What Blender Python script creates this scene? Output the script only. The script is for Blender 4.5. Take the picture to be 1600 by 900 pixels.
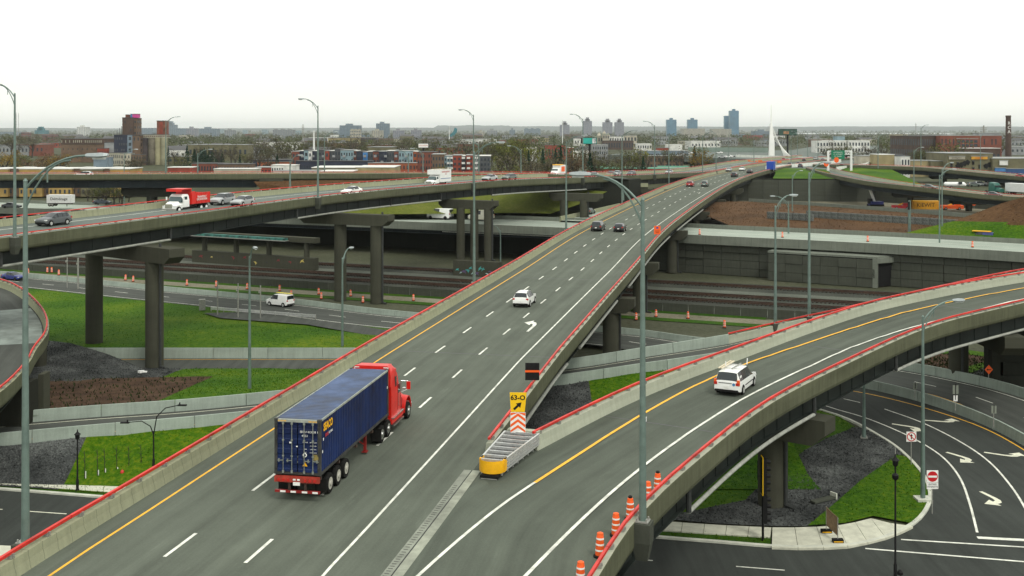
import bpy, math, random
from mathutils import Vector, Matrix, noise
random.seed(7)
R = math.radians
scene = bpy.context.scene
for o in list(bpy.data.objects):
    bpy.data.objects.remove(o, do_unlink=True)
col = scene.collection

# ------------------------------------------------------------------ camera
F, HZ, CZ = 1750.0, 203.0, 28.0          # focal length (px of 1600), horizon row, eye height
cam_d = bpy.data.cameras.new('camera')
cam = bpy.data.objects.new('camera', cam_d)
col.objects.link(cam)
cam.location = (0, 0, CZ)
cam.rotation_euler = (R(90), 0, 0)
cam_d.sensor_width = 36
cam_d.lens = 36 * F / 1600
cam_d.shift_y = -(450 - HZ) / 1600
cam_d.clip_start = 0.5
cam_d.clip_end = 80000
scene.camera = cam

# ------------------------------------------------------------------ sky and sun (bright overcast day)
SUN_EL, SUN_AZ = 52.0, 150.0
world = bpy.data.worlds.new('World')
scene.world = world
world.use_nodes = True
wn, wl = world.node_tree.nodes, world.node_tree.links
wn.clear()
w_out = wn.new('ShaderNodeOutputWorld')
w_sky = wn.new('ShaderNodeTexSky')
w_sky.sky_type = 'NISHITA'
w_sky.sun_disc = False
w_sky.sun_elevation = R(SUN_EL)
w_sky.sun_rotation = R(SUN_AZ)
w_sky.dust_density = 3.0
w_b1 = wn.new('ShaderNodeBackground')
w_b1.inputs['Strength'].default_value = 0.10
wl.new(w_sky.outputs[0], w_b1.inputs['Color'])
w_tc = wn.new('ShaderNodeTexCoord')
w_sep = wn.new('ShaderNodeSeparateXYZ')
wl.new(w_tc.outputs['Generated'], w_sep.inputs[0])
w_rmp = wn.new('ShaderNodeValToRGB')           # closed cloud deck: brightest overhead, as an overcast sky is
_e = w_rmp.color_ramp.elements
_e[0].position, _e[0].color = 0.0, (0.80, 0.805, 0.735, 1)
_e[1].position, _e[1].color = 0.9, (1.0, 1.015, 0.955, 1)
for _p, _c in ((0.035, (0.82, 0.825, 0.77)), (0.10, (0.85, 0.855, 0.815)), (0.4, (0.93, 0.945, 0.89))):
    _x = _e.new(_p); _x.color = (*_c, 1)
wl.new(w_sep.outputs['Z'], w_rmp.inputs[0])
w_b2 = wn.new('ShaderNodeBackground')
w_b2.inputs['Strength'].default_value = 1.42
wl.new(w_rmp.outputs[0], w_b2.inputs['Color'])
w_mix = wn.new('ShaderNodeMixShader')
w_mix.inputs[0].default_value = 0.93
wl.new(w_b1.outputs[0], w_mix.inputs[1])
wl.new(w_b2.outputs[0], w_mix.inputs[2])
wl.new(w_mix.outputs[0], w_out.inputs['Surface'])

sun_d = bpy.data.lights.new('sun', 'SUN')
sun_d.energy = 1.5
sun_d.angle = R(14)
sun_d.color = (1.0, 0.97, 0.9)
sun = bpy.data.objects.new('sun', sun_d)
col.objects.link(sun)
sun.rotation_euler = (R(90 - SUN_EL), 0, R(180 - SUN_AZ))
scene.view_settings.view_transform = 'Standard'
scene.view_settings.look = 'None'
scene.view_settings.exposure = 0.0
scene.view_settings.gamma = 1.0
scene.view_settings.use_curve_mapping = False
scene.render.engine = 'CYCLES'
scene.cycles.max_bounces = 6
scene.cycles.diffuse_bounces = 3
scene.cycles.volume_bounces = 2

# ------------------------------------------------------------------ materials
MATS = {}
def _ramp(nt, stops):
    r = nt.nodes.new('ShaderNodeValToRGB')
    els = r.color_ramp.elements
    els[0].position, els[0].color = stops[0][0], (*stops[0][1], 1)
    els[1].position, els[1].color = stops[-1][0], (*stops[-1][1], 1)
    for p, c in stops[1:-1]:
        e = els.new(p); e.color = (*c, 1)
    return r
def mat(name, c, rough=0.8, var=0.12, scale=1.0, bump=0.0, bscale=None, metal=0.0, spec=0.4, emit=0, dark=None,
        coord='Object', stretch=None, detail=5):
    """base colour varied by noise at two scales, optional bump"""
    if name in MATS: return MATS[name]
    m = bpy.data.materials.new(name); m.use_nodes = True
    nt = m.node_tree; N, Lk = nt.nodes, nt.links
    b = N['Principled BSDF']
    b.inputs['Roughness'].default_value = rough
    b.inputs['Metallic'].default_value = metal
    b.inputs['Specular IOR Level'].default_value = spec
    if var > 0 or bump > 0:
        tc = N.new('ShaderNodeTexCoord')
        src = tc.outputs[coord]
        if stretch:
            mp = N.new('ShaderNodeMapping'); mp.inputs['Scale'].default_value = stretch
            Lk.new(src, mp.inputs[0]); src = mp.outputs[0]
        n1 = N.new('ShaderNodeTexNoise'); n1.inputs['Scale'].default_value = scale
        n1.inputs['Detail'].default_value = detail; n1.inputs['Roughness'].default_value = 0.65
        Lk.new(src, n1.inputs['Vector'])
        lo = dark or tuple(x * (1 - 2.0 * var) for x in c)
        hi = tuple(min(1, x * (1 + 2.0 * var)) for x in c)
        r = _ramp(nt, [(0.28, lo), (0.5, c), (0.72, hi)])
        Lk.new(n1.outputs['Fac'], r.inputs[0])
        Lk.new(r.outputs[0], b.inputs['Base Color'])
        if bump > 0:
            n2 = N.new('ShaderNodeTexNoise'); n2.inputs['Scale'].default_value = bscale or scale * 6
            n2.inputs['Detail'].default_value = 3
            Lk.new(tc.outputs[coord], n2.inputs['Vector'])
            bp = N.new('ShaderNodeBump'); bp.inputs['Strength'].default_value = min(1, bump)
            bp.inputs['Distance'].default_value = 0.05 if bump <= 1 else 0.05 * bump
            Lk.new(n2.outputs['Fac'], bp.inputs['Height']); Lk.new(bp.outputs[0], b.inputs['Normal'])
    else:
        b.inputs['Base Color'].default_value = (*c, 1)
    if emit:
        b.inputs['Emission Color'].default_value = (*c, 1); b.inputs['Emission Strength'].default_value = emit
    MATS[name] = m
    return m

def asphalt(name, c, track=0.18, patch=0.2, lane=3.77, lane0=1.2):
    """asphalt with UV in metres (u across, v along): wheel tracks, long drag streaks, patches, fine grain"""
    if name in MATS: return MATS[name]
    m = bpy.data.materials.new(name); m.use_nodes = True
    nt = m.node_tree; N, Lk = nt.nodes, nt.links
    b = N['Principled BSDF']; b.inputs['Roughness'].default_value = 0.9; b.inputs['Specular IOR Level'].default_value = 0.12
    uv = N.new('ShaderNodeUVMap'); uv.uv_map = 'UV'
    def mp(sx, sy, off=(0, 0, 0)):
        k = N.new('ShaderNodeMapping'); k.inputs['Scale'].default_value = (sx, sy, 1); k.inputs['Location'].default_value = off
        Lk.new(uv.outputs[0], k.inputs[0]); return k.outputs[0]
    def nz(vec, s, d=4, rgh=.6):
        k = N.new('ShaderNodeTexNoise'); k.inputs['Scale'].default_value = s; k.inputs['Detail'].default_value = d
        k.inputs['Roughness'].default_value = rgh; Lk.new(vec, k.inputs['Vector']); return k.outputs['Fac']
    def math_(op, a, bb):
        k = N.new('ShaderNodeMath'); k.operation = op
        for i, x in enumerate((a, bb)):
            if isinstance(x, (int, float)): k.inputs[i].default_value = x
            else: Lk.new(x, k.inputs[i])
        return k.outputs[0]
    streak = nz(mp(1.6, 0.035), 1.0, 5)
    big = nz(mp(0.06, 0.03, (3, 7, 0)), 1.0, 4)
    blot = nz(mp(0.35, 0.18, (9, 2, 0)), 1.0, 6, .7)
    grain = nz(mp(1, 1), 9.0, 3, .8)
    sp = N.new('ShaderNodeSeparateXYZ'); Lk.new(uv.outputs[0], sp.inputs[0])
    ph = math_('MULTIPLY', math_('SUBTRACT', sp.outputs[0], lane0), 2 * math.pi * 2 / lane)
    tr = math_('MULTIPLY', math_('COSINE', ph, 0), -0.5)         # two wheel tracks per lane
    trk = math_('MULTIPLY', math_('MULTIPLY', tr, streak), track)
    f = math_('ADD', 1.0, trk)
    f = math_('ADD', f, math_('MULTIPLY', math_('SUBTRACT', streak, .5), 0.8))
    f = math_('ADD', f, math_('MULTIPLY', math_('SUBTRACT', big, .5), patch * 2.6))
    f = math_('ADD', f, math_('MULTIPLY', math_('SUBTRACT', blot, .5), 0.6))
    f = math_('ADD', f, math_('MULTIPLY', math_('SUBTRACT', grain, .5), 0.5))
    scuff = nz(mp(.9, .12, (21, 5, 0)), 1.0, 7, .75)                # pale dust scuffs
    f = math_('ADD', f, math_('MULTIPLY', math_('MAXIMUM', math_('SUBTRACT', scuff, .60), 0.0), 2.6))
    f = math_('MAXIMUM', f, 0.35)
    mx = N.new('ShaderNodeVectorMath'); mx.operation = 'SCALE'; mx.inputs[0].default_value = c
    Lk.new(f, mx.inputs['Scale']); Lk.new(mx.outputs[0], b.inputs['Base Color'])
    bp = N.new('ShaderNodeBump'); bp.inputs['Strength'].default_value = .35; bp.inputs['Distance'].default_value = 0.02
    Lk.new(grain, bp.inputs['Height']); Lk.new(bp.outputs[0], b.inputs['Normal'])
    MATS[name] = m; return m

def concrete(name, c, joint=0.0, stain=0.35, uvname='UV'):
    """cast concrete with UV in metres (u up/across, v along): vertical stains, form joints and hairline cracks"""
    if name in MATS: return MATS[name]
    m = bpy.data.materials.new(name); m.use_nodes = True
    nt = m.node_tree; N, Lk = nt.nodes, nt.links
    b = N['Principled BSDF']; b.inputs['Roughness'].default_value = 0.95; b.inputs['Specular IOR Level'].default_value = 0.06
    uv = N.new('ShaderNodeUVMap'); uv.uv_map = uvname
    def mp(sx, sy, off=(0, 0, 0)):
        k = N.new('ShaderNodeMapping'); k.inputs['Scale'].default_value = (sx, sy, 1); k.inputs['Location'].default_value = off
        Lk.new(uv.outputs[0], k.inputs[0]); return k.outputs[0]
    def nz(vec, s, d=4, rgh=.6):
        k = N.new('ShaderNodeTexNoise'); k.inputs['Scale'].default_value = s; k.inputs['Detail'].default_value = d
        k.inputs['Roughness'].default_value = rgh; Lk.new(vec, k.inputs['Vector']); return k.outputs['Fac']
    def math_(op, a, bb):
        k = N.new('ShaderNodeMath'); k.operation = op
        for i, x in enumerate((a, bb)):
            if isinstance(x, (int, float)): k.inputs[i].default_value = x
            else: Lk.new(x, k.inputs[i])
        return k.outputs[0]
    drip = nz(mp(0.25, 2.2), 1.0, 5, .65)
    big = nz(mp(0.5, 0.11, (4, 1, 0)), 1.0, 4)
    fine = nz(mp(1, 1), 7.0, 4, .75)
    f = math_('ADD', 1.0, math_('MULTIPLY', math_('SUBTRACT', drip, .5), stain * 2))
    f = math_('ADD', f, math_('MULTIPLY', math_('SUBTRACT', big, .5), stain * 2))
    f = math_('ADD', f, math_('MULTIPLY', math_('SUBTRACT', fine, .5), 0.3))
    if joint > 0:
        sp = N.new('ShaderNodeSeparateXYZ'); Lk.new(uv.outputs[0], sp.inputs[0])
        wob = math_('MULTIPLY', math_('SUBTRACT', nz(mp(2.0, .3, (1, 5, 0)), 1.0, 3), .5), 0.35)
        fr = math_('FRACT', math_('DIVIDE', math_('ADD', sp.outputs[1], wob), joint), 0)
        d = math_('LESS_THAN', fr, 0.03 / joint * 1.2)
        f = math_('MULTIPLY', f, math_('SUBTRACT', 1.0, math_('MULTIPLY', d, 0.42)))
    f = math_('MAXIMUM', f, 0.3)
    mx = N.new('ShaderNodeVectorMath'); mx.operation = 'SCALE'; mx.inputs[0].default_value = c
    Lk.new(f, mx.inputs['Scale']); Lk.new(mx.outputs[0], b.inputs['Base Color'])
    bp = N.new('ShaderNodeBump'); bp.inputs['Strength'].default_value = .3; bp.inputs['Distance'].default_value = 0.02
    Lk.new(fine, bp.inputs['Height']); Lk.new(bp.outputs[0], b.inputs['Normal'])
    MATS[name] = m; return m

def ground_mat(name, stops, scale, fine, bump=0.6, bscale=None, patch=None):
    spec = 0.0 if bump == 0 else 0.12
    """loose ground: ramp over mixed noise, with fine relief"""
    if name in MATS: return MATS[name]
    m = bpy.data.materials.new(name); m.use_nodes = True
    nt = m.node_tree; N, Lk = nt.nodes, nt.links
    b = N['Principled BSDF']; b.inputs['Roughness'].default_value = 0.95; b.inputs['Specular IOR Level'].default_value = spec
    g = N.new('ShaderNodeNewGeometry')
    n1 = N.new('ShaderNodeTexNoise'); n1.inputs['Scale'].default_value = scale; n1.inputs['Detail'].default_value = 5
    n2 = N.new('ShaderNodeTexNoise'); n2.inputs['Scale'].default_value = fine; n2.inputs['Detail'].default_value = 4
    n2.inputs['Roughness'].default_value = .75
    for n in (n1, n2): Lk.new(g.outputs['Position'], n.inputs['Vector'])
    mx = N.new('ShaderNodeMix'); mx.data_type = 'FLOAT'; mx.inputs[0].default_value = 0.55
    Lk.new(n1.outputs['Fac'], mx.inputs[2]); Lk.new(n2.outputs['Fac'], mx.inputs[3])
    r = _ramp(nt, stops); Lk.new(mx.outputs[0], r.inputs[0]); Lk.new(r.outputs[0], b.inputs['Base Color'])
    bp = N.new('ShaderNodeBump'); bp.inputs['Strength'].default_value = bump; bp.inputs['Distance'].default_value = 0.12
    n3 = N.new('ShaderNodeTexNoise'); n3.inputs['Scale'].default_value = bscale or fine * 1.5; n3.inputs['Detail'].default_value = 3
    Lk.new(g.outputs['Position'], n3.inputs['Vector'])
    Lk.new(n3.outputs['Fac'], bp.inputs['Height']); Lk.new(bp.outputs[0], b.inputs['Normal'])
    MATS[name] = m; return m

ASPH = asphalt('asphalt_worn', (0.098, 0.111, 0.088), track=.2, patch=.16)
ASPHB = asphalt('asphalt_ramp', (0.084, 0.096, 0.076), track=.2, patch=.2, lane=4.2, lane0=1.0)
ASPHC = asphalt('asphalt_pale', (0.125, 0.145, 0.13), track=.12, patch=.12)
ASPHD = asphalt('asphalt_dark', (0.040, 0.044, 0.040), track=.35, patch=.3, lane=3.5, lane0=.3)
ASPHM = asphalt('asphalt_mid', (0.065, 0.070, 0.062), track=.3, patch=.25, lane=3.6, lane0=.5)
ASPHW = asphalt('concrete_road', (0.29, 0.33, 0.28), track=.12, patch=.15)
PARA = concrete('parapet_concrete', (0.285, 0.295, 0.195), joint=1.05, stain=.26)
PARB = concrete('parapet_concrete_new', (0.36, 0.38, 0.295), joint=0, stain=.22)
FASC = concrete('fascia_concrete_shaded', (0.100, 0.105, 0.066), joint=0, stain=.45)  # parapet's outer face: the weaker light on upright sides is put into the colour
JERS = concrete('barrier_concrete', (0.30, 0.35, 0.30), joint=0, stain=.3)
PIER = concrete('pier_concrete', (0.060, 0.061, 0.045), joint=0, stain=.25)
PIERD = concrete('pier_concrete_shaded', (0.026, 0.027, 0.021), joint=0, stain=.25)  # darker copy of the pier concrete, under-deck shade put into the colour
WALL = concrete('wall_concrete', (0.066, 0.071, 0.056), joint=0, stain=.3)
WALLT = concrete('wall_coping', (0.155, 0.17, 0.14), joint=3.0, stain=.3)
WALLD = concrete('wall_concrete_shaded', (0.024, 0.026, 0.021), joint=0, stain=.25)  # darker copy of the wall concrete, with the shade below decks coloured in
SIDEW = mat('sidewalk_concrete', (0.50, 0.50, 0.40), .9, .10, 1.2, .2, 12)
KERB = mat('kerb_concrete', (0.50, 0.51, 0.43), .9, .1, 1.0)
STEEL = mat('girder_steel', (0.018, 0.023, 0.020), .5, .22, .35, 0, spec=.15)
STEELG = mat('girder_steel_green', (0.024, 0.046, 0.030), .5, .2, .3, 0, spec=.15)
STEELB = mat('girder_steel_blue', (0.012, 0.018, 0.020), .5, .2, .3, 0, spec=.15)
REDP = mat('red_rail_paint', (0.55, 0.026, 0.017), .5, .22, .5, spec=.35)
GALV = mat('galvanised_steel', (0.30, 0.30, 0.27), .5, .15, 6, metal=.3)
POLE = mat('pole_steel', (0.135, 0.19, 0.165), .5, .12, 1.5, metal=.25, spec=.5)
HEADM = mat('lamp_head_metal', (0.34, 0.38, 0.38), .4, .08, 3, metal=.2)
PIPE = mat('drain_pipe', (0.30, 0.31, 0.27), .55, .15, 2)
PIPED = mat('drain_pipe_dark', (0.035, 0.038, 0.036), .5, .15, 2)
WPAINT = mat('white_paint', (0.64, 0.65, 0.57), .8, .20, 1.2)
YPAINT = mat('yellow_paint', (0.80, 0.42, 0.03), .7, .10, 2.0)
CREAM = mat('cream_paint', (0.66, 0.66, 0.52), .75, .12, 2.0)
ORANGE = mat('orange_plastic', (0.80, 0.105, 0.012), .55, .08, 4)
ORSIGN = mat('orange_sign', (0.85, 0.115, 0.012), .45, .03, 4)
REFL = mat('white_sheeting', (0.80, 0.80, 0.76), .5, .05, 4)
YELL = mat('yellow_plastic', (0.82, 0.42, 0.006), .45, .06, 3)
YSIGN = mat('yellow_sign', (0.85, 0.52, 0.004), .45, .03, 3)
BLACK = mat('black_paint', (0.012, 0.012, 0.012), .6, .1, 3, spec=.15)
RUBBER = mat('rubber', (0.014, 0.014, 0.013), .9, .15, 6, spec=.1)
GLASS = mat('dark_glass', (0.012, 0.018, 0.022), .12, 0, spec=.6)
GLASSB = mat('tinted_glass', (0.03, 0.06, 0.062), .12, 0, spec=.7)
WINM = mat('window_glass', (0.035, 0.045, 0.055), .25, .25, .5, spec=.5)
WHITE = mat('white_metal', (0.74, 0.75, 0.73), .35, .04, 2)
CHROME = mat('chrome', (0.62, 0.62, 0.60), .22, .06, 5, metal=.9)
ALU = mat('aluminium', (0.55, 0.56, 0.54), .4, .1, 4, metal=.5)
TAILR = mat('tail_light', (0.45, 0.02, 0.015), .3, 0)
TAILO = mat('tail_light_orange', (0.75, 0.12, 0.02), .3, 0)
HLAMP = mat('head_light', (0.7, 0.72, 0.7), .2, 0)
GRASS = ground_mat('grass', [(.32, (0.009, 0.034, 0.001)), (.43, (0.024, 0.076, 0.001)), (.53, (0.050, 0.112, 0.002)), (.66, (0.13, 0.165, 0.006))], .07, 2.2, .9, 4.5)
GRASSD = ground_mat('grass_dark', [(.30, (0.008, 0.030, 0.001)), (.5, (0.024, 0.070, 0.002)), (.72, (0.065, 0.120, 0.005))], .18, 2.4, .9, 4.5)
GRASSY = ground_mat('grass_dry', [(.30, (0.05, 0.06, 0.012)), (.5, (0.095, 0.115, 0.018)), (.72, (0.16, 0.16, 0.04))], .12, 1.6, .8, 3)
GRAVEL = ground_mat('dark_gravel', [(.34, (0.016, 0.018, 0.018)), (.5, (0.060, 0.064, 0.062)), (.66, (0.16, 0.17, 0.16))], .3, 7, 1.0, 8)
BALLAST = ground_mat('rail_ballast', [(.34, (0.018, 0.020, 0.016)), (.5, (0.042, 0.046, 0.037)), (.68, (0.085, 0.09, 0.072))], .12, 3.5, .8, 5)
BALLASTL = ground_mat('pale_ballast', [(.34, (0.055, 0.060, 0.048)), (.5, (0.095, 0.105, 0.085)), (.68, (0.15, 0.16, 0.13))], .12, 3.0, .7, 5)
MULCH = ground_mat('bark_mulch', [(.32, (0.018, 0.011, 0.007)), (.5, (0.060, 0.034, 0.020)), (.66, (0.115, 0.072, 0.045))], .5, 5.0, 1.0, 7)
SOIL = ground_mat('brown_soil', [(.32, (0.040, 0.021, 0.010)), (.5, (0.080, 0.042, 0.018)), (.68, (0.125, 0.070, 0.033))], .10, 1.6, .9, 2.2)
DIRT = ground_mat('dirt_track', [(.32, (0.075, 0.068, 0.045)), (.5, (0.16, 0.15, 0.105)), (.68, (0.25, 0.235, 0.175))], .10, 1.8, .5, 3)
LOWG = ground_mat('low_ground', [(.32, (0.035, 0.040, 0.022)), (.5, (0.062, 0.066, 0.040)), (.68, (0.10, 0.10, 0.068))], .06, 1.2, .6, 2.5)
CITYG = ground_mat('city_ground', [(.30, (0.025, 0.034, 0.012)), (.46, (0.05, 0.055, 0.028)), (.58, (0.07, 0.075, 0.045)), (.74, (0.11, 0.11, 0.08))], .012, .12, .3, .5)

# ------------------------------------------------------------------ mesh helpers
def tag(o, label=None, cat=None, group=None, kind=None):
    if label: o['label'] = label
    if cat: o['category'] = cat
    if group: o['group'] = group
    if kind: o['kind'] = kind
    return o
def empty(name, loc=(0, 0, 0), rz=0.0, label=None, cat=None, group=None):
    o = bpy.data.objects.new(name, None); col.objects.link(o)
    o.empty_display_size = 0.5
    o.location = loc; o.rotation_euler = (0, 0, rz)
    return tag(o, label, cat, group)
def mkobj(name, me, parent=None, loc=None, rot=None):
    o = bpy.data.objects.new(name, me); col.objects.link(o)
    if parent is not None: o.parent = parent
    if loc is not None: o.location = loc
    if rot is not None: o.rotation_euler = rot
    return o
def copy_tree(o, parent=None):
    c = o.copy(); col.objects.link(c)
    if parent is not None: c.parent = parent
    for ch in list(o.children): copy_tree(ch, c)
    return c

class MB:
    """collects faces; build() links them as one mesh object"""
    def __init__(s): s.v = []; s.f = []; s.m = []; s.uv = {}; s.mi = 0
    def quadlist(s, vs, fs):
        b = len(s.v); s.v += [tuple(x) for x in vs]
        for f in fs: s.f.append([b + i for i in f]); s.m.append(s.mi)
        return s
    def box(s, c, d, rz=0.0, ax=None, taper=1.0):
        x, y, z = d[0] / 2, d[1] / 2, d[2] / 2
        vs = [(-x, -y, -z), (x, -y, -z), (x, y, -z), (-x, y, -z),
              (-x * taper, -y * taper, z), (x * taper, -y * taper, z), (x * taper, y * taper, z), (-x * taper, y * taper, z)]
        if ax is not None: M = ax
        else: M = Matrix.Rotation(rz, 3, 'Z')
        c = Vector(c)
        return s.quadlist([M @ Vector(v) + c for v in vs], [(0, 3, 2, 1), (4, 5, 6, 7), (0, 1, 5, 4), (1, 2, 6, 5), (2, 3, 7, 6), (3, 0, 4, 7)])
    def bar(s, a, b, w, h=None):
        """square bar from a to b"""
        a, b = Vector(a), Vector(b); h = h or w
        d = b - a; L = d.length
        if L < 1e-6: return s
        d /= L
        up = Vector((0, 0, 1)) if abs(d.z) < .95 else Vector((0, 1, 0))
        sd = d.cross(up).normalized(); up = sd.cross(d).normalized()
        vs = []
        for p in (a, b):
            for i, j in ((-1, -1), (1, -1), (1, 1), (-1, 1)): vs.append(p + sd * i * w / 2 + up * j * h / 2)
        return s.quadlist(vs, [(0, 3, 2, 1), (4, 5, 6, 7), (0, 1, 5, 4), (1, 2, 6, 5), (2, 3, 7, 6), (3, 0, 4, 7)])
    def tube(s, pts, r, n=8, cap=True):
        pts = [Vector(p) for p in pts]; k = len(pts)
        rr = r if isinstance(r, (list, tuple)) else [r] * k
        b = len(s.v); up0 = None
        for i, p in enumerate(pts):
            d = (pts[min(i + 1, k - 1)] - pts[max(i - 1, 0)]).normalized()
            ref = Vector((0, 0, 1)) if abs(d.z) < .9 else Vector((0, 1, 0))
            if up0 is not None and abs(up0.dot(d)) < .95: ref = up0
            sd = d.cross(ref).normalized(); up = sd.cross(d).normalized(); up0 = up
            for j in range(n):
                a = 2 * math.pi * j / n
                s.v.append(tuple(p + (sd * math.cos(a) + up * math.sin(a)) * rr[i]))
        for i in range(k - 1):
            for j in range(n):
                s.f.append([b + i * n + j, b + i * n + (j + 1) % n, b + (i + 1) * n + (j + 1) % n, b + (i + 1) * n + j]); s.m.append(s.mi)
        if cap:
            s.f.append([b + j for j in range(n)][::-1]); s.m.append(s.mi)
            s.f.append([b + (k - 1) * n + j for j in range(n)]); s.m.append(s.mi)
        return s
    def cyl(s, c, r, h, n=16, r2=None, axis='z'):
        c = Vector(c); r2 = r if r2 is None else r2
        e = {'x': Vector((h, 0, 0)), 'y': Vector((0, h, 0)), 'z': Vector((0, 0, h))}[axis]
        return s.tube([c - e / 2, c + e / 2], [r, r2], n)
    def lathe(s, prof, n=16, c=(0, 0, 0), axis='z'):
        b = len(s.v); c = Vector(c)
        for r, z in prof:
            for j in range(n):
                a = 2 * math.pi * j / n
                p = (r * math.cos(a), r * math.sin(a), z)
                if axis == 'y': p = (p[0], z, p[1])
                s.v.append(tuple(Vector(p) + c))
        for i in range(len(prof) - 1):
            for j in range(n):
                s.f.append([b + i * n + j, b + i * n + (j + 1) % n, b + (i + 1) * n + (j + 1) % n, b + (i + 1) * n + j]); s.m.append(s.mi)
        s.f.append([b + j for j in range(n)][::-1]); s.m.append(s.mi)
        s.f.append([b + (len(prof) - 1) * n + j for j in range(n)]); s.m.append(s.mi)
        return s
    def prism(s, poly, z0, z1, top_only=False):
        n = len(poly); b = len(s.v)
        for z in (z0, z1):
            for p in poly: s.v.append((p[0], p[1], z + (p[2] if len(p) > 2 else 0)))
        s.f.append([b + n + i for i in range(n)]); s.m.append(s.mi)
        if not top_only:
            s.f.append([b + i for i in range(n)][::-1]); s.m.append(s.mi)
            for i in range(n):
                j = (i + 1) % n
                s.f.append([b + i, b + j, b + n + j, b + n + i]); s.m.append(s.mi)
        return s
    def loft(s, rings, closed=True, caps=True):
        b = len(s.v); n = len(rings[0])
        for r in rings: s.v += [tuple(p) for p in r]
        for i in range(len(rings) - 1):
            for j in range(n if closed else n - 1):
                s.f.append([b + i * n + j, b + i * n + (j + 1) % n, b + (i + 1) * n + (j + 1) % n, b + (i + 1) * n + j]); s.m.append(s.mi)
        if caps and closed:
            s.f.append([b + j for j in range(n)][::-1]); s.m.append(s.mi)
            s.f.append([b + (len(rings) - 1) * n + j for j in range(n)]); s.m.append(s.mi)
        return s
    def mesh(s, name, mats, smooth=None, uvs=None):
        me = bpy.data.meshes.new(name)
        me.from_pydata(s.v, [], s.f)
        for m in (mats if isinstance(mats, (list, tuple)) else [mats]): me.materials.append(m)
        if any(s.m): me.polygons.foreach_set('material_index', s.m)
        if smooth is not None:
            me.polygons.foreach_set('use_smooth', [True] * len(me.polygons))
            me.set_sharp_from_angle(angle=R(smooth))
        if uvs is not None:
            ul = me.uv_layers.new(name='UV')
            for lp in me.loops: ul.data[lp.index].uv = uvs[lp.vertex_index]
        return me
    def build(s, name, mats, parent=None, loc=None, rot=None, smooth=None, uvs=None):
        return mkobj(name, s.mesh(name, mats, smooth, uvs), parent, loc, rot)

def G(px, py, z=0.0):
    """world point where the photograph's pixel meets the level z"""
    Y = F * (CZ - z) / (py - HZ)
    return Vector(((px - 800) * Y / F, Y, z))
def W(px, Y, z=0.0): return Vector(((px - 800) * Y / F, Y, z))

def spline(pts, step):
    """Catmull-Rom through the points, resampled about every `step` metres"""
    pts = [Vector(p) for p in pts]
    ext = [pts[0] * 2 - pts[1]] + pts + [pts[-1] * 2 - pts[-2]]
    out = []
    for i in range(1, len(ext) - 2):
        p0, p1, p2, p3 = ext[i - 1:i + 3]
        n = max(1, int(round((p2 - p1).length / step)))
        for k in range(n):
            t = k / n
            out.append(0.5 * ((2 * p1) + (p2 - p0) * t + (2 * p0 - 5 * p1 + 4 * p2 - p3) * t * t + (3 * p1 - p0 - 3 * p2 + p3) * t ** 3))
    out.append(pts[-1]); return out
def arclen(pts):
    s = [0.0]
    for a, b in zip(pts, pts[1:]): s.append(s[-1] + (b - a).length)
    return s
def cut(pts, s0, s1):
    """piece of a polyline between two arc lengths"""
    S = arclen(pts); s1 = min(s1, S[-1]); out = []
    def at(s):
        for i in range(len(S) - 1):
            if S[i + 1] >= s: t = (s - S[i]) / max(1e-9, S[i + 1] - S[i]); return pts[i].lerp(pts[i + 1], max(0, min(1, t)))
        return pts[-1]
    out.append(at(s0)); out += [p for p, q in zip(pts, S) if s0 + .05 < q < s1 - .05]; out.append(at(s1))
    return out
def frames(pts):
    fr = []
    n = len(pts)
    for i in range(n):
        d = pts[min(i + 1, n - 1)] - pts[max(i - 1, 0)]; d.z = 0; d.normalize()
        fr.append((pts[i], d, Vector((d.y, -d.x, 0))))
    return fr
def sweep(name, pts, prof, m, parent=None, v0=0.0, smooth=None):
    """closed profile [(right, up)] carried along a polyline; UV = (round the profile, along) in metres"""
    fr = frames(pts); b = MB(); n = len(prof); S = arclen(pts); uvs = []
    pl = [0.0]
    for a, c in zip(prof, prof[1:]): pl.append(pl[-1] + math.hypot(c[0] - a[0], c[1] - a[1]))
    for (p, d, r), s_ in zip(fr, S):
        for k, (x, z) in enumerate(prof):
            q = p + r * x; b.v.append((q.x, q.y, q.z + z)); uvs.append((pl[k], v0 + s_))
    for i in range(len(pts) - 1):
        for j in range(n):
            b.f.append([i * n + j, (i + 1) * n + j, (i + 1) * n + (j + 1) % n, i * n + (j + 1) % n]); b.m.append(0)
    b.f.append([j for j in range(n)]); b.m.append(0)
    b.f.append([(len(pts) - 1) * n + j for j in range(n)][::-1]); b.m.append(0)
    return b.build(name, m, parent, uvs=uvs, smooth=smooth)

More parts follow.
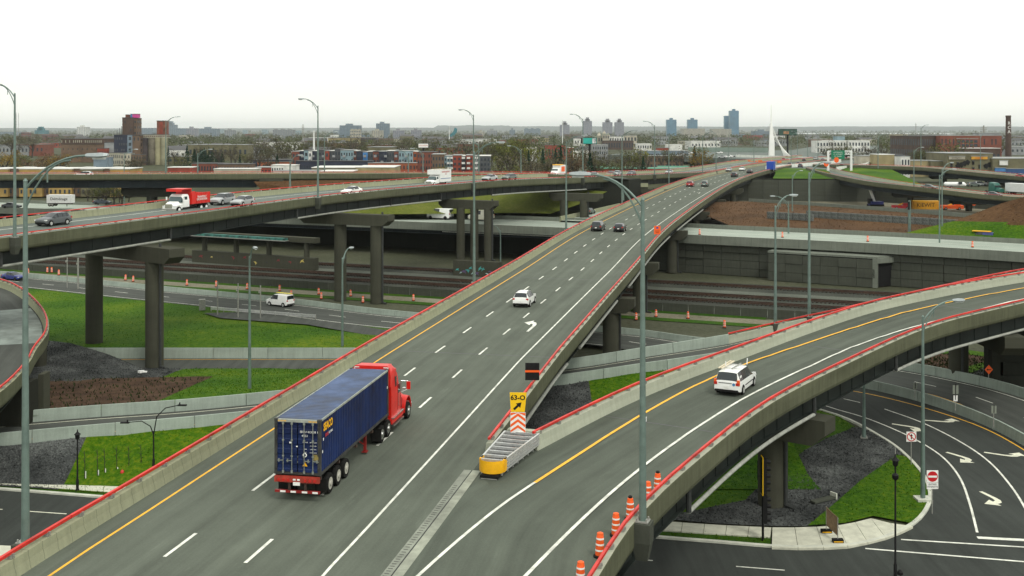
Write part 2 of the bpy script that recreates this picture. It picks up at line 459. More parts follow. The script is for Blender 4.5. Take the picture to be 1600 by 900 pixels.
class Road:
    """left and right edges as matched polylines"""
    def __init__(s, left, right, step=2.5):
        s.L = spline(left, step); n = len(s.L)
        Rr = spline(right, step)
        SL, SR = arclen(s.L), arclen(Rr)
        # match by control parameter: resample the right edge at equal fractions between control points
        s.R = []
        kl = [min(range(n), key=lambda i: (s.L[i] - Vector(p)).length) for p in left]
        kr = [min(range(len(Rr)), key=lambda i: (Rr[i] - Vector(p)).length) for p in right]
        for a in range(len(kl) - 1):
            seg = Rr[kr[a]:kr[a + 1] + 1]; sl = s.L[kl[a]:kl[a + 1] + 1]
            if len(seg) < 2: seg = [Rr[kr[a]], Rr[kr[a + 1]]]
            A = arclen(seg); B = arclen(sl)
            for i in range(len(sl) - (0 if a == len(kl) - 2 else 1)):
                s.R.append(cut(seg, 0, A[-1] * B[i] / max(B[-1], 1e-6))[-1] if i else seg[0].copy())
        s.S = arclen(s.L); s.len = s.S[-1]
    @classmethod
    def const(c, left, width, step=2.5, drop=0.0):
        L = spline(left, step); fr = frames(L)
        r = c.__new__(c); r.L = L; r.R = [p + n * width - Vector((0, 0, drop)) for p, d, n in fr]
        r.S = arclen(L); r.len = r.S[-1]; return r
    def at(s, q, off, dz=0.0):
        for i in range(len(s.S) - 1):
            if s.S[i + 1] >= q or i == len(s.S) - 2:
                t = (q - s.S[i]) / max(1e-9, s.S[i + 1] - s.S[i])
                a = s.L[i].lerp(s.L[i + 1], t); b = s.R[i].lerp(s.R[i + 1], t)
                w = (b - a).length
                return a + (b - a) * (off / w) + Vector((0, 0, dz))
    def width(s, q): return (s.at(q, 1) - s.at(q, 0)).length and (s.atR(q) - s.at(q, 0)).length
    def atR(s, q, off=0.0, dz=0.0):
        for i in range(len(s.S) - 1):
            if s.S[i + 1] >= q or i == len(s.S) - 2:
                t = (q - s.S[i]) / max(1e-9, s.S[i + 1] - s.S[i])
                a = s.L[i].lerp(s.L[i + 1], t); b = s.R[i].lerp(s.R[i + 1], t)
                return b + (b - a).normalized() * off + Vector((0, 0, dz))
    def heading(s, q):
        a, b = s.at(max(0, q - 1.5), 2), s.at(min(s.len, q + 1.5), 2); return math.atan2(b.y - a.y, b.x - a.x)
    def line(s, off, s0, s1, dz=0.0, right=False, step=2.5):
        n = max(1, int((s1 - s0) / step)); f = s.atR if right else s.at
        return [f(s0 + (s1 - s0) * i / n, off, dz) for i in range(n + 1)]
    def ribbon(s, name, o0, o1, s0, s1, dz, m, parent=None, r0=False, r1=False, step=2.5):
        a = s.line(o0, s0, s1, dz, r0, step); c = s.line(o1, s0, s1, dz, r1, step); b = MB(); uvs = []
        n = len(a)
        for i in range(n):
            v = s0 + (s1 - s0) * i / (n - 1)
            b.v += [tuple(a[i]), tuple(c[i])]
            w = (c[i] - a[i]).length; uvs += [(o0 if not r0 else 20 + o0, v), ((o0 if not r0 else 20 + o0) + w, v)]
        for i in range(n - 1): b.f.append([2 * i, 2 * i + 1, 2 * i + 3, 2 * i + 2]); b.m.append(0)
        return b.build(name, m, parent, uvs=uvs)
def near_s(road, px, side='L'):
    """station of a road whose edge passes photo column px (nearest to it)"""
    P_ = road.L if side == 'L' else road.R
    return min(zip(road.S, P_), key=lambda t: abs(800 + F * t[1].x / t[1].y - px))[0]
def sheet(name, rows, m, parent=None, kind='structure', label=None, cat=None):
    """surface through rows of points (same count each)"""
    b = MB(); n = len(rows[0])
    for r in rows: b.v += [tuple(p) for p in r]
    for i in range(len(rows) - 1):
        for j in range(n - 1): b.f.append([i * n + j, i * n + j + 1, (i + 1) * n + j + 1, (i + 1) * n + j]); b.m.append(0)
    uvs = [(v[0], v[1]) for v in b.v]
    o = b.build(name, m, parent, uvs=uvs)
    if kind and parent is None: o['kind'] = kind
    return o
def flat(name, poly, z, m, parent=None, kind='structure', thick=0.0):
    b = MB(); pl = [(p[0], p[1]) for p in poly]
    a = sum(pl[i][0] * pl[(i + 1) % len(pl)][1] - pl[(i + 1) % len(pl)][0] * pl[i][1] for i in range(len(pl)))
    if a < 0: pl = pl[::-1]
    if thick: b.prism(pl, z - thick, z)
    else: b.prism(pl, z, z, top_only=True); b.v = b.v[len(pl):]; b.f = [[i - len(pl) for i in b.f[0]]]
    o = b.build(name, m, parent, uvs=[(v[0], v[1]) for v in b.v])
    if kind and parent is None: o['kind'] = kind
    return o
def text(name, body, size, m, parent, loc, rot, extrude=0.004, sx=1.0, align='CENTER', shear=0.0, bold=0.0):
    cu = bpy.data.curves.new(name, 'FONT'); cu.body = body; cu.size = size; cu.align_x = align; cu.align_y = 'CENTER'
    cu.extrude = extrude; cu.shear = shear; cu.offset = bold; cu.resolution_u = 2
    t = bpy.data.objects.new(name, cu); col.objects.link(t)
    bpy.context.view_layer.update()
    me = bpy.data.meshes.new_from_object(t.evaluated_get(bpy.context.evaluated_depsgraph_get()))
    bpy.data.objects.remove(t, do_unlink=True)
    me.name = name; me.materials.clear(); me.materials.append(m)
    o = mkobj(name, me, parent, loc, rot); o.scale = (sx, 1, 1)
    return o
# ================================================================== the land
far = 16500
D_NEAR = [(190, 95), (140, 130), (110, 155), (81, 178), (57.6, 194), (33.8, 207), (11.4, 221.6), (-21.6, 237), (-60, 254), (-100, 270), (-170, 296), (-300, 330)]
ROAD_D = Road.const([(x * 1.056, y * 1.056, 7.4) for x, y in D_NEAR], 16.0, 4.0)
lowg = flat('ground', [(-600, -60), (600, -60), (600, 420), (-600, 420)], -0.06, LOWG)
front = [p for p in ROAD_D.line(16.7, 0, ROAD_D.len, 0, step=12)[::-1] if p.x < 30]
front = [Vector((-700, 400, 8))] + front + [Vector(p + (8,)) for p in ((34, 230), (38, 300), (56, 384), (66, 381), (100, 377), (122, 374), (138, 346), (150, 331), (165, 318), (200, 300), (500, 150))]
sheet('work_yard', [[(38, 243, 4), (100, 216, 4), (300, 110, 4)], [(30, 300, 4), (100, 300, 4), (320, 240, 4)], [(40, 395, 4), (130, 395, 4), (330, 330, 4)]], DIRT)
rows = [[Vector((p.x, p.y, 8.0 if p.x > 30 else 7.6)) for p in front]]
for yy, sx in ((700, 1.6), (2500, 4), (9000, 12), (far, 20)):
    rows.append([Vector((p.x * sx, yy, 8.0)) for p in front])
sheet('city_ground', rows, CITYG)

# far river, far shore and hills
flat('river', [(1380, 5300), (2150, 5300), (2600, 6700), (1500, 6700)], 8.6, mat('river_water', (0.32, 0.38, 0.40), .15, .1, .002, spec=.5))
def ridge(name, x0, x1, y, base, amp, seed, m, n=140):
    b = MB()
    for i in range(n + 1):
        t = i / n; x = x0 + (x1 - x0) * t
        h = base + amp * (noise.noise(Vector((t * 5 + seed, 0, 0))) * .6 + noise.noise(Vector((t * 17 + seed, 3, 0))) * .3 + noise.noise(Vector((t * 60 + seed, 5, 0))) * .15)
        h *= min(1, t * 9, (1 - t) * 9)
        b.v += [(x, y, 2), (x, y + 250, 8 + max(2, h)), (x, y + 2600, 8)]
    for i in range(n):
        for k in range(2): b.f.append([3 * i + k, 3 * i + 3 + k, 3 * i + 4 + k, 3 * i + 1 + k]); b.m.append(0)
    return tag(b.build(name, m), kind='structure')
HILLM = mat('far_wood', (0.055, 0.065, 0.055), .95, .2, .003)
ridge('hills', -9000, 9000, 12600, 40, 18, 1.3, HILLM)
ridge('hills', -1500, 11000, 14000, 64, 20, 4.7, HILLM)
ridge('hills', -1100, 100, 14300, 78, 22, 9.1, HILLM)

# ------------------------------------------------------------------ low streets and lawns (levels a few mm to a few cm apart)
STREET = asphalt('asphalt_street', (0.043, 0.048, 0.043), track=0, patch=.3)
kerb_px = [(1205, 856), (1260, 858), (1300, 857), (1340, 853), (1375, 845), (1405, 834), (1430, 820), (1447, 803), (1456, 783), (1455, 765), (1447, 746), (1436, 731), (1420, 714), (1400, 697), (1378, 683), (1350, 667), (1330, 657), (1312, 650), (1280, 640)]
kerbc = [G(*p) for p in kerb_px]
kerbs = spline([G(-300, 742), G(0, 766), G(400, 797), G(800, 822), G(1030, 842), G(1120, 849)] + kerbc, 1.2)
med_px = [(1240, 588), (1325, 601), (1400, 617), (1470, 637), (1540, 664), (1600, 695), (1680, 745)]
medl = spline([G(*p) for p in med_px], 2.0)
street_poly = list(kerbs) + list(medl) + [G(2000, 900), Vector((70, 30, 0)), Vector((-80, 45, 0)), G(-300, 850)]
flat('street', street_poly, 0.0, STREET)
kb = sweep('kerb', kerbs, [(0.0, -.05), (0.0, .13), (-.03, .15), (-.28, .15), (-.28, -.05)], KERB); kb['kind'] = 'structure'

def strip(name, a, b, w, z, m, parent=None):
    """painted strip between two points"""
    a, b = Vector(a), Vector(b); d = (b - a); d.z = 0; d.normalize(); n = Vector((d.y, -d.x, 0)) * w / 2
    mb = MB(); mb.quadlist([(p.x, p.y, z) for p in (a - n, a + n, b + n, b - n)], [(0, 1, 2, 3)])
    o = mb.build(name, m, parent)
    if parent is None: o['kind'] = 'structure'
    return o
def pathstrip(name, pts, w, z, m, parent):
    fr = frames([Vector(p) for p in pts]); b = MB()
    for p, d, n in fr: b.v += [(p.x - n.x * w / 2, p.y - n.y * w / 2, z), (p.x + n.x * w / 2, p.y + n.y * w / 2, z)]
    for i in range(len(fr) - 1): b.f.append([2 * i, 2 * i + 1, 2 * i + 3, 2 * i + 2]); b.m.append(0)
    return b.build(name, m, parent)
st = bpy.data.objects['street']
MZ = 0.006
pathstrip('lane_line', spline([G(*p) for p in [(1290, 634), (1312, 641), (1350, 652), (1400, 672), (1440, 692), (1475, 716), (1500, 747), (1515, 786), (1527, 832)]], 1), .17, MZ, WPAINT, st)
pathstrip('lane_line', spline([G(*p) for p in [(1382, 639), (1440, 660), (1500, 690), (1545, 721), (1580, 760), (1605, 800), (1625, 845)]], 1), .17, MZ, WPAINT, st)
pathstrip('edge_line', spline([G(*p) for p in [(1300, 606), (1360, 616), (1440, 636), (1530, 666), (1600, 703), (1660, 748)]], 1), .16, MZ, YPAINT, st)
strip('stop_bar', G(1527, 840), G(1640, 846), .45, MZ, WPAINT, st)
strip('crossing_line', G(1408, 843), G(1700, 861), .2, MZ, WPAINT, st)
strip('crossing_line', G(1352, 857), G(1700, 886), .2, MZ, WPAINT, st)
strip('lane_line', G(1150, 885), G(1226, 891), .13, MZ, WPAINT, st)
strip('lane_line', G(988, 873), G(1020, 876), .13, MZ, WPAINT, st)
strip('lane_line', G(1318, 623), G(1344, 629), .14, MZ, WPAINT, st)
strip('lane_line', G(46, 799), G(104, 803), .13, MZ, CREAM, st)
strip('lane_line', G(-60, 792), G(4, 796), .13, MZ, CREAM, st)
def arrow(name, pts, m, parent, z):
    b = MB(); b.prism([(p[0], p[1]) for p in pts], z, z, top_only=True)
    n = len(pts); b.v = b.v[n:]; b.f = [[i - n for i in b.f[0]]]
    return b.build(name, m, parent)
def turn_arrow(c, ang, size, m, parent, z, left=True, st_=1.0):
    """curved lane arrow lying on the road; local +y forward"""
    pts = [(-.12, -1.5), (.12, -1.5), (.14, -.2), (.1, .25), (-.1, .62), (-.5, .78), (-.5, 1.12), (-1.25, .55), (-.5, -.02), (-.5, .34), (-.25, .2), (-.14, -.2)]
    if not left: pts = [(-x, y) for x, y in pts][::-1]
    ca, sa = math.cos(ang), math.sin(ang)
    q = [(c[0] + (x * ca - y * st_ * sa) * size, c[1] + (x * sa + y * st_ * ca) * size) for x, y in pts]
    if sum(q[i][0] * q[(i + 1) % len(q)][1] - q[(i + 1) % len(q)][0] * q[i][1] for i in range(len(q))) < 0: q = q[::-1]
    return arrow('turn_arrow', q, m, parent, z)
for px, py, a, l in ((1425, 667, -2.2, False), (1476, 659, -1.9, True), (1508, 715, -2.6, False), (1574, 712, -2.15, True), (1557, 780, -2.9, False)):
    turn_arrow(G(px, py), a, 1.25, CREAM, st, MZ, l)

# sidewalks made of slabs
def slabs(name, rows_px, nseg, z=.14):
    """slabs between a far line and a near line given in photo pixels"""
    o = empty(name); o['kind'] = 'structure'
    a = [G(*p, z) for p in rows_px[0]]; c = [G(*p, z) for p in rows_px[1]]
    A, C = arclen(a), arclen(c)
    for i in range(nseg):
        p = [cut(a, 0, A[-1] * t)[-1] if t > 0 else a[0] for t in (i / nseg, (i + 1) / nseg - .035 / A[-1])]
        q = [cut(c, 0, C[-1] * t)[-1] if t > 0 else c[0] for t in (i / nseg, (i + 1) / nseg - .035 / C[-1])]
        b = MB(); b.prism([(v.x, v.y) for v in (q[0], q[1], p[1], p[0])], -.02, z)
        b.build('slab', SIDEW, o)
    return o
slabs('sidewalk', [[(-200, 727), (0, 740), (260, 758), (560, 776)], [(-200, 743), (0, 756), (260, 775), (560, 795)]], 26)
slabs('sidewalk', [[(800, 799), (1035, 814), (1120, 820), (1206, 824)], [(800, 809), (1030, 828), (1120, 834), (1204, 839)]], 12)
slabs('sidewalk', [[(1207, 824), (1260, 824), (1320, 820), (1364, 809), (1400, 820), (1426, 822)], [(1206, 855), (1260, 857), (1320, 855), (1375, 844), (1405, 833), (1427, 822.5)]], 7)
slabs('sidewalk', [[(-100, 848), (0, 852), (22, 853)], [(-100, 868), (0, 868), (22, 868)]], 3)
# lawns and gravel on the low level
LG = .05
flat('verge', [G(*p) for p in [(-200, 743), (0, 757), (260, 776), (560, 796), (560, 806), (400, 796), (0, 765), (-200, 750)]], LG, GRASSD)
flat('verge', [G(*p) for p in [(800, 810), (1030, 829), (1204, 840), (1204, 854), (1120, 848), (1030, 841), (800, 821)]], LG, GRASSD)
flat('lawn', [G(*p) for p in [(1364, 808), (1320, 819), (1262, 823), (1300, 792), (1345, 752), (1402, 712), (1420, 716), (1436, 733), (1447, 748), (1454, 766), (1455, 783), (1446, 802), (1428, 820)]], LG + .05, GRASS)
flat('gravel_bed', [G(*p) for p in [(1336, 668), (1350, 669), (1378, 685), (1402, 700), (1410, 710), (1345, 753), (1300, 793), (1262, 823), (1206, 823), (1120, 819), (1040, 812), (1062, 803), (1165, 782), (1186, 760), (1215, 738), (1258, 704), (1290, 686)]], LG, GRAVEL)
lawn_b = [(700, 792), (1036, 813), (1062, 803), (1165, 782), (1186, 760), (1215, 738), (1258, 704), (1290, 686), (1336, 668), (1312, 651), (1280, 641), (1240, 628), (1100, 620), (900, 630), (700, 640)]
flat('lawn', [G(*p) for p in lawn_b], LG - .02, GRASS)

# ------------------------------------------------------------------ concrete barriers in segments
JP = [(-.2, 0), (-.16, .3), (-.10, .85), (.10, .85), (.16, .3), (.2, 0)]
def barrier(name, pts, label, seg=6.0, m=JERS, h=1.0, cat='barrier', w=1.0):
    pts = [Vector(p) for p in pts]; L = arclen(pts)[-1]
    o = empty(name, pts[0], label=label, cat=cat)
    n = max(1, int(L / seg)); prof = [(x * w, z * h) for x, z in JP]
    for i in range(n):
        q = [p - pts[0] for p in cut(pts, L * i / n, L * (i + 1) / n - .05)]
        sweep('barrier_segment', q, prof, m, o, v0=random.random() * 50)
    return o
barrier('concrete_barrier', medl, 'curving grey concrete median barrier between the two lower right carriageways', 5.0, h=1.15)

# ------------------------------------------------------------------ lower highway
HF = [G(-260, 413, .4), G(-100, 424, .4), G(60, 436, .4), G(250, 455, .4), G(436, 473, .4), G(640, 497, .4), G(957, 521, .4) + Vector((0, 0, 0)), G(1075, 536, .4), Vector((34, 137.5, .35)), G(1395, 577, .2), G(1480, 592, .15), G(1600, 623, .1), G(1750, 690, .05)]
HWY = Road.const(HF, 9.0, 3.0)
hw = HWY.ribbon('highway', 0, 9.0, 0, HWY.len, 0.05, ASPHM); hw['kind'] = 'structure'
HWY.ribbon('edge_line', .55, .7, 0, HWY.len, .056, WPAINT, hw)
s_ = 6.0
while s_ < HWY.len - 4:
    HWY.ribbon('lane_dash', 4.35, 4.49, s_, s_ + 3.2, .056, WPAINT, hw); s_ += 9.5
HWY.ribbon('edge_line', 8.3, 8.45, 0, near_s(HWY, 1000), .056, WPAINT, hw)
HWY.ribbon('edge_line', 7.9, 8.05, near_s(HWY, 1200), HWY.len, .056, YPAINT, hw)
barrier('concrete_barrier', HWY.line(-.25, 0, near_s(HWY, 1190), .03), 'long pale concrete barrier on the railway side of the lower highway', 5.0)
barrier('concrete_barrier', HWY.line(-.25, near_s(HWY, 1300), HWY.len, .03), 'pale green-grey concrete barrier behind the lower right road', 5.0, h=1.2)

# grass slope under the left viaduct, down to the service road
r3far = [G(px, 559, 0.0) for px in (-60, 80, 175, 300, 420, 540, 640, 760)]
hn = [HWY.at(near_s(HWY, px), 9.1, .04) for px in (-80, 40, 150, 280, 400, 510, 600, 700)]
rows = []
for t, zz in ((0, 0), (.12, .05), (.3, .12), (.42, .35), (.7, .95), (1.0, 1.25)):
    rows.append([a.lerp(b, t) * 1.0 for a, b in zip(hn, r3far)])
    for p, a in zip(rows[-1], hn): p.z = a.z * (1 - t) + zz
GS = sheet('grass_slope', rows, GRASS)
r3n = [G(px, 582, 0.0) for px in (-60, 80, 175, 300, 420, 540, 640, 760)]
sheet('service_road', [[p + Vector((0, 0, .02)) for p in r3far], [p + Vector((0, 0, .02)) for p in r3n]], ASPHM)
barrier('concrete_barrier', [p + Vector((0, -.3, 0)) for p in r3far[1:]], 'low pale concrete wall at the foot of the green slope', 6.0, h=1.5)
flat('shoulder', [G(*p, .5) for p in [(318, 490), (400, 488), (560, 510), (720, 534), (640, 536), (480, 508), (345, 498)]], .60, ASPHM)
sheet('gravel_bed', [[G(40, 528, 1.45), G(110, 536, 1.45), G(165, 552, 1.4), G(200, 566, .9)], [G(40, 560, 1.2), G(120, 565, 1.2), G(190, 575, .8), G(235, 582, .3)], [G(40, 600, .9), G(120, 598, .9), G(200, 596, .5), G(250, 590, .2)]], GRAVEL)
sr = bpy.data.objects['service_road']
pathstrip('edge_line', [p + Vector((0, -1.2, 0)) for p in r3far], .12, .03, YPAINT, sr)

# ------------------------------------------------------------------ ramp that climbs from the lower left to the right ramp
GL = [(-90, 78, 2.4), (-44.2, 96.8, 2.5), (-27.9, 101.9, 2.6), (-12, 108.2, 2.9), (5.5, 114.6, 3.5), (13, 116.7, 4.2), (23, 118.8, 5.3), (28, 118.8, 6.5), (34.8, 118.4, 8.0), (40.5, 118.6, 9.3), (48, 122.2, 10.1), (58, 129.5, 10.6), (78, 143, 11.2)]
GR = [(-87, 71.5, 2.4), (-41.6, 90.6, 2.5), (-26.5, 95.9, 2.6), (-10.5, 102, 2.9), (5.2, 108.0, 3.5), (12.2, 109.3, 4.2), (21.5, 110.5, 5.3), (27, 111.5, 6.5), (33.2, 112.8, 8.0), (38.6, 114.6, 9.3), (46.4, 119.6, 10.1), (56.2, 127.0, 10.6), (76, 140.6, 11.2)]
RAMPG = Road([Vector(p) for p in GL], [Vector(p) for p in GR], 2.5)
rg = RAMPG.ribbon('ramp_road', 0, 0, 0, RAMPG.len, 0.0, ASPHM, None, False, True); rg['kind'] = 'structure'
sgx = lambda X: min(zip(RAMPG.S, RAMPG.L), key=lambda t: abs(t[1].x - X))[0]
RAMPG.ribbon('edge_line', .7, .82, 10, sgx(30), .008, CREAM, rg)
RAMPG.ribbon('edge_line', -1.0, -.87, 40, sgx(36), .008, YPAINT, rg, True, True)
barrier('retaining_wall', RAMPG.line(-.2, 20, sgx(23.5), -.05), 'concrete wall on the far side of the narrow rising ramp', 6.0, h=1.25, cat='wall', m=JERS)
barrier('retaining_wall', RAMPG.line(.2, 20, sgx(22), -.05, True), 'concrete wall on the near side of the narrow rising ramp', 6.0, h=1.25, cat='wall', m=JERS)
# body under the ramp: walls down to the ground
def skirt(name, pts, zb, m, parent=None, off=0.0):
    b = MB(); S = arclen(pts); uvs = []
    for p, s_ in zip(pts, S): b.v += [tuple(p), (p.x, p.y, zb)]; uvs += [(p.z, s_), (zb, s_)]
    for i in range(len(pts) - 1): b.f.append([2 * i, 2 * i + 1, 2 * i + 3, 2 * i + 2]); b.m.append(0)
    return b.build(name, m, parent, uvs=uvs)
skirt('ramp_side', RAMPG.line(-.12, 0, sgx(24), -.02), -.1, WALL, rg)
skirt('ramp_side', RAMPG.line(.12, 0, sgx(24), -.02, True), -.1, WALL, rg)

# embankment between the service road and the ramp: gravel, bark and grass
def bank(name, xs, m, y_t0=0.0, y_t1=1.0, dz=0.0):
    rows = []
    for k in range(7):
        t = y_t0 + (y_t1 - y_t0) * k / 6; row = []
        for X in xs:
            gl = RAMPG.at(sgx(X), -.35); fy = 131.0 + .0 * X
            y = fy + (gl.y - fy) * t; z = .06 + (gl.z + .55 - .06) * t + .06 * noise.noise(Vector((X * .3, t * 5, 1)))
            row.append(Vector((X, y, z + dz)))
        rows.append(row)
    return sheet(name, rows, m)
fr_ = lambda a, b, n: [a + (b - a) * i / n for i in range(n + 1)]
bank('gravel_bed', fr_(-62, -38.5, 10), GRAVEL, -.25, .24)
bank('mulch_bed', fr_(-62, -33, 12), MULCH, .24, .93, .004)
bank('grass_bank', fr_(-38.5, -33, 4), GRASS, -.05, .24)
bank('grass_bank', fr_(-33, -8, 10), GRASS, -.05, .97)
bank('grass_bank', fr_(-62, -33, 12), GRASS, .93, 1.0, .0)
bank('gravel_bed', fr_(-8, 6, 6), GRAVEL, -.05, 1.0)
# slope from the ramp's near wall down to the sidewalk
def bank2(name, xs, m, t0=0.0, t1=1.0, dz=0.0):
    rows = []
    for k in range(7):
        t = t0 + (t1 - t0) * k / 6; row = []
        for X in xs:
            gr = min((p for p in RAMPG.R), key=lambda p: abs(p.x - X))
            ky = 87.0 - (X + 39) * .19 + .6 if X < 2 else 87
            y = gr.y - .35 + (ky - gr.y + .35) * t; z = (gr.z + .1) + (.1 - gr.z - .1) * min(1, t * 1.25) + .05 * noise.noise(Vector((X * .4, t * 6, 4)))
            row.append(Vector((X, y, z + dz)))
        rows.append(row)
    return sheet(name, rows, m)
bank2('gravel_bed', fr_(-75, -35.2, 8), GRAVEL)
bank2('grass_bank', fr_(-35.2, -1.0, 12), GRASS)
bank2('gravel_bed', fr_(-1.0, 7.4, 5), GRAVEL)
bank2('grass_bank', fr_(7.4, 24.0, 8), GRASS)

# ------------------------------------------------------------------ railway
rd = Vector((.924, -.382, 0)); rn = Vector((.382, .924, 0))
r0 = Vector((-10.4, 206.8, 0))
def rpt(u, v, z=0.0): q = r0 + rd * u + rn * v; q.z = z; return q
def rstrip(name, u0, u1, v0, v1, z, m): return flat(name, [rpt(u0, v0), rpt(u1, v0), rpt(u1, v1), rpt(u0, v1)], z, m)
rstrip('ballast_bed', -190, 175, -13, 17, .02, BALLAST)
rstrip('ballast_bed', -190, 175, -18.5, -12.5, .03, BALLASTL)
rstrip('ballast_bed', -190, 175, 3.6, 7.2, .045, BALLASTL)
rstrip('dirt_track', -190, 140, -24.5, -20.5, .03, DIRT)
rstrip('grass_strip', -190, 60, -20.5, -18.5, .05, GRASSD)
rstrip('grass_strip', -190, 100, -27, -24.5, .02, GRASSD)
SLEEP = mat('sleeper_wood', (0.030, 0.022, 0.015), .9, .25, 2)
RAILM = mat('rail_steel', (0.050, 0.026, 0.015), .6, .25, 1.5)
def track(v, label):
    o = empty('railway_track', rpt(0, v), math.atan2(rd.y, rd.x), label, 'railway')
    b = MB()
    for i in range(-260, 250): b.box((i * .65, 0, .12), (.26, 2.6, .16))
    tag(b.build('sleeper', SLEEP, o), kind='stuff')
    for sgn in (-1, 1):
        b = MB(); b.box((-5, sgn * .75, .21), (330, .16, .05)); b.box((-5, sgn * .75, .29), (330, .05, .14)); b.box((-5, sgn * .75, .37), (330, .08, .05))
        b.build('rail', RAILM, o)
track(12.6, 'farthest railway track, along the foot of the big retaining wall')
track(0.2, 'middle railway track, second from the retaining wall')
track(-6.2, 'nearest railway track, beside the pale ballast strip')
# chain fence and low wall below the tracks
fw = empty('low_wall', rpt(-150, -18.3), math.atan2(rd.y, rd.x), 'low grey panel wall between the tracks and the dirt track', 'wall')
pm = MB(); pm.box((0, 0, .65), (3.9, .12, 1.3)); pm = pm.mesh('panel', WALL, uvs=[(v[2], v[0]) for v in pm.v])
for i in range(62): mkobj('panel', pm, fw, (i * 4.0, 0, 0))

# ------------------------------------------------------------------ elevated roads
def parapet(parent, road, side, s0, s1, m, post_near=130.0, posts=True, rail=True, step=2.6, rs=1.0, fas=None):
    sg = -1 if side == 'L' else 1
    pts = road.line(0.0, s0, s1, 0.0, side == 'R', 3.0)
    pr = [(0.0, 0.0), (sg * .10, .42), (sg * .14, .78), (sg * .50, .80)]
    pr2 = [(sg * .50, .80), (sg * .50, -.28), (sg * .42, -.45), (sg * .20, -.60), (-sg * .5, -.68), (-sg * .5, -.06), (-sg * .012, -.02)]
    po = sweep('parapet', pts, pr + [(sg * .49, .2), (0.0, -.01)], m, parent)
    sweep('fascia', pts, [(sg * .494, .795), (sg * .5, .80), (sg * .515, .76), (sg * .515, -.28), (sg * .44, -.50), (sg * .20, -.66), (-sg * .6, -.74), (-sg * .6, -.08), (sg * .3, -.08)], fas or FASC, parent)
    if rail:
        rp = [(sg * (.295 - .065 * rs), .98), (sg * (.295 - .065 * rs), .98 + .13 * rs), (sg * (.295 + .065 * rs), .98 + .14 * rs), (sg * (.295 + .065 * rs), .98)]
        sr_, f0 = s0, road.atR if side == 'R' else road.at
        while sr_ < s1 - .2:
            e_ = min(s1, sr_ + 7.8) if f0(sr_, 0).y < 150 else s1
            sweep('railing', road.line(0.0, sr_, e_ - .05, 0.0, side == 'R', 2.6), rp, REDP, po); sr_ = e_
        pb = MB(); pb.box((0, 0, .09), (.26, .22, .18)); pb.box((0, 0, .14), (.12, .30, .12)); pmsh = pb.mesh('railing_post', GALV)
        joined = MB(); s_ = s0 + .8
        f = road.atR if side == 'R' else road.at
        while s_ < s1 - .3 and posts:
            p = f(s_, .31 if side == 'R' else -.31, .80); h = road.heading(s_)
            if p.y < post_near: mkobj('railing_post', pmsh, po, p, (0, 0, h))
            else: joined.box((p.x, p.y, p.z + .09), (.26, .26, .18), h)
            s_ += step
        if joined.v: tag(joined.build('railing_posts', GALV, po), kind='stuff')
    return po
def girder(parent, pts, depth, m, stiff=2.6, top=-.3, side=0, post_near=1e9):
    b = MB()
    pr = [(-.28, top - depth), (-.28, top - depth + .06), (-.03, top - depth + .07), (-.03, top), (.03, top), (.03, top - depth + .07), (.28, top - depth + .06), (.28, top - depth)]
    g = sweep('girder', pts, pr, m, parent)
    if stiff:
        L = arclen(pts)[-1]; n = int(L / stiff)
        for i in range(n):
            q = cut(pts, max(0, i * stiff - .01), i * stiff + .01); p = q[0]; d = (cut(pts, i * stiff, i * stiff + .5)[-1] - p).normalized()
            b.box((p.x, p.y, p.z + top - depth / 2), (.03, .16, depth - .1), math.atan2(d.y, d.x))
        if b.v: tag(b.build('stiffeners', m, g), kind='stuff')
    return g
def deck(parent, road, s0, s1, m, name='road_surface', thick=.32):
    o = road.ribbon(name, 0, 0, s0, s1, 0.0, m, parent, False, True)
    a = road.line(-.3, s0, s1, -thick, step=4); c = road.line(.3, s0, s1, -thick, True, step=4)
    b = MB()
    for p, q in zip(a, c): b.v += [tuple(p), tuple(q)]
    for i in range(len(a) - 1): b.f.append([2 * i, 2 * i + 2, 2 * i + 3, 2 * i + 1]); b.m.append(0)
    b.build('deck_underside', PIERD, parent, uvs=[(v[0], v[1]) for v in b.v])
    return o
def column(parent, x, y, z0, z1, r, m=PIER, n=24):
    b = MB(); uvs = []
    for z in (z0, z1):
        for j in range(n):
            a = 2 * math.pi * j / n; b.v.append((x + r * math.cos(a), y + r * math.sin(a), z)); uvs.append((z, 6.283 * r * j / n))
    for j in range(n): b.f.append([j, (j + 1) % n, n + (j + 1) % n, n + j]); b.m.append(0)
    return b.build('column', m, parent, uvs=uvs, smooth=40)
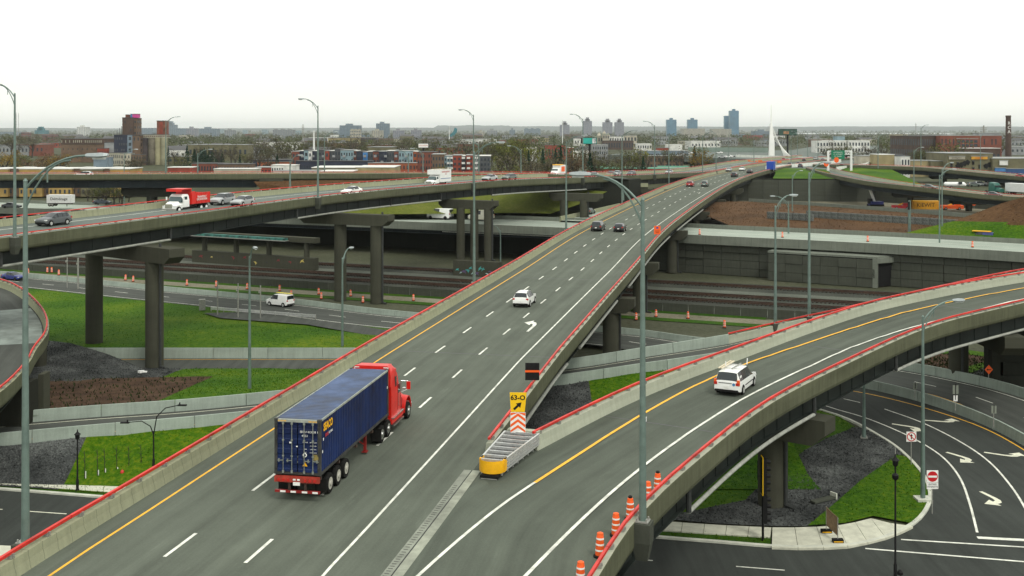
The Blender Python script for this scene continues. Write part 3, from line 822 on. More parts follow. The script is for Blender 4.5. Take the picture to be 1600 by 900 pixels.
def pier(parent, cols, cap, z0, zc, capd=1.9, capw=1.9, r=.95, m=PIER, base=None, pipe=True):
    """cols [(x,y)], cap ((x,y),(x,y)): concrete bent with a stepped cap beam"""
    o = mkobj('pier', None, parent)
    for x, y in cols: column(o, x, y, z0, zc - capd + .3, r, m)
    a, b_ = Vector((*cap[0], 0)), Vector((*cap[1], 0)); d = (b_ - a).normalized(); L = (b_ - a).length; ang = math.atan2(d.y, d.x)
    c = (a + b_) / 2; h = capw / 2; b = MB(); uvs = []
    for sy in (-h, h):
        for x, z in ((-L / 2, zc), (-L / 2, zc - capd * .55), (-L / 2 + 1.0, zc - capd), (L / 2 - 1.0, zc - capd), (L / 2, zc - capd * .55), (L / 2, zc)):
            q = c + d * x + Vector((-d.y, d.x, 0)) * sy; b.v.append((q.x, q.y, z)); uvs.append((z, x))
    b.f = [[0, 1, 2, 3, 4, 5][::-1], [6, 7, 8, 9, 10, 11]] + [[i, (i + 1) % 6, 6 + (i + 1) % 6, 6 + i] for i in range(6)]; b.m = [0] * 8
    b.build('pier_cap', m, o, uvs=uvs)
    if pipe:
        x, y = cols[-1]; n = Vector((-d.y, d.x, 0)); n = n if n.y < 0 else -n
        e = Vector((x, y, 0)) + d * (r + .12)
        b = MB(); b.tube([(e.x, e.y, z0 + .1), (e.x, e.y, zc + .4)], .16, 8); b.tube([(e.x, e.y, z0 + .2), (e.x + .7 * d.x, e.y - .5, z0 + .1)], .17, 8)
        b.build('drain_pipe', PIPED, o, smooth=40)
    return o
def sY(road, Y, side='L'):
    return min(zip(road.S, road.L if side == 'L' else road.R), key=lambda t: abs(t[1].y - Y))[0]

# ---- main ramp (four-lane viaduct with the truck)
AL = [(-23.6, 28, 9.3), (-20.6, 47.1, 9.3), (-19.0, 55.4, 9.3), (-15.3, 74.4, 9.3), (-12.3, 89.9, 9.3), (-10.2, 100.1, 9.3), (0.0, 146.7, 9.5), (14.7, 210.6, 10.2), (46.2, 321.2, 11.7), (72.0, 397.6, 12.3), (108.3, 485.8, 12.7), (140, 550, 12.75), (170, 602, 12.7)]
RA = Road.const(AL, 15.4, 2.5)
VA = empty('viaduct', (0, 0, 0), label='main grey viaduct carrying the red semi truck away toward the skyline', cat='bridge')
sa0, sa1 = 0.0, RA.len
surfA = deck(VA, RA, sa0, sa1, ASPH)
RA.ribbon('edge_line', 1.13, 1.27, 0, RA.len, .006, YPAINT, surfA)
RA.ribbon('edge_line', 12.43, 12.57, 0, RA.len, .006, WPAINT, surfA)
def dash_ref(road, off, px, py, z):  # station whose offset point is nearest a photo pixel
    g = G(px, py, z); return min((road.S[i] for i in range(len(road.S))), key=lambda q: (road.at(q, off) - g).length)
for off, ref in ((4.95, (697, 544)), (8.72, (762, 549))):
    s_ = dash_ref(RA, off, *ref, 9.3) % 9.2
    while s_ < 420:
        RA.ribbon('lane_dash', off - .085, off + .085, s_, s_ + 3.0, .006, WPAINT, surfA, step=3); s_ += 9.2
for px, py in ((836, 507), (1008, 356), (1104, 300)):
    g = G(px, py, 9.3 if py > 400 else (10.2 if py > 330 else 11.6)); q = min(RA.S, key=lambda s_: (RA.at(s_, 10.6) - g).length)
    p = RA.at(q, 10.6, .007); turn_arrow(p, RA.heading(q) - math.pi / 2, 1.0, WPAINT, surfA, p.z, True, 2.3)
for Y_ in (42, 96, 140, 176, 224, 268, 306):
    q = sY(RA, Y_); RA.ribbon('expansion_joint', .02, 15.38, q, q + .22, .005, mat('joint_steel', (.05, .052, .048), .6, .2, 3), surfA, step=1)
s_gore = sY(RA, 64.0, 'R')
parapet(VA, RA, 'L', 0, RA.len, PARA)
parapet(VA, RA, 'R', s_gore, RA.len, PARB, step=2.6)
for off in (1.2, 5.2, 10.2):
    girder(VA, RA.line(off, 0, RA.len, step=4), 1.7, STEEL, 0)
girder(VA, RA.line(-.75, s_gore - 12, RA.len, 0, True, 3), 1.7, STEEL, 3.0)
def drainA(s0, s1):
    p = RA.line(-.1, s0, s1, -1.55, True, 3); b = MB(); b.tube(p, .15, 8); b.build('drain_pipe', PIPE, VA, smooth=40)
drainA(sY(RA, 60, 'R'), sY(RA, 96, 'R')); drainA(sY(RA, 104, 'R'), sY(RA, 132, 'R')); drainA(sY(RA, 142, 'R'), sY(RA, 205, 'R')); drainA(sY(RA, 215, 'R'), sY(RA, 262, 'R'))
def pierA(Y, z0, one=False, r=1.0, ext=1.4):
    q = sY(RA, Y, 'R'); a, b_ = RA.at(q, .5), RA.atR(q, ext); z = b_.z - 2.05
    c1, c2 = RA.at(q, 4.0), RA.atR(q, -1.6)
    pier(VA, [(c1.x, c1.y), (c2.x, c2.y)], ((a.x, a.y), (b_.x, b_.y)), z0, z, 1.8, 2.0, r)
pierA(73, 0.1); pierA(137, 0); pierA(171, 0); pierA(219, .1); pierA(262, 6); pierA(300, 4); pierA(345, 4); pierA(388, 4, r=.9)
# abutment and green slope where the ramp lands
q = sY(RA, 424, 'R'); p = RA.atR(q, -6.6)
ab = MB(); ab.box((p.x, p.y + 2, 8.0), (16.6, 5, 8.4), RA.heading(q) - math.pi / 2); ab.build('abutment', PIER, VA, uvs=[(v[2], v[0]) for v in ab.v])

# ---- right ramp with the minivan
def AR(Y): return RA.atR(sY(RA, Y, 'R'))
BLc = [AR(28), AR(47), AR(56), Vector((1.5, 65.4, 9.25)), Vector((9.2, 78.8, 9.15)), Vector((18.9, 91.6, 9.3)), Vector((29.9, 104.7, 9.7)), Vector((38.9, 113.4, 10.1)), Vector((55.5, 125.2, 10.7)), Vector((80, 140, 11.2))]
BRc = [Vector((-3.6, 24.5, 9.3)), Vector((2.75, 44.3, 9.3)), Vector((5.3, 51.8, 9.28)), Vector((9.5, 60.9, 9.2)), Vector((16.7, 74.2, 9.15)), Vector((25.4, 86.2, 9.3)), Vector((35.9, 98.8, 9.7)), Vector((44.9, 106.3, 10.1)), Vector((61, 117.6, 10.7)), Vector((86, 132.3, 11.2))]
RB = Road(BLc, BRc, 2.0)
VB = empty('viaduct', (0, 0, 0), label='curved right ramp viaduct carrying the white minivan', cat='bridge')
surfB = deck(VB, RB, 0, RB.len, ASPHB)
gb = MB(); gz = 9.285
gpts = [AR(45), AR(50), AR(56), AR(60), AR(64), AR(66), Vector((1.6, 65.6, 0)), Vector((-.3, 61.2, 0)), Vector((-2.0, 57, 0)), Vector((-4.2, 49, 0))]
gore = flat('gore_surface', gpts, gz, ASPHB, VB, None)
for X_ in (6.5, 24, 41):
    q = min(zip(RB.S, RB.L), key=lambda t: abs(t[1].x - X_))[0]; RB.ribbon('expansion_joint', .02, -.02, q, q + .2, .005, mat('joint_steel', (.05, .052, .048)), surfB, False, True, step=1)
s_b0 = sY(RB, 65.4)
parapet(VB, RB, 'L', s_b0, RB.len, PARB, step=2.6)
parapet(VB, RB, 'R', 0, RB.len, PARB, step=2.6)
# left line: white in the gore, then yellow; right line white
bs = [Vector((-4.0, 46.8, 0)), Vector((-1.0, 54.7, 0)), Vector((1.2, 59.4, 0))]
pathstrip('edge_line', [p + Vector((0, 0, 0)) for p in spline([Vector((-8.2, 34, 0))] + bs, 1.5)], .17, 9.31, WPAINT, surfB)
by = [Vector(p) for p in ((1.2, 59.4, 9.25), (8.7, 74.3, 9.17), (14.2, 83.5, 9.2), (20.5, 91.6, 9.33), (32.9, 104.7, 9.78), (41.8, 112.6, 10.2), (56.2, 122.6, 10.66), (80.6, 138.4, 11.2))]
bw = [Vector(p) for p in ((-5.2, 31, 9.3), (0.7, 47.3, 9.3), (7.4, 62.6, 9.22), (15.9, 78.0, 9.17), (25.2, 90.6, 9.36), (30.6, 97.0, 9.56), (38.6, 104.4, 9.92), (58, 119.4, 10.6), (84, 135, 11.2))]
def lineon(name, road, pts, w, m, parent, dz=.008):
    pts = spline(pts, 1.5); b = MB(); fr = frames(pts)
    for p, d, n in fr:
        i = min(range(len(road.L)), key=lambda k: (road.L[k] - p).length + (road.R[k] - p).length)
        z = max(road.L[max(0, i - 1)].z, road.L[i].z, road.L[min(len(road.L) - 1, i + 1)].z) + dz
        b.v += [(p.x - n.x * w / 2, p.y - n.y * w / 2, z), (p.x + n.x * w / 2, p.y + n.y * w / 2, z)]
    for i in range(len(fr) - 1): b.f.append([2 * i, 2 * i + 1, 2 * i + 3, 2 * i + 2]); b.m.append(0)
    return b.build(name, m, parent)
lineon('edge_line', RB, by, .2, YPAINT, surfB)
lineon('edge_line', RB, bw, .18, WPAINT, surfB)
for off, rr in ((1.2, False), (4.2, False)):
    girder(VB, RB.line(off, s_b0 - 8, RB.len, step=3), 1.6, STEEL, 0)
girder(VB, RB.line(-.55, 0, RB.len, 0, True, 2.5), 1.75, STEEL, 2.4)
def drainB(s0, s1):
    p = RB.line(.12, s0, s1, -1.95, True, 2); b = MB(); b.tube(p, .13, 8); b.build('drain_pipe', PIPE, VB, smooth=40)
    for q in (s0, s1):
        a = RB.atR(q, .12, -1.95); c = RB.atR(q, .1, -.7); b = MB(); b.tube([a, c], .15, 8); b.build('downpipe', PIPED, VB, smooth=40)
sBx = lambda X: min(zip(RB.S, RB.R), key=lambda t: abs(t[1].x - X))[0]
drainB(sBx(9.8), sBx(21.5)); drainB(sBx(33), sBx(58))
def pierB(q, z0, loff=1.0, ext=1.3, cx=-3.2):
    a, b_ = RB.at(q, loff), RB.atR(q, ext); c = RB.atR(q, cx)
    pier(VB, [(c.x, c.y)], ((a.x, a.y), (b_.x, b_.y)), z0, b_.z - 2.1, 1.9, 2.1, 1.0)
pierB(sBx(22.3), 0.05)
c_ = RB.atR(sBx(47.5), 1.2)
pier(VB, [(50.0, 125.4)], ((49.0, 127.5), (c_.x, c_.y)), 0.05, 8.1, 1.9, 2.1, 1.05)
# the rising ramp becomes a deck beside it
VG = empty('viaduct', (0, 0, 0), label='narrow ramp deck with a red rail running along behind the right ramp', cat='bridge')
g0 = sgx(23.5)
parapet(VG, RAMPG, 'L', g0, RAMPG.len, PARB, step=2.6)
a_ = RAMPG.line(-.3, g0, RAMPG.len, -.35, step=3); c2 = RAMPG.line(.3, g0, RAMPG.len, -.35, True, step=3); b_ = MB()
for p, q in zip(a_, c2): b_.v += [tuple(p), tuple(q)]
for i in range(len(a_) - 1): b_.f.append([2 * i, 2 * i + 2, 2 * i + 3, 2 * i + 1]); b_.m.append(0)
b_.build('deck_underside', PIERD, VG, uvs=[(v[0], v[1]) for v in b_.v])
girder(VG, RAMPG.line(.8, g0, RAMPG.len, step=3), 1.3, STEEL, 0)
# big abutment wall under the far end of the ramp
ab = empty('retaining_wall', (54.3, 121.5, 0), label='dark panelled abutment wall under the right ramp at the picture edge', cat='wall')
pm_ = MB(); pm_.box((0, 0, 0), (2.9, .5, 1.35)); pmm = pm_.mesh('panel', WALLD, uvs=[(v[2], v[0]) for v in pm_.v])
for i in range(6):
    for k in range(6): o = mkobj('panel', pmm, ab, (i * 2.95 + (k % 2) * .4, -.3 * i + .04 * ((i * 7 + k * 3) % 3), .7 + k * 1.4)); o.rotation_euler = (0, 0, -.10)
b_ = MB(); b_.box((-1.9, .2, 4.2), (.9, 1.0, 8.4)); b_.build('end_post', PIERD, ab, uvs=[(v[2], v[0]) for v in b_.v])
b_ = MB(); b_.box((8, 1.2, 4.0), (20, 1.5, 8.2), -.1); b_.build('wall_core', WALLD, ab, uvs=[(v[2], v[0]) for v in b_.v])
flat('mulch_bed', [G(*p) for p in [(1395, 568), (1440, 576), (1500, 588), (1555, 592), (1558, 562), (1500, 553), (1420, 554)]], .12, MULCH)
flat('gravel_bed', [G(*p) for p in [(1500, 592), (1560, 606), (1640, 626), (1640, 592), (1558, 568)]], .14, GRAVEL)
flat('grass_strip', [G(*p) for p in [(1400, 556), (1500, 554), (1560, 562), (1560, 556), (1500, 547), (1400, 548)]], .18, GRASS)
flat('grass_strip', [G(*p) for p in [(1488, 582), (1558, 562), (1562, 568), (1502, 590)]], .18, GRASS)
# joint down the gore between the two decks
jn = empty('deck_joint', (0, 0, 0)); jn.parent = VB
for n_, o0, o1, m_ in (('joint_header', -.52, -.10, mat('joint_concrete', (.20, .215, .175), .9, .2, .8)), ('joint_plate', -.10, -.04, BLACK), ('joint_header', -.04, .42, mat('joint_concrete2', (.25, .265, .21), .9, .2, .8))):
    RA.ribbon(n_, o0, o1, 4, sY(RA, 61.5, 'R'), .012, m_, jn, True, True)
tb = MB()
q = 6.0
while q < sY(RA, 58, 'R'):
    p = RA.atR(q, -.32, .022); tb.box((p.x, p.y, p.z - .006), (.05, .20, .02), RA.heading(q)); q += .3
tag(tb.build('joint_teeth', mat('joint_groove', (.09, .095, .08), .8, .1, 3), jn), kind='stuff')

# ---- left viaduct (dump truck)
CN = [(-60, 88, 16.2), (-51.5, 113.1, 16.35), (-48.5, 121.7, 16.4), (-40.4, 144.6, 16.55), (-36.0, 160.2, 16.6), (-28.6, 184.0, 16.6), (-16.0, 210.5, 16.6), (0.0, 242, 16.4), (17.3, 271.5, 15.7), (41.0, 325, 14.3), (70.0, 396, 12.6), (106.3, 486.5, 12.7), (138, 551, 12.75), (167, 603, 12.7)]
CNr = [Vector(p) for p in CN][::-1]
RC = Road.const(CNr, 10.6, 3.0, drop=-.62)
VC = empty('viaduct', (0, 0, 0), label='left viaduct carrying the red dump truck and the cube van', cat='bridge')
surfC = deck(VC, RC, 0, RC.len, ASPHC)
RC.ribbon('edge_line', .9, 1.05, 0, RC.len, .006, WPAINT, surfC)
RC.ribbon('edge_line', 8.6, 8.75, 0, RC.len, .006, WPAINT, surfC)
RC.ribbon('lane_line', 4.75, 4.88, 0, RC.len, .006, CREAM, surfC)
sC = lambda px: near_s(RC, px)
parapet(VC, RC, 'L', 0, RC.len, PARA, step=2.6, rs=.8)
parapet(VC, RC, 'R', 0, RC.len, PARA, step=2.6, rs=.8)
for off in (4.5, 8.2): girder(VC, RC.line(off, 0, RC.len, step=5), 1.7, STEELB, 0)
girder(VC, RC.line(.8, 0, RC.len, step=3), 1.85, STEEL, 3.4)
def drainC(p0, p1):
    a, b_ = sorted((sC(p0), sC(p1))); p = RC.line(.15, a, b_, -2.15, step=3); b = MB(); b.tube(p, .14, 8); b.build('drain_pipe', PIPE, VC, smooth=40)
    for q in (a, b_):
        b = MB(); b.tube([RC.at(q, .12, -2.15), RC.at(q, .12, -.75)], .16, 8); b.build('downpipe', PIPED, VC, smooth=40)
drainC(2, 262); drainC(472, 605); drainC(612, 690); drainC(770, 920)
pier(VC, [(-52.6, 141), (-42.3, 132.5)], ((-56.5, 144), (-38.8, 129.7)), 0, 14.25, 1.8, 2.1, 1.05)
pier(VC, [(-28.2, 184), (-21.9, 181)], ((-35, 187), (-19.4, 179.8)), 0, 14.35, 1.8, 2.1, 1.0)
cb = rpt(0, 5.0)
pier(VC, [(-10.0, 218), (-7.3, 217), (-4.6, 215.8)], ((-14, 221), (-3.0, 215.4)), 2.8, 14.35, 1.7, 2.0, .8)
pier(VC, [(12.0, 259), (16.5, 257)], ((9.0, 261), (20.5, 255.6)), 7.8, 13.4, 1.8, 2.0, .95)
pier(VC, [(33, 312), (38, 308)], ((26, 317), (42, 306)), 8, 11.7, 2.0, 2.0, .95)
b_ = MB(); b_.box((0, 0, 1.45), (9.6, 1.6, 2.9)); cwall = b_.build('crash_wall', PIER, VC, (-6.6, 214.6, 0), (0, 0, math.atan2(rd.y, rd.x)), uvs=[(v[2], v[0]) for v in b_.v])
def graffiti(parent, x0, x1, z0, z1, y, n, mats, seed):
    rnd = random.Random(seed)
    for k in range(n):
        x = x0 + (x1 - x0) * (k + .5) / n + rnd.uniform(-.1, .1); z = rnd.uniform(z0, z1); s = rnd.uniform(.35, .75); a = rnd.uniform(-.8, .8)
        pts = [(-.9, -.2), (-.2, .45), (.9, .5), (.5, .2), (.75, -.5), (.3, -.15), (-.3, -.05)]
        b = MB(); c_, s_ = math.cos(a), math.sin(a)
        vs = [(x + (u * c_ - v * s_) * s, y - .004 * (k % 3 + 1), z + (u * s_ + v * c_) * s) for u, v in pts]
        b.quadlist(vs, [list(range(7))]); b.build('graffiti_stroke', mats[k % len(mats)], parent)
TEAL = mat('teal_spray', (0.05, 0.30, 0.28), .7, .15, 3); TEALL = mat('pale_spray', (0.35, 0.5, 0.48), .7, .15, 3); PURP = mat('purple_spray', (0.10, 0.07, 0.14), .7, .1, 3)
MAROON = mat('maroon_spray', (0.17, 0.02, 0.025), .7, .15, 3); PALEY = mat('yellow_spray', (0.5, 0.40, 0.10), .7, .15, 3)
graffiti(cwall, -4.2, 3.2, .5, 1.6, -.82, 11, [TEAL, TEALL, PURP, TEAL], 3)

# ---- far left ramp joining the left viaduct
EN = [(30, 287, 15.6), (8, 279, 16.2), (-20, 273, 16.6), (-40, 271, 16.65), (-61.7, 270, 16.6), (-90, 270.5, 16.5), (-123, 270.5, 16.4), (-170, 268, 16.2), (-220, 262, 16.0)]
RE = Road.const([Vector(p) for p in EN], 9.0, 4.0)
VE = empty('viaduct', (0, 0, 0), label='straight ramp bridge in the left distance with a white car on it', cat='bridge')
surfE = deck(VE, RE, 0, RE.len, ASPHC)
RE.ribbon('edge_line', .9, 1.05, 0, RE.len, .006, WPAINT, surfE)
parapet(VE, RE, 'L', 12, RE.len, PARA, step=2.6, rs=.6); parapet(VE, RE, 'R', 0, RE.len, PARA, step=2.6, rs=.6)
sE = lambda X: min(zip(RE.S, RE.L), key=lambda t: abs(t[1].x - X))[0]
girder(VE, RE.line(.6, sE(-60), RE.len, step=4), 2.2, STEELB, 3.4); girder(VE, RE.line(7.5, sE(-60), RE.len, step=5), 2.2, STEELB, 0)
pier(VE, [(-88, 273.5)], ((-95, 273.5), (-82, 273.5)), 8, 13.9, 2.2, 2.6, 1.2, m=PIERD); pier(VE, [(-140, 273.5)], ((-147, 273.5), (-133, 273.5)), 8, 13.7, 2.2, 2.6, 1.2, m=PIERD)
b_ = MB(); b_.box((-57.8, 273.5, 12.2), (5.6, 9.6, 8.4)); b_.build('abutment', PIER, VE, uvs=[(v[2], v[0]) for v in b_.v])
b_ = MB(); b_.prism([(-55, 269.6, 0), (-55, 279, 0), (34, 296, -1), (30, 287.5, -1)], 8, 16.2); b_.build('abutment', WALLD, VE, uvs=[(v[2], v[0]) for v in b_.v])
# banks round it
sheet('grass_bank', [[(-56, 268.9, 13.4), (-20, 271, 14.2), (6, 276.5, 14.0), (24, 282, 12.5)], [(-52, 262, 10.6), (-20, 263, 11.6), (4, 268, 11.6), (18, 273, 10.4)], [(-48, 256, 8.6), (-20, 256, 8.8), (0, 258, 8.9), (9, 261, 8.5)]], GRASSY)
sheet('soil_bank', [[(-62, 268.8, 15.6), (-50, 269, 15.9), (-24, 271.4, 15.9)], [(-54, 262, 9), (-44, 260, 13), (-24, 262, 14.2)]], SOIL)

# ---- curved ramp at the left edge
KR = [(-39.0, 78, 6.9), (-40.2, 88, 7), (-42.2, 96.5, 7), (-44.3, 103, 7), (-46.4, 110.5, 7), (-48.9, 117, 7), (-52.2, 124, 7), (-56.6, 132, 7), (-62.4, 141.5, 7), (-69, 150, 7), (-84, 165, 6.6)]
RK = Road.const([Vector(p) for p in KR][::-1], 9.0, 2.0)
VK = empty('viaduct', (0, 0, 0), label='tightly curved ramp with a red rail at the left picture edge', cat='bridge')
surfK = deck(VK, RK, 0, RK.len, ASPHM)
parapet(VK, RK, 'L', 0, RK.len, PARA, step=2.0); parapet(VK, RK, 'R', 0, RK.len, PARA, posts=False)
RK.ribbon('concrete_patch', .15, 8.9, sY(RK, 131.5), sY(RK, 110), .006, mat('patch_concrete', (.21, .245, .22), .85, .25, .35), surfK)
RK.ribbon('edge_line', 4.6, 4.75, 0, RK.len, .012, CREAM, surfK)
girder(VK, RK.line(.7, 0, RK.len, step=3), 1.3, STEEL, 0)
b_ = MB(); b_.box((-45.6, 97.5, 3.0), (7.6, 2.6, 6.2)); b_.build('pier', PIERD, VK, uvs=[(v[2], v[0]) for v in b_.v])
b_ = MB(); b_.box((-42.2, 101.0, 3.0), (.5, 1.4, 6.2)); b_.build('pier', PIER, VK, uvs=[(v[2], v[0]) for v in b_.v])
column(VK, -54, 128, 0, 6, .8)

# ---- highway on the retaining wall behind the tracks
VD = empty('viaduct', (0, 0, 0), label='pale highway on the long retaining wall behind the railway', cat='bridge')
sD = lambda X: min(zip(ROAD_D.S, ROAD_D.L), key=lambda t: abs(t[1].x - X))[0]
surfD = deck(VD, ROAD_D, 0, ROAD_D.len, ASPHW)
for o_ in (1.6, 14.4): ROAD_D.ribbon('edge_line', o_, o_ + .15, 0, ROAD_D.len, .006, WPAINT, surfD)
ROAD_D.ribbon('lane_line', 8, 8.12, 0, ROAD_D.len, .006, CREAM, surfD)
sweep('parapet', ROAD_D.line(0, 0, ROAD_D.len, step=5), [(0, .02), (-.05, .14), (-.4, .14), (-.45, -1.55), (.2, -1.55), (.2, -.05)], WALLT, VD)
sweep('parapet', ROAD_D.line(0, 0, ROAD_D.len, 0, True, step=5), [(0, -.1), (.1, .85), (.4, .85), (.45, -.3)], WALLT, VD)
for o_ in (.5, 5, 10, 15): girder(VD, ROAD_D.line(o_, sD(9), sD(-200), step=6), 1.9, STEELB, 4.0 if o_ < 1 else 0, top=-.5)
b_ = MB(); b_.tube(ROAD_D.line(-.1, sD(8), sD(-14), -1.8, step=4), .1, 6); b_.build('drain_pipe', PIPE, VD)
# piers of its railway span with a painted crash wall
pd = mkobj('pier', None, VD)
p0, p1 = G(300, 409.5), G(490, 423.5); dd = (p1 - p0).normalized(); an = math.atan2(dd.y, dd.x); Lg = (p1 - p0).length
b_ = MB(); b_.box((Lg / 2, .8, 1.25), (Lg, 1.6, 2.5)); cw2 = b_.build('crash_wall', PIER, pd, p0, (0, 0, an), uvs=[(v[2], v[0]) for v in b_.v])
graffiti(cw2, 1.0, Lg - 1.5, .8, 1.7, -.01, 10, [MAROON, PALEY, mat('black_spray', (.03, .025, .03), .7, .1, 3), MAROON], 11)
for t in (.09, .36, .63, .93):
    q = p0 + dd * (Lg * t) + Vector((.38, .92, 0)) * .8; column(pd, q.x, q.y, 2.4, 6.0, .55)
b_ = MB(); b_.box((Lg * .52, .8, 6.0), (Lg * .98, 1.7, 1.0)); b_.build('pier_cap', PIER, pd, p0, (0, 0, an), uvs=[(v[2], v[0]) for v in b_.v])
NET = mat('green_netting', (0.03, 0.12, 0.10), .8, .5, 1.2)
b_ = MB(); b_.box((Lg * .42, -.6, 5.75), (Lg * .78, 1.8, .12)); nb = b_.build('work_platform', GALV, pd, p0, (0, 0, an))
b_ = MB(); b_.box((Lg * .42, -.45, 6.05), (Lg * .76, 1.5, .45)); b_.build('netting', NET, nb)
# retaining wall panels, right of the railway span
MWL = empty('retaining_wall', (11, 222, 0), label='long dark panelled retaining wall between the railway and the pale highway', cat='wall')
wl_pts = ROAD_D.line(.35, sD(116), sD(9), 0, step=3.6)[::-1]
pb = MB(); pb.box((0, .1, 0), (3.5, .3, 1.39)); pmw = [pb.mesh('panel', WALL, uvs=[(v[2] + k * 3, v[0] + k * 5) for v in pb.v]) for k in range(3)]
for i in range(len(wl_pts) - 1):
    p = (wl_pts[i] + wl_pts[i + 1]) / 2; d = (wl_pts[i + 1] - wl_pts[i]); h = math.atan2(d.y, d.x)
    for k in range(5):
        if k == 4: continue
        o = mkobj('panel', pmw[(i * 3 + k * 5) % 3], MWL, Vector((p.x, p.y + .13 * ((i // 3 * 5 + k * 7) % 3), .75 + k * 1.46)) - Vector((11, 222, 0)), (0, 0, h)); o.scale = (d.length / 3.56, 1, 1)
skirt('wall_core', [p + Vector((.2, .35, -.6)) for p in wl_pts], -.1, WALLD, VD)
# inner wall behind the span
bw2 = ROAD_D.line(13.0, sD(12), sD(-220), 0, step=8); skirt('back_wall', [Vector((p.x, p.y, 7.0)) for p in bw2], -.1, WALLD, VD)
rw = ROAD_D.line(13.0, sD(30), sD(9), 0, step=8)
skirt('back_wall', [Vector((9.9, 235, 7)), Vector((14.3, 249, 7))], -.1, WALLD, VD)
# box portal in front of the wall
bp = empty('tunnel_portal', G(1212, 441), label='concrete box culvert portal at the foot of the retaining wall', cat='tunnel')
pA, pB = G(1200, 438), G(1367, 450); dd = (pB - pA).normalized(); an = math.atan2(dd.y, dd.x); L_ = (pB - pA).length
bp.location = pA; bp.rotation_euler = (0, 0, an)
for i in range(6):
    for k in range(3):
        b_ = MB(); b_.box((L_ * (i + .5) / 6, .1 + .05 * ((i + k) % 3), .85 + k * 1.65), (L_ / 6 - .05, .3, 1.6)); b_.build('panel', WALL, bp, uvs=[(v[2] + i, v[0] * .9 + k * 4) for v in b_.v])
b_ = MB(); b_.box((L_ / 2, 3.4, 5.3), (L_ + .2, 6.6, .35)); b_.build('roof_slab', WALLT, bp, uvs=[(v[1], v[0]) for v in b_.v])
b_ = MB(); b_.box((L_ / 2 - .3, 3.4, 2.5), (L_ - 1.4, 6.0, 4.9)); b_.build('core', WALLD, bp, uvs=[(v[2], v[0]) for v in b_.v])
b_ = MB(); b_.box((L_, .35, 2.6), (.8, .8, 5.2)); b_.box((L_ + 3.4, 6.3, 2.6), (.7, .7, 5.2)); b_.bar((L_, .35, 4.75), (L_ + 3.4, 6.3, 4.75), .7, .9); b_.build('portal_frame', WALLT, bp, uvs=[(v[2], v[1]) for v in b_.v])
b_ = MB(); b_.quadlist([(L_ - .1, .6, .05), (L_ + 3.2, 6.2, .05), (L_ + 3.2, 6.2, 4.5), (L_ - .1, .6, 4.5)], [(0, 1, 2, 3)]); b_.build('portal_shade_sheet', BLACK, bp)  # flat black sheet painting the shade inside the portal
b_ = MB(); b_.prism([(L_ - .2, .2), (L_ + 3.6, 6.6), (L_ - .2, 6.6)], 5.15, 5.46); b_.build('roof_slab', WALLT, bp, uvs=[(v[0], v[1]) for v in b_.v])

# ---- soil bank, second road and walls behind it (right)
dfar = lambda X: ROAD_D.at(sD(X), 16.9)
xs = [38, 46, 54, 62, 72, 82, 94, 112]
R2 = Road.const([Vector(p) for p in ((116, 205, 9.2), (108, 222, 9.2), (99, 241, 9.3), (83.5, 266, 9.3), (63.5, 299, 9.0))], 7.0, 4.0)
low = [ROAD_D.atR(sD(x), .6, -.1) for x in xs]
up = [Vector(p) for p in ((42, 300, 9.0), (63.5, 299, 9.0), (72, 285, 9.2), (82, 268, 9.3), (91, 254, 9.3), (99, 240.5, 9.2), (105, 229, 9.1), (114, 208, 9.0))]
sheet('soil_bank', [low, [a.lerp(b, .5) + Vector((0, 0, .15)) for a, b in zip(low, up)], [p + Vector((0, 0, -.12)) for p in up]], SOIL)
ro = R2.ribbon('upper_road', 0, 7.0, 0, R2.len, 0.0, ASPHW); ro['kind'] = 'structure'
sweep('upper_kerb', R2.line(0, 0, R2.len, step=5), [(0, 0), (-.05, .7), (-.4, .7), (-.45, -.9)], WALLT, ro)
skirt('road_side', R2.line(7.0, 0, R2.len, 0, step=6), 3.9, WALLD, ro)
def block_wall(name, pts, h, label, m=None):
    o = empty(name, pts[0], label=label, cat='wall'); L = arclen(pts)[-1]; n = int(L / 1.6)
    b0 = MB(); b0.box((0, 0, 0), (1.55, .7, .72)); me = b0.mesh('block', m or mat('gabion_stone', (.11, .12, .11), .95, .4, 4))
    for i in range(n):
        q = cut(pts, max(.01, L * (i + .5) / n - .1), L * (i + .5) / n); p = q[-1]; d = (p - q[0]); hh = math.atan2(d.y, d.x)
        for k in range(h): mkobj('block', me, o, p - pts[0] + Vector((0, .1 * k, .36 + k * .74)), (0, 0, hh))
    return o
mid = [a.lerp(b, .48) + Vector((0, -.4, .1)) for a, b in zip(low, up)]
block_wall('block_wall', mid[2:6], 2, 'dark stone block row crossing the brown soil bank')
block_wall('block_wall', [p + Vector((-1, -9, -.1)) for p in mid[1:3]], 2, 'short dark stone block row behind the viaduct piers')
# soil mound at the right edge
mo = [[(78, 203, 8.6), (90, 192, 8.6), (104, 182, 8.6), (125, 168, 8.6)], [(82, 208, 11.0), (92, 199, 12.2), (102, 192, 14.2), (128, 178, 16)], [(85.5, 211, 11.5), (91, 208, 14.4), (97, 204, 16.9), (132, 186, 21)], [(90, 217, 11.2), (98, 216, 13.6), (112, 212, 17), (140, 200, 20)], [(98, 228, 4), (112, 228, 4), (135, 222, 4), (155, 214, 4)]]
mo = [[(x * 1.05, y * 1.05, 28 - (28 - z) * 1.05) for x, y, z in r] for r in mo]
sheet('soil_mound', mo, SOIL)
sc5 = lambda L: [Vector((x * 1.05, y * 1.05, 28 - (28 - z) * 1.05 + .12)) for x, y, z in L]
sheet('grass_bank', [sc5([(71, 206, 8.6), (86, 195, 8.7), (100, 184.5, 8.75)]), sc5([(81.5, 207.2, 11.0), (89, 200.3, 11.4), (100, 190.6, 11.6)])], GRASS)
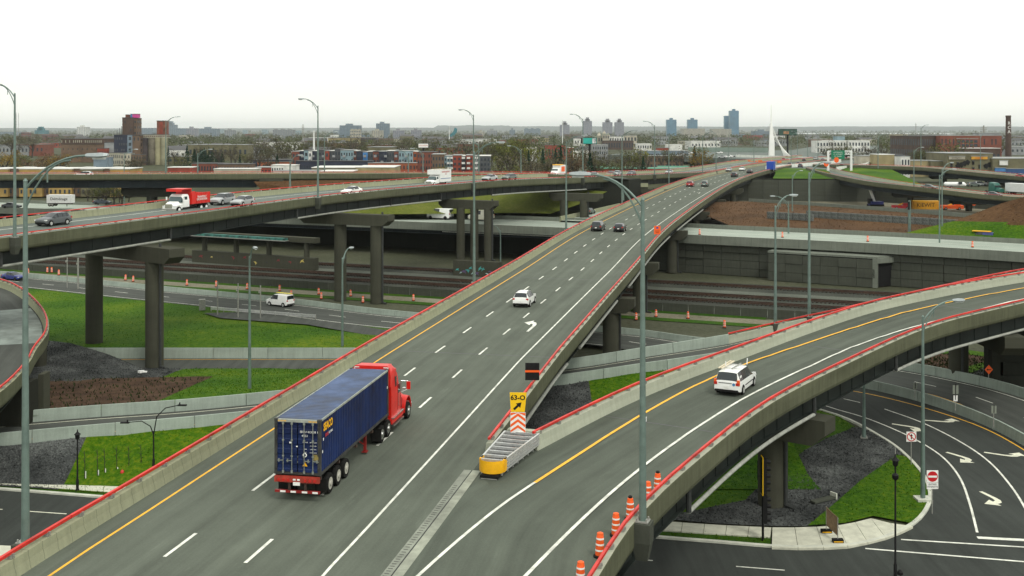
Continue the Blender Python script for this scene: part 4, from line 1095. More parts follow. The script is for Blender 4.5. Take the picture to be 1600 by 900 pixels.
block_wall('block_wall', sc5([(92.3, 200.0, 12.9), (98, 196.5, 13.7), (108, 190.5, 14.3)]), 2, 'pale broken concrete block wall set in the brown mound', mat('pale_block', (.26, .28, .24), .9, .3, 1.5))
MW = empty('retaining_wall', (84, 352, 8), label='tall grey striped retaining wall below the green ramp corner', cat='wall')
mwp = [Vector((60, 383, 4)), Vector((66, 381, 4)), Vector((100, 377, 4)), Vector((122, 374, 4)), Vector((138, 346, 4)), Vector((150, 331, 4)), Vector((165, 318, 4))]
Lw = arclen(mwp)[-1]
pb = MB(); pb.box((0, 0, 0), (5.0, .4, 1.0)); mm_ = pb.mesh('panel', WALL, uvs=[(v[2], v[0]) for v in pb.v])
for i in range(int(Lw / 5.1)):
    q = cut(mwp, i * 5.1 + 2.4, i * 5.1 + 2.6); d = q[-1] - q[0]
    for k in range(7 if q[0].x < 122 else 4): mkobj('panel', mm_, MW, Vector((q[0].x, q[0].y + .06 * (k % 2), 4.5 + 1.03 * k)) - Vector((84, 352, 8)), (0, 0, math.atan2(d.y, d.x)))
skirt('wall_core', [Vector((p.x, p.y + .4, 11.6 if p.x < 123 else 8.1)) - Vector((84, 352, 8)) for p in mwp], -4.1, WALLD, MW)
# far interchange plateau (z 12.4)
FH = [(97, 433), (122, 424), (150, 470), (175, 520), (188, 600), (205, 640), (235, 700), (300, 900), (360, 1100), (300, 1100), (215, 860), (120, 800), (78, 760), (60, 700), (96, 655), (125, 600), (118, 540), (95, 480)]
b_ = MB(); b_.prism(FH, 9.6, 12.5); fh = b_.build('far_highway', ASPHC, None, uvs=[(v[0], v[1]) for v in b_.v]); fh['kind'] = 'structure'
sheet('green_corner', [[(104, 448, 12.7), (113, 444, 12.8), (121, 432, 12.75)], [(97, 412, 12.2), (106, 408, 12.4), (115, 404, 12.4)], [(88, 378, 11.6), (99, 377.2, 11.6), (110, 376, 11.6)]], GRASS)
sheet('green_bank', [[(128, 440, 12.8), (136, 440, 13.4), (146, 434, 13.2)], [(124, 405, 12.2), (132, 405, 12.4), (142, 405, 11.4)], [(121, 374.6, 11.5), (126, 372, 10.5), (138, 368, 8.2)]], GRASS)
for pts, lab in (([(100, 441), (120, 470), (150, 520), (162, 560), (150, 600), (128, 640)], 'white curving barrier on the far interchange, before the green island'),
                 ([(124, 428), (150, 476), (172, 540), (180, 600)], 'white barrier along the right side of the far interchange')):
    barrier('concrete_barrier', spline([Vector((x, y, 12.5)) for x, y in pts], 6), lab, 20, m=mat('white_concrete', (.62, .64, .58), .9, .1, .5), h=1.6, w=1.5)
flat('green_island', [(150, 560), (166, 575), (172, 610), (160, 615), (150, 590)], 12.62, GRASS)

# ---- two ramps in the right distance
def small_viaduct(pts, width, label, m=PARB, depth=2.3):
    r = Road.const([Vector(p) for p in pts], width, 4.0)
    v = empty('viaduct', (0, 0, 0), label=label, cat='bridge')
    s = deck(v, r, 0, r.len, ASPHC)
    parapet(v, r, 'L', 0, r.len, m, step=2.6, rs=.6); parapet(v, r, 'R', 0, r.len, m, step=2.6, rs=.6)
    girder(v, r.line(.7, 0, r.len, step=4), depth, STEELB, 4.0); girder(v, r.line(width - .8, 0, r.len, step=4), depth, STEELB, 0)
    return v, r
N1 = [(165, 310, 8.15), (143, 321, 8.6), (131.6, 329, 9.7), (124, 335.5, 10.6), (118.5, 345, 11.3), (117, 370, 11.9), (118.5, 400, 12.3), (122, 432, 12.65)]
# travelled from far to near so that offset 0 is the side facing the camera
VN1, RN1 = small_viaduct(N1[::-1], 8.0, 'lower of the two dark ramps in the right distance, dipping behind the soil mound', depth=1.7)
VN2, RN2 = small_viaduct([(190, 340, 10.6), (178, 390, 11.6), (172, 412, 12.2), (163, 428, 12.9), (147, 437, 13.4), (139, 447, 13.3), (134, 470, 12.8)][::-1], 8.0, 'upper of the two dark ramps in the right distance, before the painted warehouse', depth=1.8)
for v_, x, y, z1 in ((VN1, 122, 343, 8.8), (VN1, 135, 331, 7.5), (VN2, 166, 430, 10.6), (VN2, 180, 400, 9.6)):
    pier(v_, [(x, y)], ((x - 5.5, y + 1), (x + 5.5, y - 1)), 4 if v_ is VN1 else 8, z1, 1.5, 2.2, .95, m=PIERD, pipe=False)
b_ = MB(); b_.box((141, 441, 10.2), (8, 5, 4.6)); b_.build('abutment', PIER, VN2, uvs=[(v[2], v[0]) for v in b_.v]); b_ = MB(); b_.box((120.5, 376.5, 8), (9.0, 3, 7.2)); b_.build('abutment', PIER, VN1, uvs=[(v[2], v[0]) for v in b_.v])
# small ramp seen below the left viaduct, with a low bridge over it
RS = Road.const([Vector(p) for p in ((11, 250, 7.7), (17, 262, 7.9), (27, 285, 8.2), (44, 325, 8.6), (58, 365, 8.9))], 9.0, 4.0)
so = RS.ribbon('slip_road', 0, 9, 0, RS.len, .1, ASPHW); so['kind'] = 'structure'
RS.ribbon('edge_line', 2.2, 2.35, 0, RS.len, .11, WPAINT, so)
sweep('slip_wall', RS.line(0, 0, RS.len, .1, step=6), [(0, 0), (-.1, .9), (-.4, .9), (-.45, -.5)], PARA, so)
lb = empty('low_bridge', (32, 300, 8), label='low concrete bridge crossing behind the left viaduct piers', cat='bridge')
b_ = MB(); b_.box((-6, 0, 4.2), (20, 7, 1.6)); b_.build('deck', PIER, lb, uvs=[(v[2], v[0]) for v in b_.v])
b_ = MB(); b_.box((-6, -3.6, 5.4), (20, .4, 1.0)); b_.build('parapet', PARA, lb, uvs=[(v[2], v[0]) for v in b_.v])
b_ = MB(); b_.box((-14, 0, 1.7), (2, 6, 3.4)); b_.box((1, 0, 1.7), (3, 6, 3.4)); b_.build('pier', PIERD, lb, uvs=[(v[2], v[0]) for v in b_.v])
# ================================================================== lamp posts
ORD = ['first', 'second', 'third', 'fourth', 'fifth', 'sixth', 'seventh', 'eighth', 'ninth', 'tenth', 'eleventh', 'twelfth', 'thirteenth', 'fourteenth', 'fifteenth', 'sixteenth', 'seventeenth', 'eighteenth', 'nineteenth', 'twentieth']
def lamp_mesh(h, arm, rise=1.15, r0=.18, r1=.085, n=10, head=1.05):
    pole = MB(); pole.tube([(0, 0, 0), (0, 0, .25), (0, 0, h)], [r0 * 1.05, r0, r1], n); pole.tube([(0, 0, h), (0, 0, h + .12)], [r1 * 1.25, r1 * .5], n)
    def curve(z0, z1, x1):
        return [(x1 * (1 - math.cos(t * math.pi / 2)) * .35 + x1 * t * .65, 0, z0 + (z1 - z0) * math.sin(t * math.pi / 2)) for t in [i / 7 for i in range(8)]]
    a = MB(); a.tube(curve(h - .35, h + rise, arm), [.055] * 8, 6)
    a.tube(curve(h - 1.25, h + rise * .82, arm * .74), [.045] * 8, 6)
    a.tube([(arm * .36, 0, h - .05), (arm * .36, 0, h + rise * .55)], .035, 5)
    rings = []
    for x, w, zl, zu in ((0, .06, -.05, .06), (.12, .11, -.08, .10), (.62, .20, -.10, .12), (.92, .19, -.06, .10), (1.05, .08, .0, .07)):
        x = x * head / 1.05 + arm - .05
        rings.append([(x, -w, h + rise + zl * .4), (x, -w * .7, h + rise + zu), (x, w * .7, h + rise + zu), (x, w, h + rise + zl * .4), (x, w * .6, h + rise + zl), (x, -w * .6, h + rise + zl)])
    hd = MB(); hd.loft(rings)
    gl = MB(); gl.loft([[(arm + x, -w, h + rise - .09), (arm + x, w, h + rise - .09), (arm + x, w * .6, h + rise - .17), (arm + x, -w * .6, h + rise - .17)] for x, w in ((.3, .1), (.55, .17), (.85, .12))])
    bp = MB(); bp.box((0, 0, .03), (.6, .6, .06))
    for i, j in ((-1, -1), (1, -1), (1, 1), (-1, 1)): bp.cyl((i * .22, j * .22, .1), .04, .16, 6)
    return dict(pole=pole.mesh('pole', POLE, 40), arm=a.mesh('arm', POLE, 40), lamp_head=hd.mesh('lamp_head', HEADM, 30), lens=gl.mesh('lens', mat('lamp_lens', (.55, .58, .55), .2, 0)), base_plate=bp.mesh('base_plate', GALV))
LM = {}
def lamp(pos, ang, h, label, arm=2.7, pil=False, group='street lamps', simple=False, **kw):
    key = (round(h), arm, simple)
    if key not in LM: LM[key] = lamp_mesh(round(h), arm, **kw)
    o = empty('street_lamp', pos, ang, label, 'street lamp', group)
    for k, me in LM[key].items():
        if simple and k in ('lens', 'base_plate'): continue
        c = mkobj(k if k != 'lens' else 'lens', me, o)
    o.scale = (1, 1, h / round(h))
    if pil:
        b = MB(); b.loft([[(-.42 * s, -.42 * s, z), (.42 * s, -.42 * s, z), (.42 * s, .42 * s, z), (-.42 * s, .42 * s, z)] for s, z in ((.62, -1.75), (1, -.9), (1, -.02))])
        b.build('pilaster', WALL, o, uvs=[(v[2], v[0]) for v in b.v])
    return o
def find_s(road, px, off, right=False):
    f = road.atR if right else road.at
    best, bs_ = None, 1e9
    q = 0.0
    while q < road.len:
        p = f(q, off); e = abs(800 + F * p.x / p.y - px)
        if p.y > 5 and e < bs_: best, bs_ = q, e
        q += .4
    return best
def rlamp(road, px, ytop, label, right=False, off=.82, toward=1, arm=2.7, dz=.78, pil=True, **kw):
    o_ = off if right else -off
    q = find_s(road, px, o_, right); p = (road.atR if right else road.at)(q, o_, dz)
    h = CZ - (ytop - HZ) * p.y / F - p.z
    a = road.heading(q) + (math.pi / 2 if right else -math.pi / 2) * toward
    return lamp(p, a, h, label, arm, pil, **kw)
rlamp(RA, 42, 283, 'tall lamp post at the lower left, on the main viaduct beside the red rail', arm=2.9)
l2 = rlamp(RB, 1003, 312, 'tall lamp post in the centre foreground on the right ramp parapet', True, arm=2.5)
b = MB(); b.box((.0, -.22, 4.7), (.22, .25, .2)); b.build('camera_box', WHITE, l2)
for px, yt, lab in ((741, 238, 'lamp post on the main viaduct in front of the red brick apartments'), (885, 222, 'lamp post on the main viaduct above the dark sport utility vehicle'), (972, 212, 'lamp post on the main viaduct left of the red car'), (1045, 213, 'thin lamp post on the main viaduct right of the green roofed building'), (1098, 212, 'thin far lamp post on the main viaduct before the grey slab towers')):
    rlamp(RA, px, yt, lab, simple=px > 900)
for px, yt, lab in ((24, 147, 'lamp post at the left picture edge on the left viaduct'), (496, 166, 'lamp post on the left viaduct between the white sedan and the silver compact'), (740, 180, 'lamp post on the left viaduct right of the cube van'), (911, 186, 'lamp post on the left viaduct just right of the ambulance'), (1023, 196, 'thin lamp post on the left viaduct before the green roofed building'), (1119, 209, 'farthest lamp post of the left viaduct, where it meets the main ramp')):
    rlamp(RC, px, yt, lab, arm=2.5, simple=px > 900)
rlamp(RC, 454, 252, 'short lamp post on the far parapet of the left viaduct', True, arm=1.6)
for px, yt, lab in ((1267, 271, 'lamp post rising behind the right ramp, the taller of the pair'), (1214, 323, 'lamp post rising behind the right ramp, the shorter of the pair')):
    q = find_s(RAMPG, px, -.5); p = RAMPG.at(q, -.5, .9)
    lamp(p, 0.35, CZ - (yt - HZ) * p.y / F - p.z, lab, 1.8, True)
p = G(1442, 781, .1); lamp(p, .25, CZ - (497 - HZ) * p.y / F, 'lamp post on the lawn corner by the no entry sign', 2.6)
b = MB(); b.box((p.x, p.y, .12), (1.1, 1.1, .3)); b.build('lamp_footing', KERB)['kind'] = 'structure'
for px, py, yt, lab, an in ((390, 622, 402, 'lamp post between the grass and the bark bed under the left viaduct', -1.1), (535, 553, 404, 'lamp post beside the main viaduct before the two tall piers', 1.2)):
    p = G(px, py, 1.2 if py > 600 else .3); lamp(p, an, CZ - (yt - HZ) * p.y / F - p.z, lab, 1.7)
p = G(1350, 684, .1); lamp(p, 1.3, 6.2, 'short grey pole on the kerb under the right ramp', 1.2)
p = G(1468, 441, .2); lamp(p, .2, 19.5, 'thin lamp post standing by the railway at the far right', 2.5, simple=True)
p = W(782, 222, 0); lamp(p, 2.9, 8.0, 'low lamp post by the graffiti covered crash wall', 1.6)
for px, Y, z, yt, lab, an in ((194, 300, 8, 240, 'thin lamp post behind the dump truck', .4), (259, 278, 16.6, 190, 'thin lamp post on the far left ramp beside the silos', .3), (309, 279, 16.6, 240, 'thin lamp post on the far left ramp right of the silos', .3), (507, 280, 16.6, 213, 'thin lamp post on the far left ramp before the coloured apartments', .5), (638, 280, 16.6, 242, 'thin lamp post left of the cube van', 2.8), (661, 281, 16.6, 240, 'thin lamp post just above the cube van', 2.8), (748, 283, 16.2, 226, 'thin lamp post before the grey end of the red apartments', 2.9), (814, 283, 16, 235, 'thin lamp post before the bare trees', 2.9),
                             (1232, 222, 7.5, 316, 'small white headed lamp post on the pale highway', 3.0), (1238, 262, 9.0, 275, 'grey lamp post before the soil bank', .6), (1472, 216, 7.6, 264, 'grey lamp post by the green bank at the far right', .6), (1439, 436, 13.5, 200, 'lamp post on the upper right ramp before the brick factory', .3), (1532, 420, 12.2, 212, 'lamp post on the upper right ramp before the painted warehouse', .3), (1428, 338, 10.9, 236, 'thin lamp post on the lower right ramp', .3), (1372, 420, 13.5, 214, 'lamp post right of the green highway sign', .3),
                             (1262, 600, 12.5, 207, 'left lamp post of the far bridge group', 2.8), (1246, 640, 12.5, 208, 'inner lamp post of the far bridge group', 2.8), (1278, 560, 12.5, 209, 'right lamp post of the far bridge group', 2.8), (1236, 520, 12.5, 212, 'lamp post beside the far pylon', .4), (1138, 560, 12.5, 210, 'thin lamp post before the bare wood', .5), (1178, 520, 12.5, 205, 'thin lamp post left of the pylon', .5)):
    lamp(W(px, Y, z), an, CZ - (yt - HZ) * Y / F - z, lab, 2.6, simple=True)
# thick sign mast stub on the pale highway
b = MB(); o = empty('sign_mast', W(1421, 222, 7.4), 0, 'thick bare grey mast on the pale highway', 'mast'); b.tube([(0, 0, 0), (0, 0, 6.6)], [.30, .26], 12); b.build('mast', POLE, o, smooth=40); b = MB(); b.box((-.2, -.2, 5.6), (.35, .3, 1.6)); b.build('bracket', BLACK, o)

# ================================================================== black ornamental posts, signals, small street things
def black_lamp(pos, h, label, arms=()):
    o = empty('ornamental_lamp', pos, 0, label, 'street lamp', 'black ornamental lamps')
    b = MB(); b.tube([(0, 0, 0), (0, 0, .9), (0, 0, 1.0), (0, 0, h)], [.11, .11, .07, .05], 10); b.build('post', BLACK, o, smooth=40)
    b = MB(); b.lathe([(.16, 0), (.16, .12), (.12, .2)], 12); b.build('base', BLACK, o, smooth=40)
    if not arms:
        b = MB(); b.lathe([(.05, h), (.16, h + .12), (.19, h + .4), (.26, h + .42), (.06, h + .62), (.03, h + .8)], 12); b.build('lantern', BLACK, o, smooth=40)
    for x, z, r in arms:
        b = MB(); b.tube([(0, 0, h - .3), (x * .12, 0, h + (z - h) * .55), (x * .45, 0, z + (.1 if x < 0 else -.25)), (x, 0, z)], [.05, .045, .04, .035], 8); b.build('arm', BLACK, o, smooth=40)
        b = MB(); b.box((x + .2 * r, 0, z - .02), (.7, .26, .10)); b.cyl((x, 0, z + .1), .06, .2, 8); b.build('lamp_head', BLACK, o)
    return o
black_lamp(G(121, 768), 4.0, 'black lantern post beside the left lower sidewalk')
black_lamp(W(240, 90, .6), 3.2, 'black post with two curved arms on the left lawn', [(-2.1, 3.9, -1), (2.1, 5.3, 1)])
o = black_lamp(G(1399, 905), 7.0, 'tall black post at the bottom right, in the street')
b = MB(); b.lathe([(.12, 6.2), (.2, 6.3), (.2, 6.5), (.1, 6.6)], 12); b.build('collar', BLACK, o, smooth=40); b = MB(); b.tube([(0, 0, 7), (0, 0, 8.2)], .03, 6); b.build('mast', GALV, o); b = MB(); b.lathe([(.0, .2), (.18, .3), (.18, .45), (.05, .6)], 10, (.3, 0, 0)); b.build('camera_dome', BLACK, o)
def signal():
    o = empty('traffic_signal', G(1192, 846), 0, 'black traffic signal post with a yellow edged head on the sidewalk', 'traffic light')
    b = MB(); b.tube([(0, 0, 0), (0, 0, 5.6)], [.09, .07], 10); b.build('post', BLACK, o, smooth=40)
    b = MB(); b.box((.08, 0, 4.5), (.30, .34, 2.4)); hd = b.build('signal_head', BLACK, o)
    b = MB(); b.box((-.06, -.0, 4.5), (.05, .62, 2.6)); b.build('backboard', YSIGN, hd)
    b = MB(); b.box((-.1, 0, 4.5), (.03, .5, 2.45)); b.build('backboard_rear', BLACK, hd)
    for i in range(5):
        b = MB(); b.tube([(.22, 0, 3.55 + i * .47), (.5, 0, 3.52 + i * .47)], [.15, .13], 10, False); b.build('visor', BLACK, hd, smooth=40)
    b = MB(); b.box((.12, 0, 2.2), (.30, .34, 1.9)); h2 = b.build('signal_head', BLACK, o)
    for i in range(4):
        b = MB(); b.tube([(.26, 0, 1.5 + i * .46), (.52, 0, 1.47 + i * .46)], [.15, .13], 10, False); b.build('visor', BLACK, h2, smooth=40)
    b = MB(); b.tube([(-.35, 0, 4.2), (-.35, 0, 5.5)], .03, 6); b.bar((-.35, 0, 4.4), (0, 0, 4.4), .04); b.build('push_bracket', BLACK, o)
signal()
hy = empty('fire_hydrant', G(191, 750, .1), 0, 'red fire hydrant on the left lawn edge', 'hydrant')
HYD = mat('hydrant_red', (.5, .03, .02), .4, .1, 5)
b = MB(); b.lathe([(.17, 0), (.17, .06), (.12, .1), (.12, .55), (.16, .57), (.16, .63), (.11, .75), (.03, .82)], 14); b.build('body', HYD, hy, smooth=40)
for sx in (-1, 1): b = MB(); b.cyl((sx * .16, 0, .45), .065, .12, 10, axis='x'); b.build('nozzle', HYD, hy, smooth=40)
b = MB(); b.cyl((0, -.17, .40), .085, .12, 10, axis='y'); b.build('nozzle', HYD, hy, smooth=40)
mf = empty('mesh_barrier', G(1291, 832, .14), 0, 'leaning mesh barrier panel on two rubber feet on the sidewalk', 'barrier')
a_, b2 = Vector((0, 0, 0)), G(1309, 847, .14) - G(1291, 832, .14)
RUST = mat('rusty_mesh', (.16, .11, .06), .8, .2, 4)
b = MB()
for z in (.55, 1.75): b.bar(a_ + Vector((0, 0, z)), b2 + Vector((0, 0, z - (.15 if z > 1 else .1))), .05)
b.build('frame', RUST, mf)
for t in (.0, 1.0): q = a_.lerp(b2, t); b = MB(); b.bar(q, q + Vector((0, 0, 1.8 - .15 * t)), .045); b.build('post', GALV, mf)
b = MB()
for i in range(1, 22): q = a_.lerp(b2, i / 22); b.bar(q + Vector((0, 0, .5)), q + Vector((0, 0, 1.7)), .03)
tag(b.build('mesh', RUST, mf), kind='stuff')
for q in (a_, b2): b = MB(); b.box((q.x, q.y, .11), (.72, .36, .22)); ft = b.build('foot', RUBBER, mf); b = MB(); b.box((q.x, q.y - .186, .08), (.62, .01, .06)); b.build('foot_stripe', YELL, ft)
fc = empty('drain_chute', G(1268, 787, .1), .55, 'small concrete splash chute beside the right ramp pier', 'drain')
b = MB(); b.box((1.2, 0, .1), (2.2, .5, .14)); b.build('channel', WALL, fc, uvs=[(v[0], v[1]) for v in b.v]); b = MB(); b.box((2.35, 0, .22), (.12, .62, .45)); b.build('end_lip', KERB, fc)
wp = empty('plastic_bag', G(222, 582, 1.4), 0, 'crumpled white scrap lying on the bark bed', 'litter'); b = MB()
for i in range(5): b.box((.18 * i - .3, random.uniform(-.1, .1), .1), (.3, .25, random.uniform(.12, .26)), random.random())
b.build('scrap', WHITE, wp)
# young trees staked along the left lawn
for i, px in enumerate((132, 152, 163, 182, 201, 220)):
    p = W(px, 88.6 + i * .35, .25); o = empty('sapling', p, 0, 'bare staked sapling on the left lawn, %s from the left' % ORD[i], 'tree', 'saplings on the lawn')
    b = MB(); b.tube([(0, 0, 0), (.03, 0, 1.2), (0, 0, 2.4)], [.035, .025, .012], 6)
    for k in range(6): a = k * 2.1; b.tube([(0, 0, 1.2 + .18 * k), (math.cos(a) * .35, math.sin(a) * .35, 1.55 + .18 * k)], [.014, .006], 4)
    b.build('trunk', mat('dark_bark', (.03, .025, .02), .9, .2, 5), o); b = MB(); b.bar((.1, 0, 0), (.1, 0, .75), .05); b.build('guard', REFL, o)
# guard rail, cabinet and posts beside the lower highway
gr = empty('guard_rail', G(330, 495, .3), 0, 'galvanised guard rail with posts beside the lower highway', 'guard rail')
ga, gb_ = G(330, 488, .3), G(493, 501, .3); L_ = (gb_ - ga)
for i in range(9): q = (ga - G(330, 495, .3)) + L_ * (i / 8); b = MB(); b.box((q.x, q.y, .45), (.15, .2, .9), .3); b.build('post', GALV, gr)
for z in (.55, .8):
    b = MB(); q = ga - G(330, 495, .3); b.bar(q + Vector((0, -.15, z)), q + L_ + Vector((0, -.15, z)), .06, .18); b.build('beam', ALU, gr)
o = empty('signal_cabinet', G(316, 486, .3), .3, 'grey equipment cabinet at the edge of the grass slope', 'cabinet'); b = MB(); b.box((0, 0, .95), (.9, .7, 1.7)); b.build('box', GALV, o); b = MB(); b.box((0, 0, .06), (1.5, 1.2, .14)); b.build('plinth', KERB, o); b = MB(); b.box((0, -.36, .95), (.74, .02, 1.5)); b.build('door', GALV, o)
for px, py, yt, lab in ((105, 451, 399, 'thin grey camera mast left of the left pier'), (122, 453, 403, 'pale square post left of the left pier'), (340, 495, 440, 'thin post at the left end of the guard rail'), (372, 499, 443, 'thin post halfway along the guard rail'), (407, 500, 446, 'thin post at the middle of the guard rail')):
    p = G(px, py, .3); h = (py - yt) * p.y / F; o = empty('thin_post', p, 0, lab, 'post'); b = MB(); b.tube([(0, 0, 0), (0, 0, h)], .16 if px == 122 else .09, 8); b.build('post', GALV, o, smooth=40); b = MB(); b.box((-.12, 0, h * .82), (.3, .25, .35)); b.build('box', GALV, o)

# ================================================================== traffic barrels
bm_ = MB(); bm_.lathe([(.29, 0.06), (.285, .30), (.275, .31), (.262, .55), (.252, .56), (.24, .80), (.23, .81), (.20, .97), (.10, 1.0)], 14); barrel_me = bm_.mesh('drum', ORANGE, 35)
bands = []
for z0, z1, r0_, r1_ in ((.26, .33, .294, .290), (.49, .56, .275, .270), (.72, .79, .2545, .249)):
    m_ = MB(); m_.lathe([(r0_, z0), (r1_, z1)], 14); m_.f = m_.f[:-2]; m_.m = m_.m[:-2]; bands.append(m_.mesh('band', REFL, 35))
m_ = MB(); m_.lathe([(.40, 0), (.40, .07), (.30, .09)], 12); ring_me = m_.mesh('rubber_base', RUBBER)
m_ = MB(); m_.lathe([(.14, .985), (.15, 1.06), (.08, 1.1)], 10); cap_me = m_.mesh('cap', BLACK)
def barrel(p, label, group, full=True, tilt=0.0, cap=False):
    o = empty('traffic_barrel', p, random.random() * 6, label, 'barrel', group); o.rotation_euler[0] = tilt; o.scale = (.68, .68, 1.08)
    mkobj('drum', barrel_me, o)
    if full:
        for me in bands: mkobj('band', me, o)
    mkobj('rubber_base', ring_me, o)
    if cap: mkobj('cap', cap_me, o)
    return o
for i, px in enumerate((906, 936, 962, 986, 1013, 1026)):
    q = find_s(RB, px, -.42, True); p = RB.atR(q, -.42, .01)
    barrel(p, 'striped orange barrel by the right ramp rail, %s from the bottom' % ORD[i], 'barrels on the right ramp', True, .03, i in (3, 5))
tr = [(44, 428), (74, 426), (81, 426), (92, 430), (196, 438), (208, 440), (292, 446), (338, 448), (386, 452), (437, 455), (455, 464), (498, 460), (502, 467), (548, 463), (567, 473), (646, 470)]
for i, (px, py) in enumerate(tr): barrel(G(px, py, .05), 'orange barrel by the dirt track left of the main viaduct, %s from the left' % ORD[i], 'barrels by the dirt track', True, random.uniform(-.05, .05))
for i, (px, py) in enumerate(((994, 500), (1025, 495), (1075, 498), (1132, 512))): barrel(G(px, py, .05), 'orange barrel by the dirt track right of the main viaduct, %s from the left' % ORD[i], 'barrels by the dirt track', True)
for i, px in enumerate((1092, 1222, 1355, 1518)):
    q = find_s(ROAD_D, px, 4.0 if i else 2.0); barrel(ROAD_D.at(q, 4.0 if i else 2.0, .01), 'orange barrel on the pale highway, %s from the left' % ORD[i], 'barrels on the pale highway')
for i, px in enumerate((671, 677)):
    barrel(ROAD_D.at(find_s(ROAD_D, px, 14), 14, .01), 'orange barrel on the highway before the dry grass bank, %s of the pair' % ('left' if i == 0 else 'right'), 'barrels by the dry bank')

# ================================================================== signs
def sign_board(name, pos, w, h, m, label, rz=0.0, post=1.0, back=GALV, poly=None, cat='sign', th=.03, postm=GALV, posts=1):
    """upright board facing -y of its own frame; pos is the foot, board starts `post` above it"""
    o = empty(name, pos, rz, label, cat)
    b = MB()
    pl = poly or [(-w / 2, 0), (w / 2, 0), (w / 2, h), (-w / 2, h)]
    n = len(pl); b.v = [(x, -th / 2, post + z) for x, z in pl] + [(x, th / 2, post + z) for x, z in pl]
    b.f = [list(range(n)), [n + i for i in range(n)][::-1]] + [[i, n + i, n + (i + 1) % n, (i + 1) % n] for i in range(n)]; b.m = [0] * (n + 2)
    b.build('plate', m, o)
    for k in range(posts):
        x = 0 if posts == 1 else (-w * .3 + k * w * .6)
        b = MB(); b.bar((x, th + .03, 0), (x, th + .03, post + h * .8), .06); b.build('post', postm, o)
    return o
def decal(parent, name, poly, m, y, z0=0.0):
    b = MB(); b.quadlist([(x, y, z + z0) for x, z in poly], [list(range(len(poly)))]); return b.build(name, m, parent)
# crash cushion in the gore
att = empty('crash_cushion', (-1.22, 60.0, 9.3), -.30, 'metal crash cushion with a yellow nose in the gore between the ramps', 'crash cushion')
Lc = 6.1; hw = lambda t: .62 + .42 * t
b = MB(); n_ = 9; pr = []
for i in range(n_ + 1):
    a = math.pi * (1.02 + .96 * i / n_); pr.append((math.cos(a) * .68, .55 + math.sin(a) * .62 * 1.0))
for z0, z1, k in ((.30, .95, 0),):
    vs = [(x, y, z) for z in (.28, .42, .46, .60, .64, .78, .82, .95) for x, y in [(x * (1.03 if z in (.42, .46 - 0, .60, .64, .78, .82) else 1.0), y) for x, y in pr]]
    m2 = n_ + 1; fs = [(r * m2 + i, r * m2 + i + 1, (r + 1) * m2 + i + 1, (r + 1) * m2 + i) for r in range(7) for i in range(n_)]
    b.quadlist(vs, fs)
b.box((-.66, .72, .62), (.1, .55, .66)); b.box((.66, .72, .62), (.1, .55, .66)); nose = b.build('nose', YELL, att, smooth=35)
b = MB(); b.box((0, .35, .12), (1.0, .9, .14)); b.build('nose_foot', RUBBER, nose)
for sx in (-1, 1):
    for z in (.34, .50, .66, .82):
        b = MB(); b.bar((sx * hw(.08), .6, z), (sx * hw(1), Lc, z), .07, .11); b.build('fender_rail', ALU, att)
    b = MB(); b.bar((sx * hw(.08), .6, .92), (sx * hw(1), Lc, .92), .10, .06); b.build('top_rail', ALU, att)
for i in range(8):
    t = .08 + .92 * i / 7; y = t * Lc; b = MB(); b.box((0, y, .86), (2 * hw(t) - .06, .10, .14)); b.box((0, y, .45), (2 * hw(t) - .1, .05, .7)); b.build('diaphragm', ALU, att)
    if i < 7:
        b = MB(); yy = (t + .92 / 14) * Lc; b.box((-.1, yy, .5), (hw(t) * 1.1, .55, .55)); b.build('cartridge', mat('grey_module', (.055, .055, .065), .6, .15, 3), att)
b = MB(); b.box((0, 3.2, .03), (.9, 6.6, .05)); b.build('track_plate', GALV, att); b = MB(); b.box((0, Lc + .35, .5), (1.9, .5, 1.0)); b.build('backstop', PARB, att, uvs=[(v[2], v[0]) for v in b.v])
# exit board and chevrons above it
ex = sign_board('exit_sign', (.35, 65.9, 9.72), .95, 1.15, YSIGN, 'yellow exit board reading 63-O above orange chevrons in the gore', -.05, 1.78, poly=[(-.43, 0), (.41, 0), (.53, 1.2), (-.50, 1.2)], posts=2)
ex.scale = (.97, 1, .95)
text('exit_number', '63-O', .42, BLACK, ex, (0, -.022, 2.65), (R(90), 0, 0), bold=.012)
decal(ex, 'exit_arrow', [(-.30, -.22), (-.20, -.32), (.05, -.08), (.14, -.17), (.22, .18), (-.13, .10), (-.05, .02)], BLACK, -.02, 2.20)
cv = [(-.45, 0), (.45, 0), (.45, 1.22), (-.45, 1.22)]
b = MB(); b.box((0, 0, 1.12), (.92, .03, 1.26)); chb = b.build('chevron_board', REFL, ex)
for k in range(4):
    z = .52 + k * .36
    pts = [(-.45, z - .06), (0, z + .28), (.45, z - .06), (.45, z + .12), (0, z + .46), (-.45, z + .12)]
    pts = [(x, max(.51, min(1.73, zz))) for x, zz in pts]
    b = MB(); b.quadlist([(x, -.018, zz) for x, zz in pts], [(0, 1, 4, 5), (1, 2, 3, 4)]); b.build('chevron', ORSIGN, chb)
# black board with an orange bar on the main viaduct's right parapet
q = find_s(RA, 831, .3, True); p = RA.atR(q, .3, .8); sc = p.y / F
bb = sign_board('covered_sign', p, 22 * sc, 27 * sc, BLACK, 'black covered road sign crossed by one orange bar on the viaduct parapet', 0, CZ - (594 - HZ) * sc - p.z)
pz = CZ - (594 - HZ) * sc - p.z; b = MB(); b.box((0, -.03, pz + 14 * sc), (22.5 * sc, .02, 3.2 * sc)); b.build('orange_bar', ORSIGN, bb)
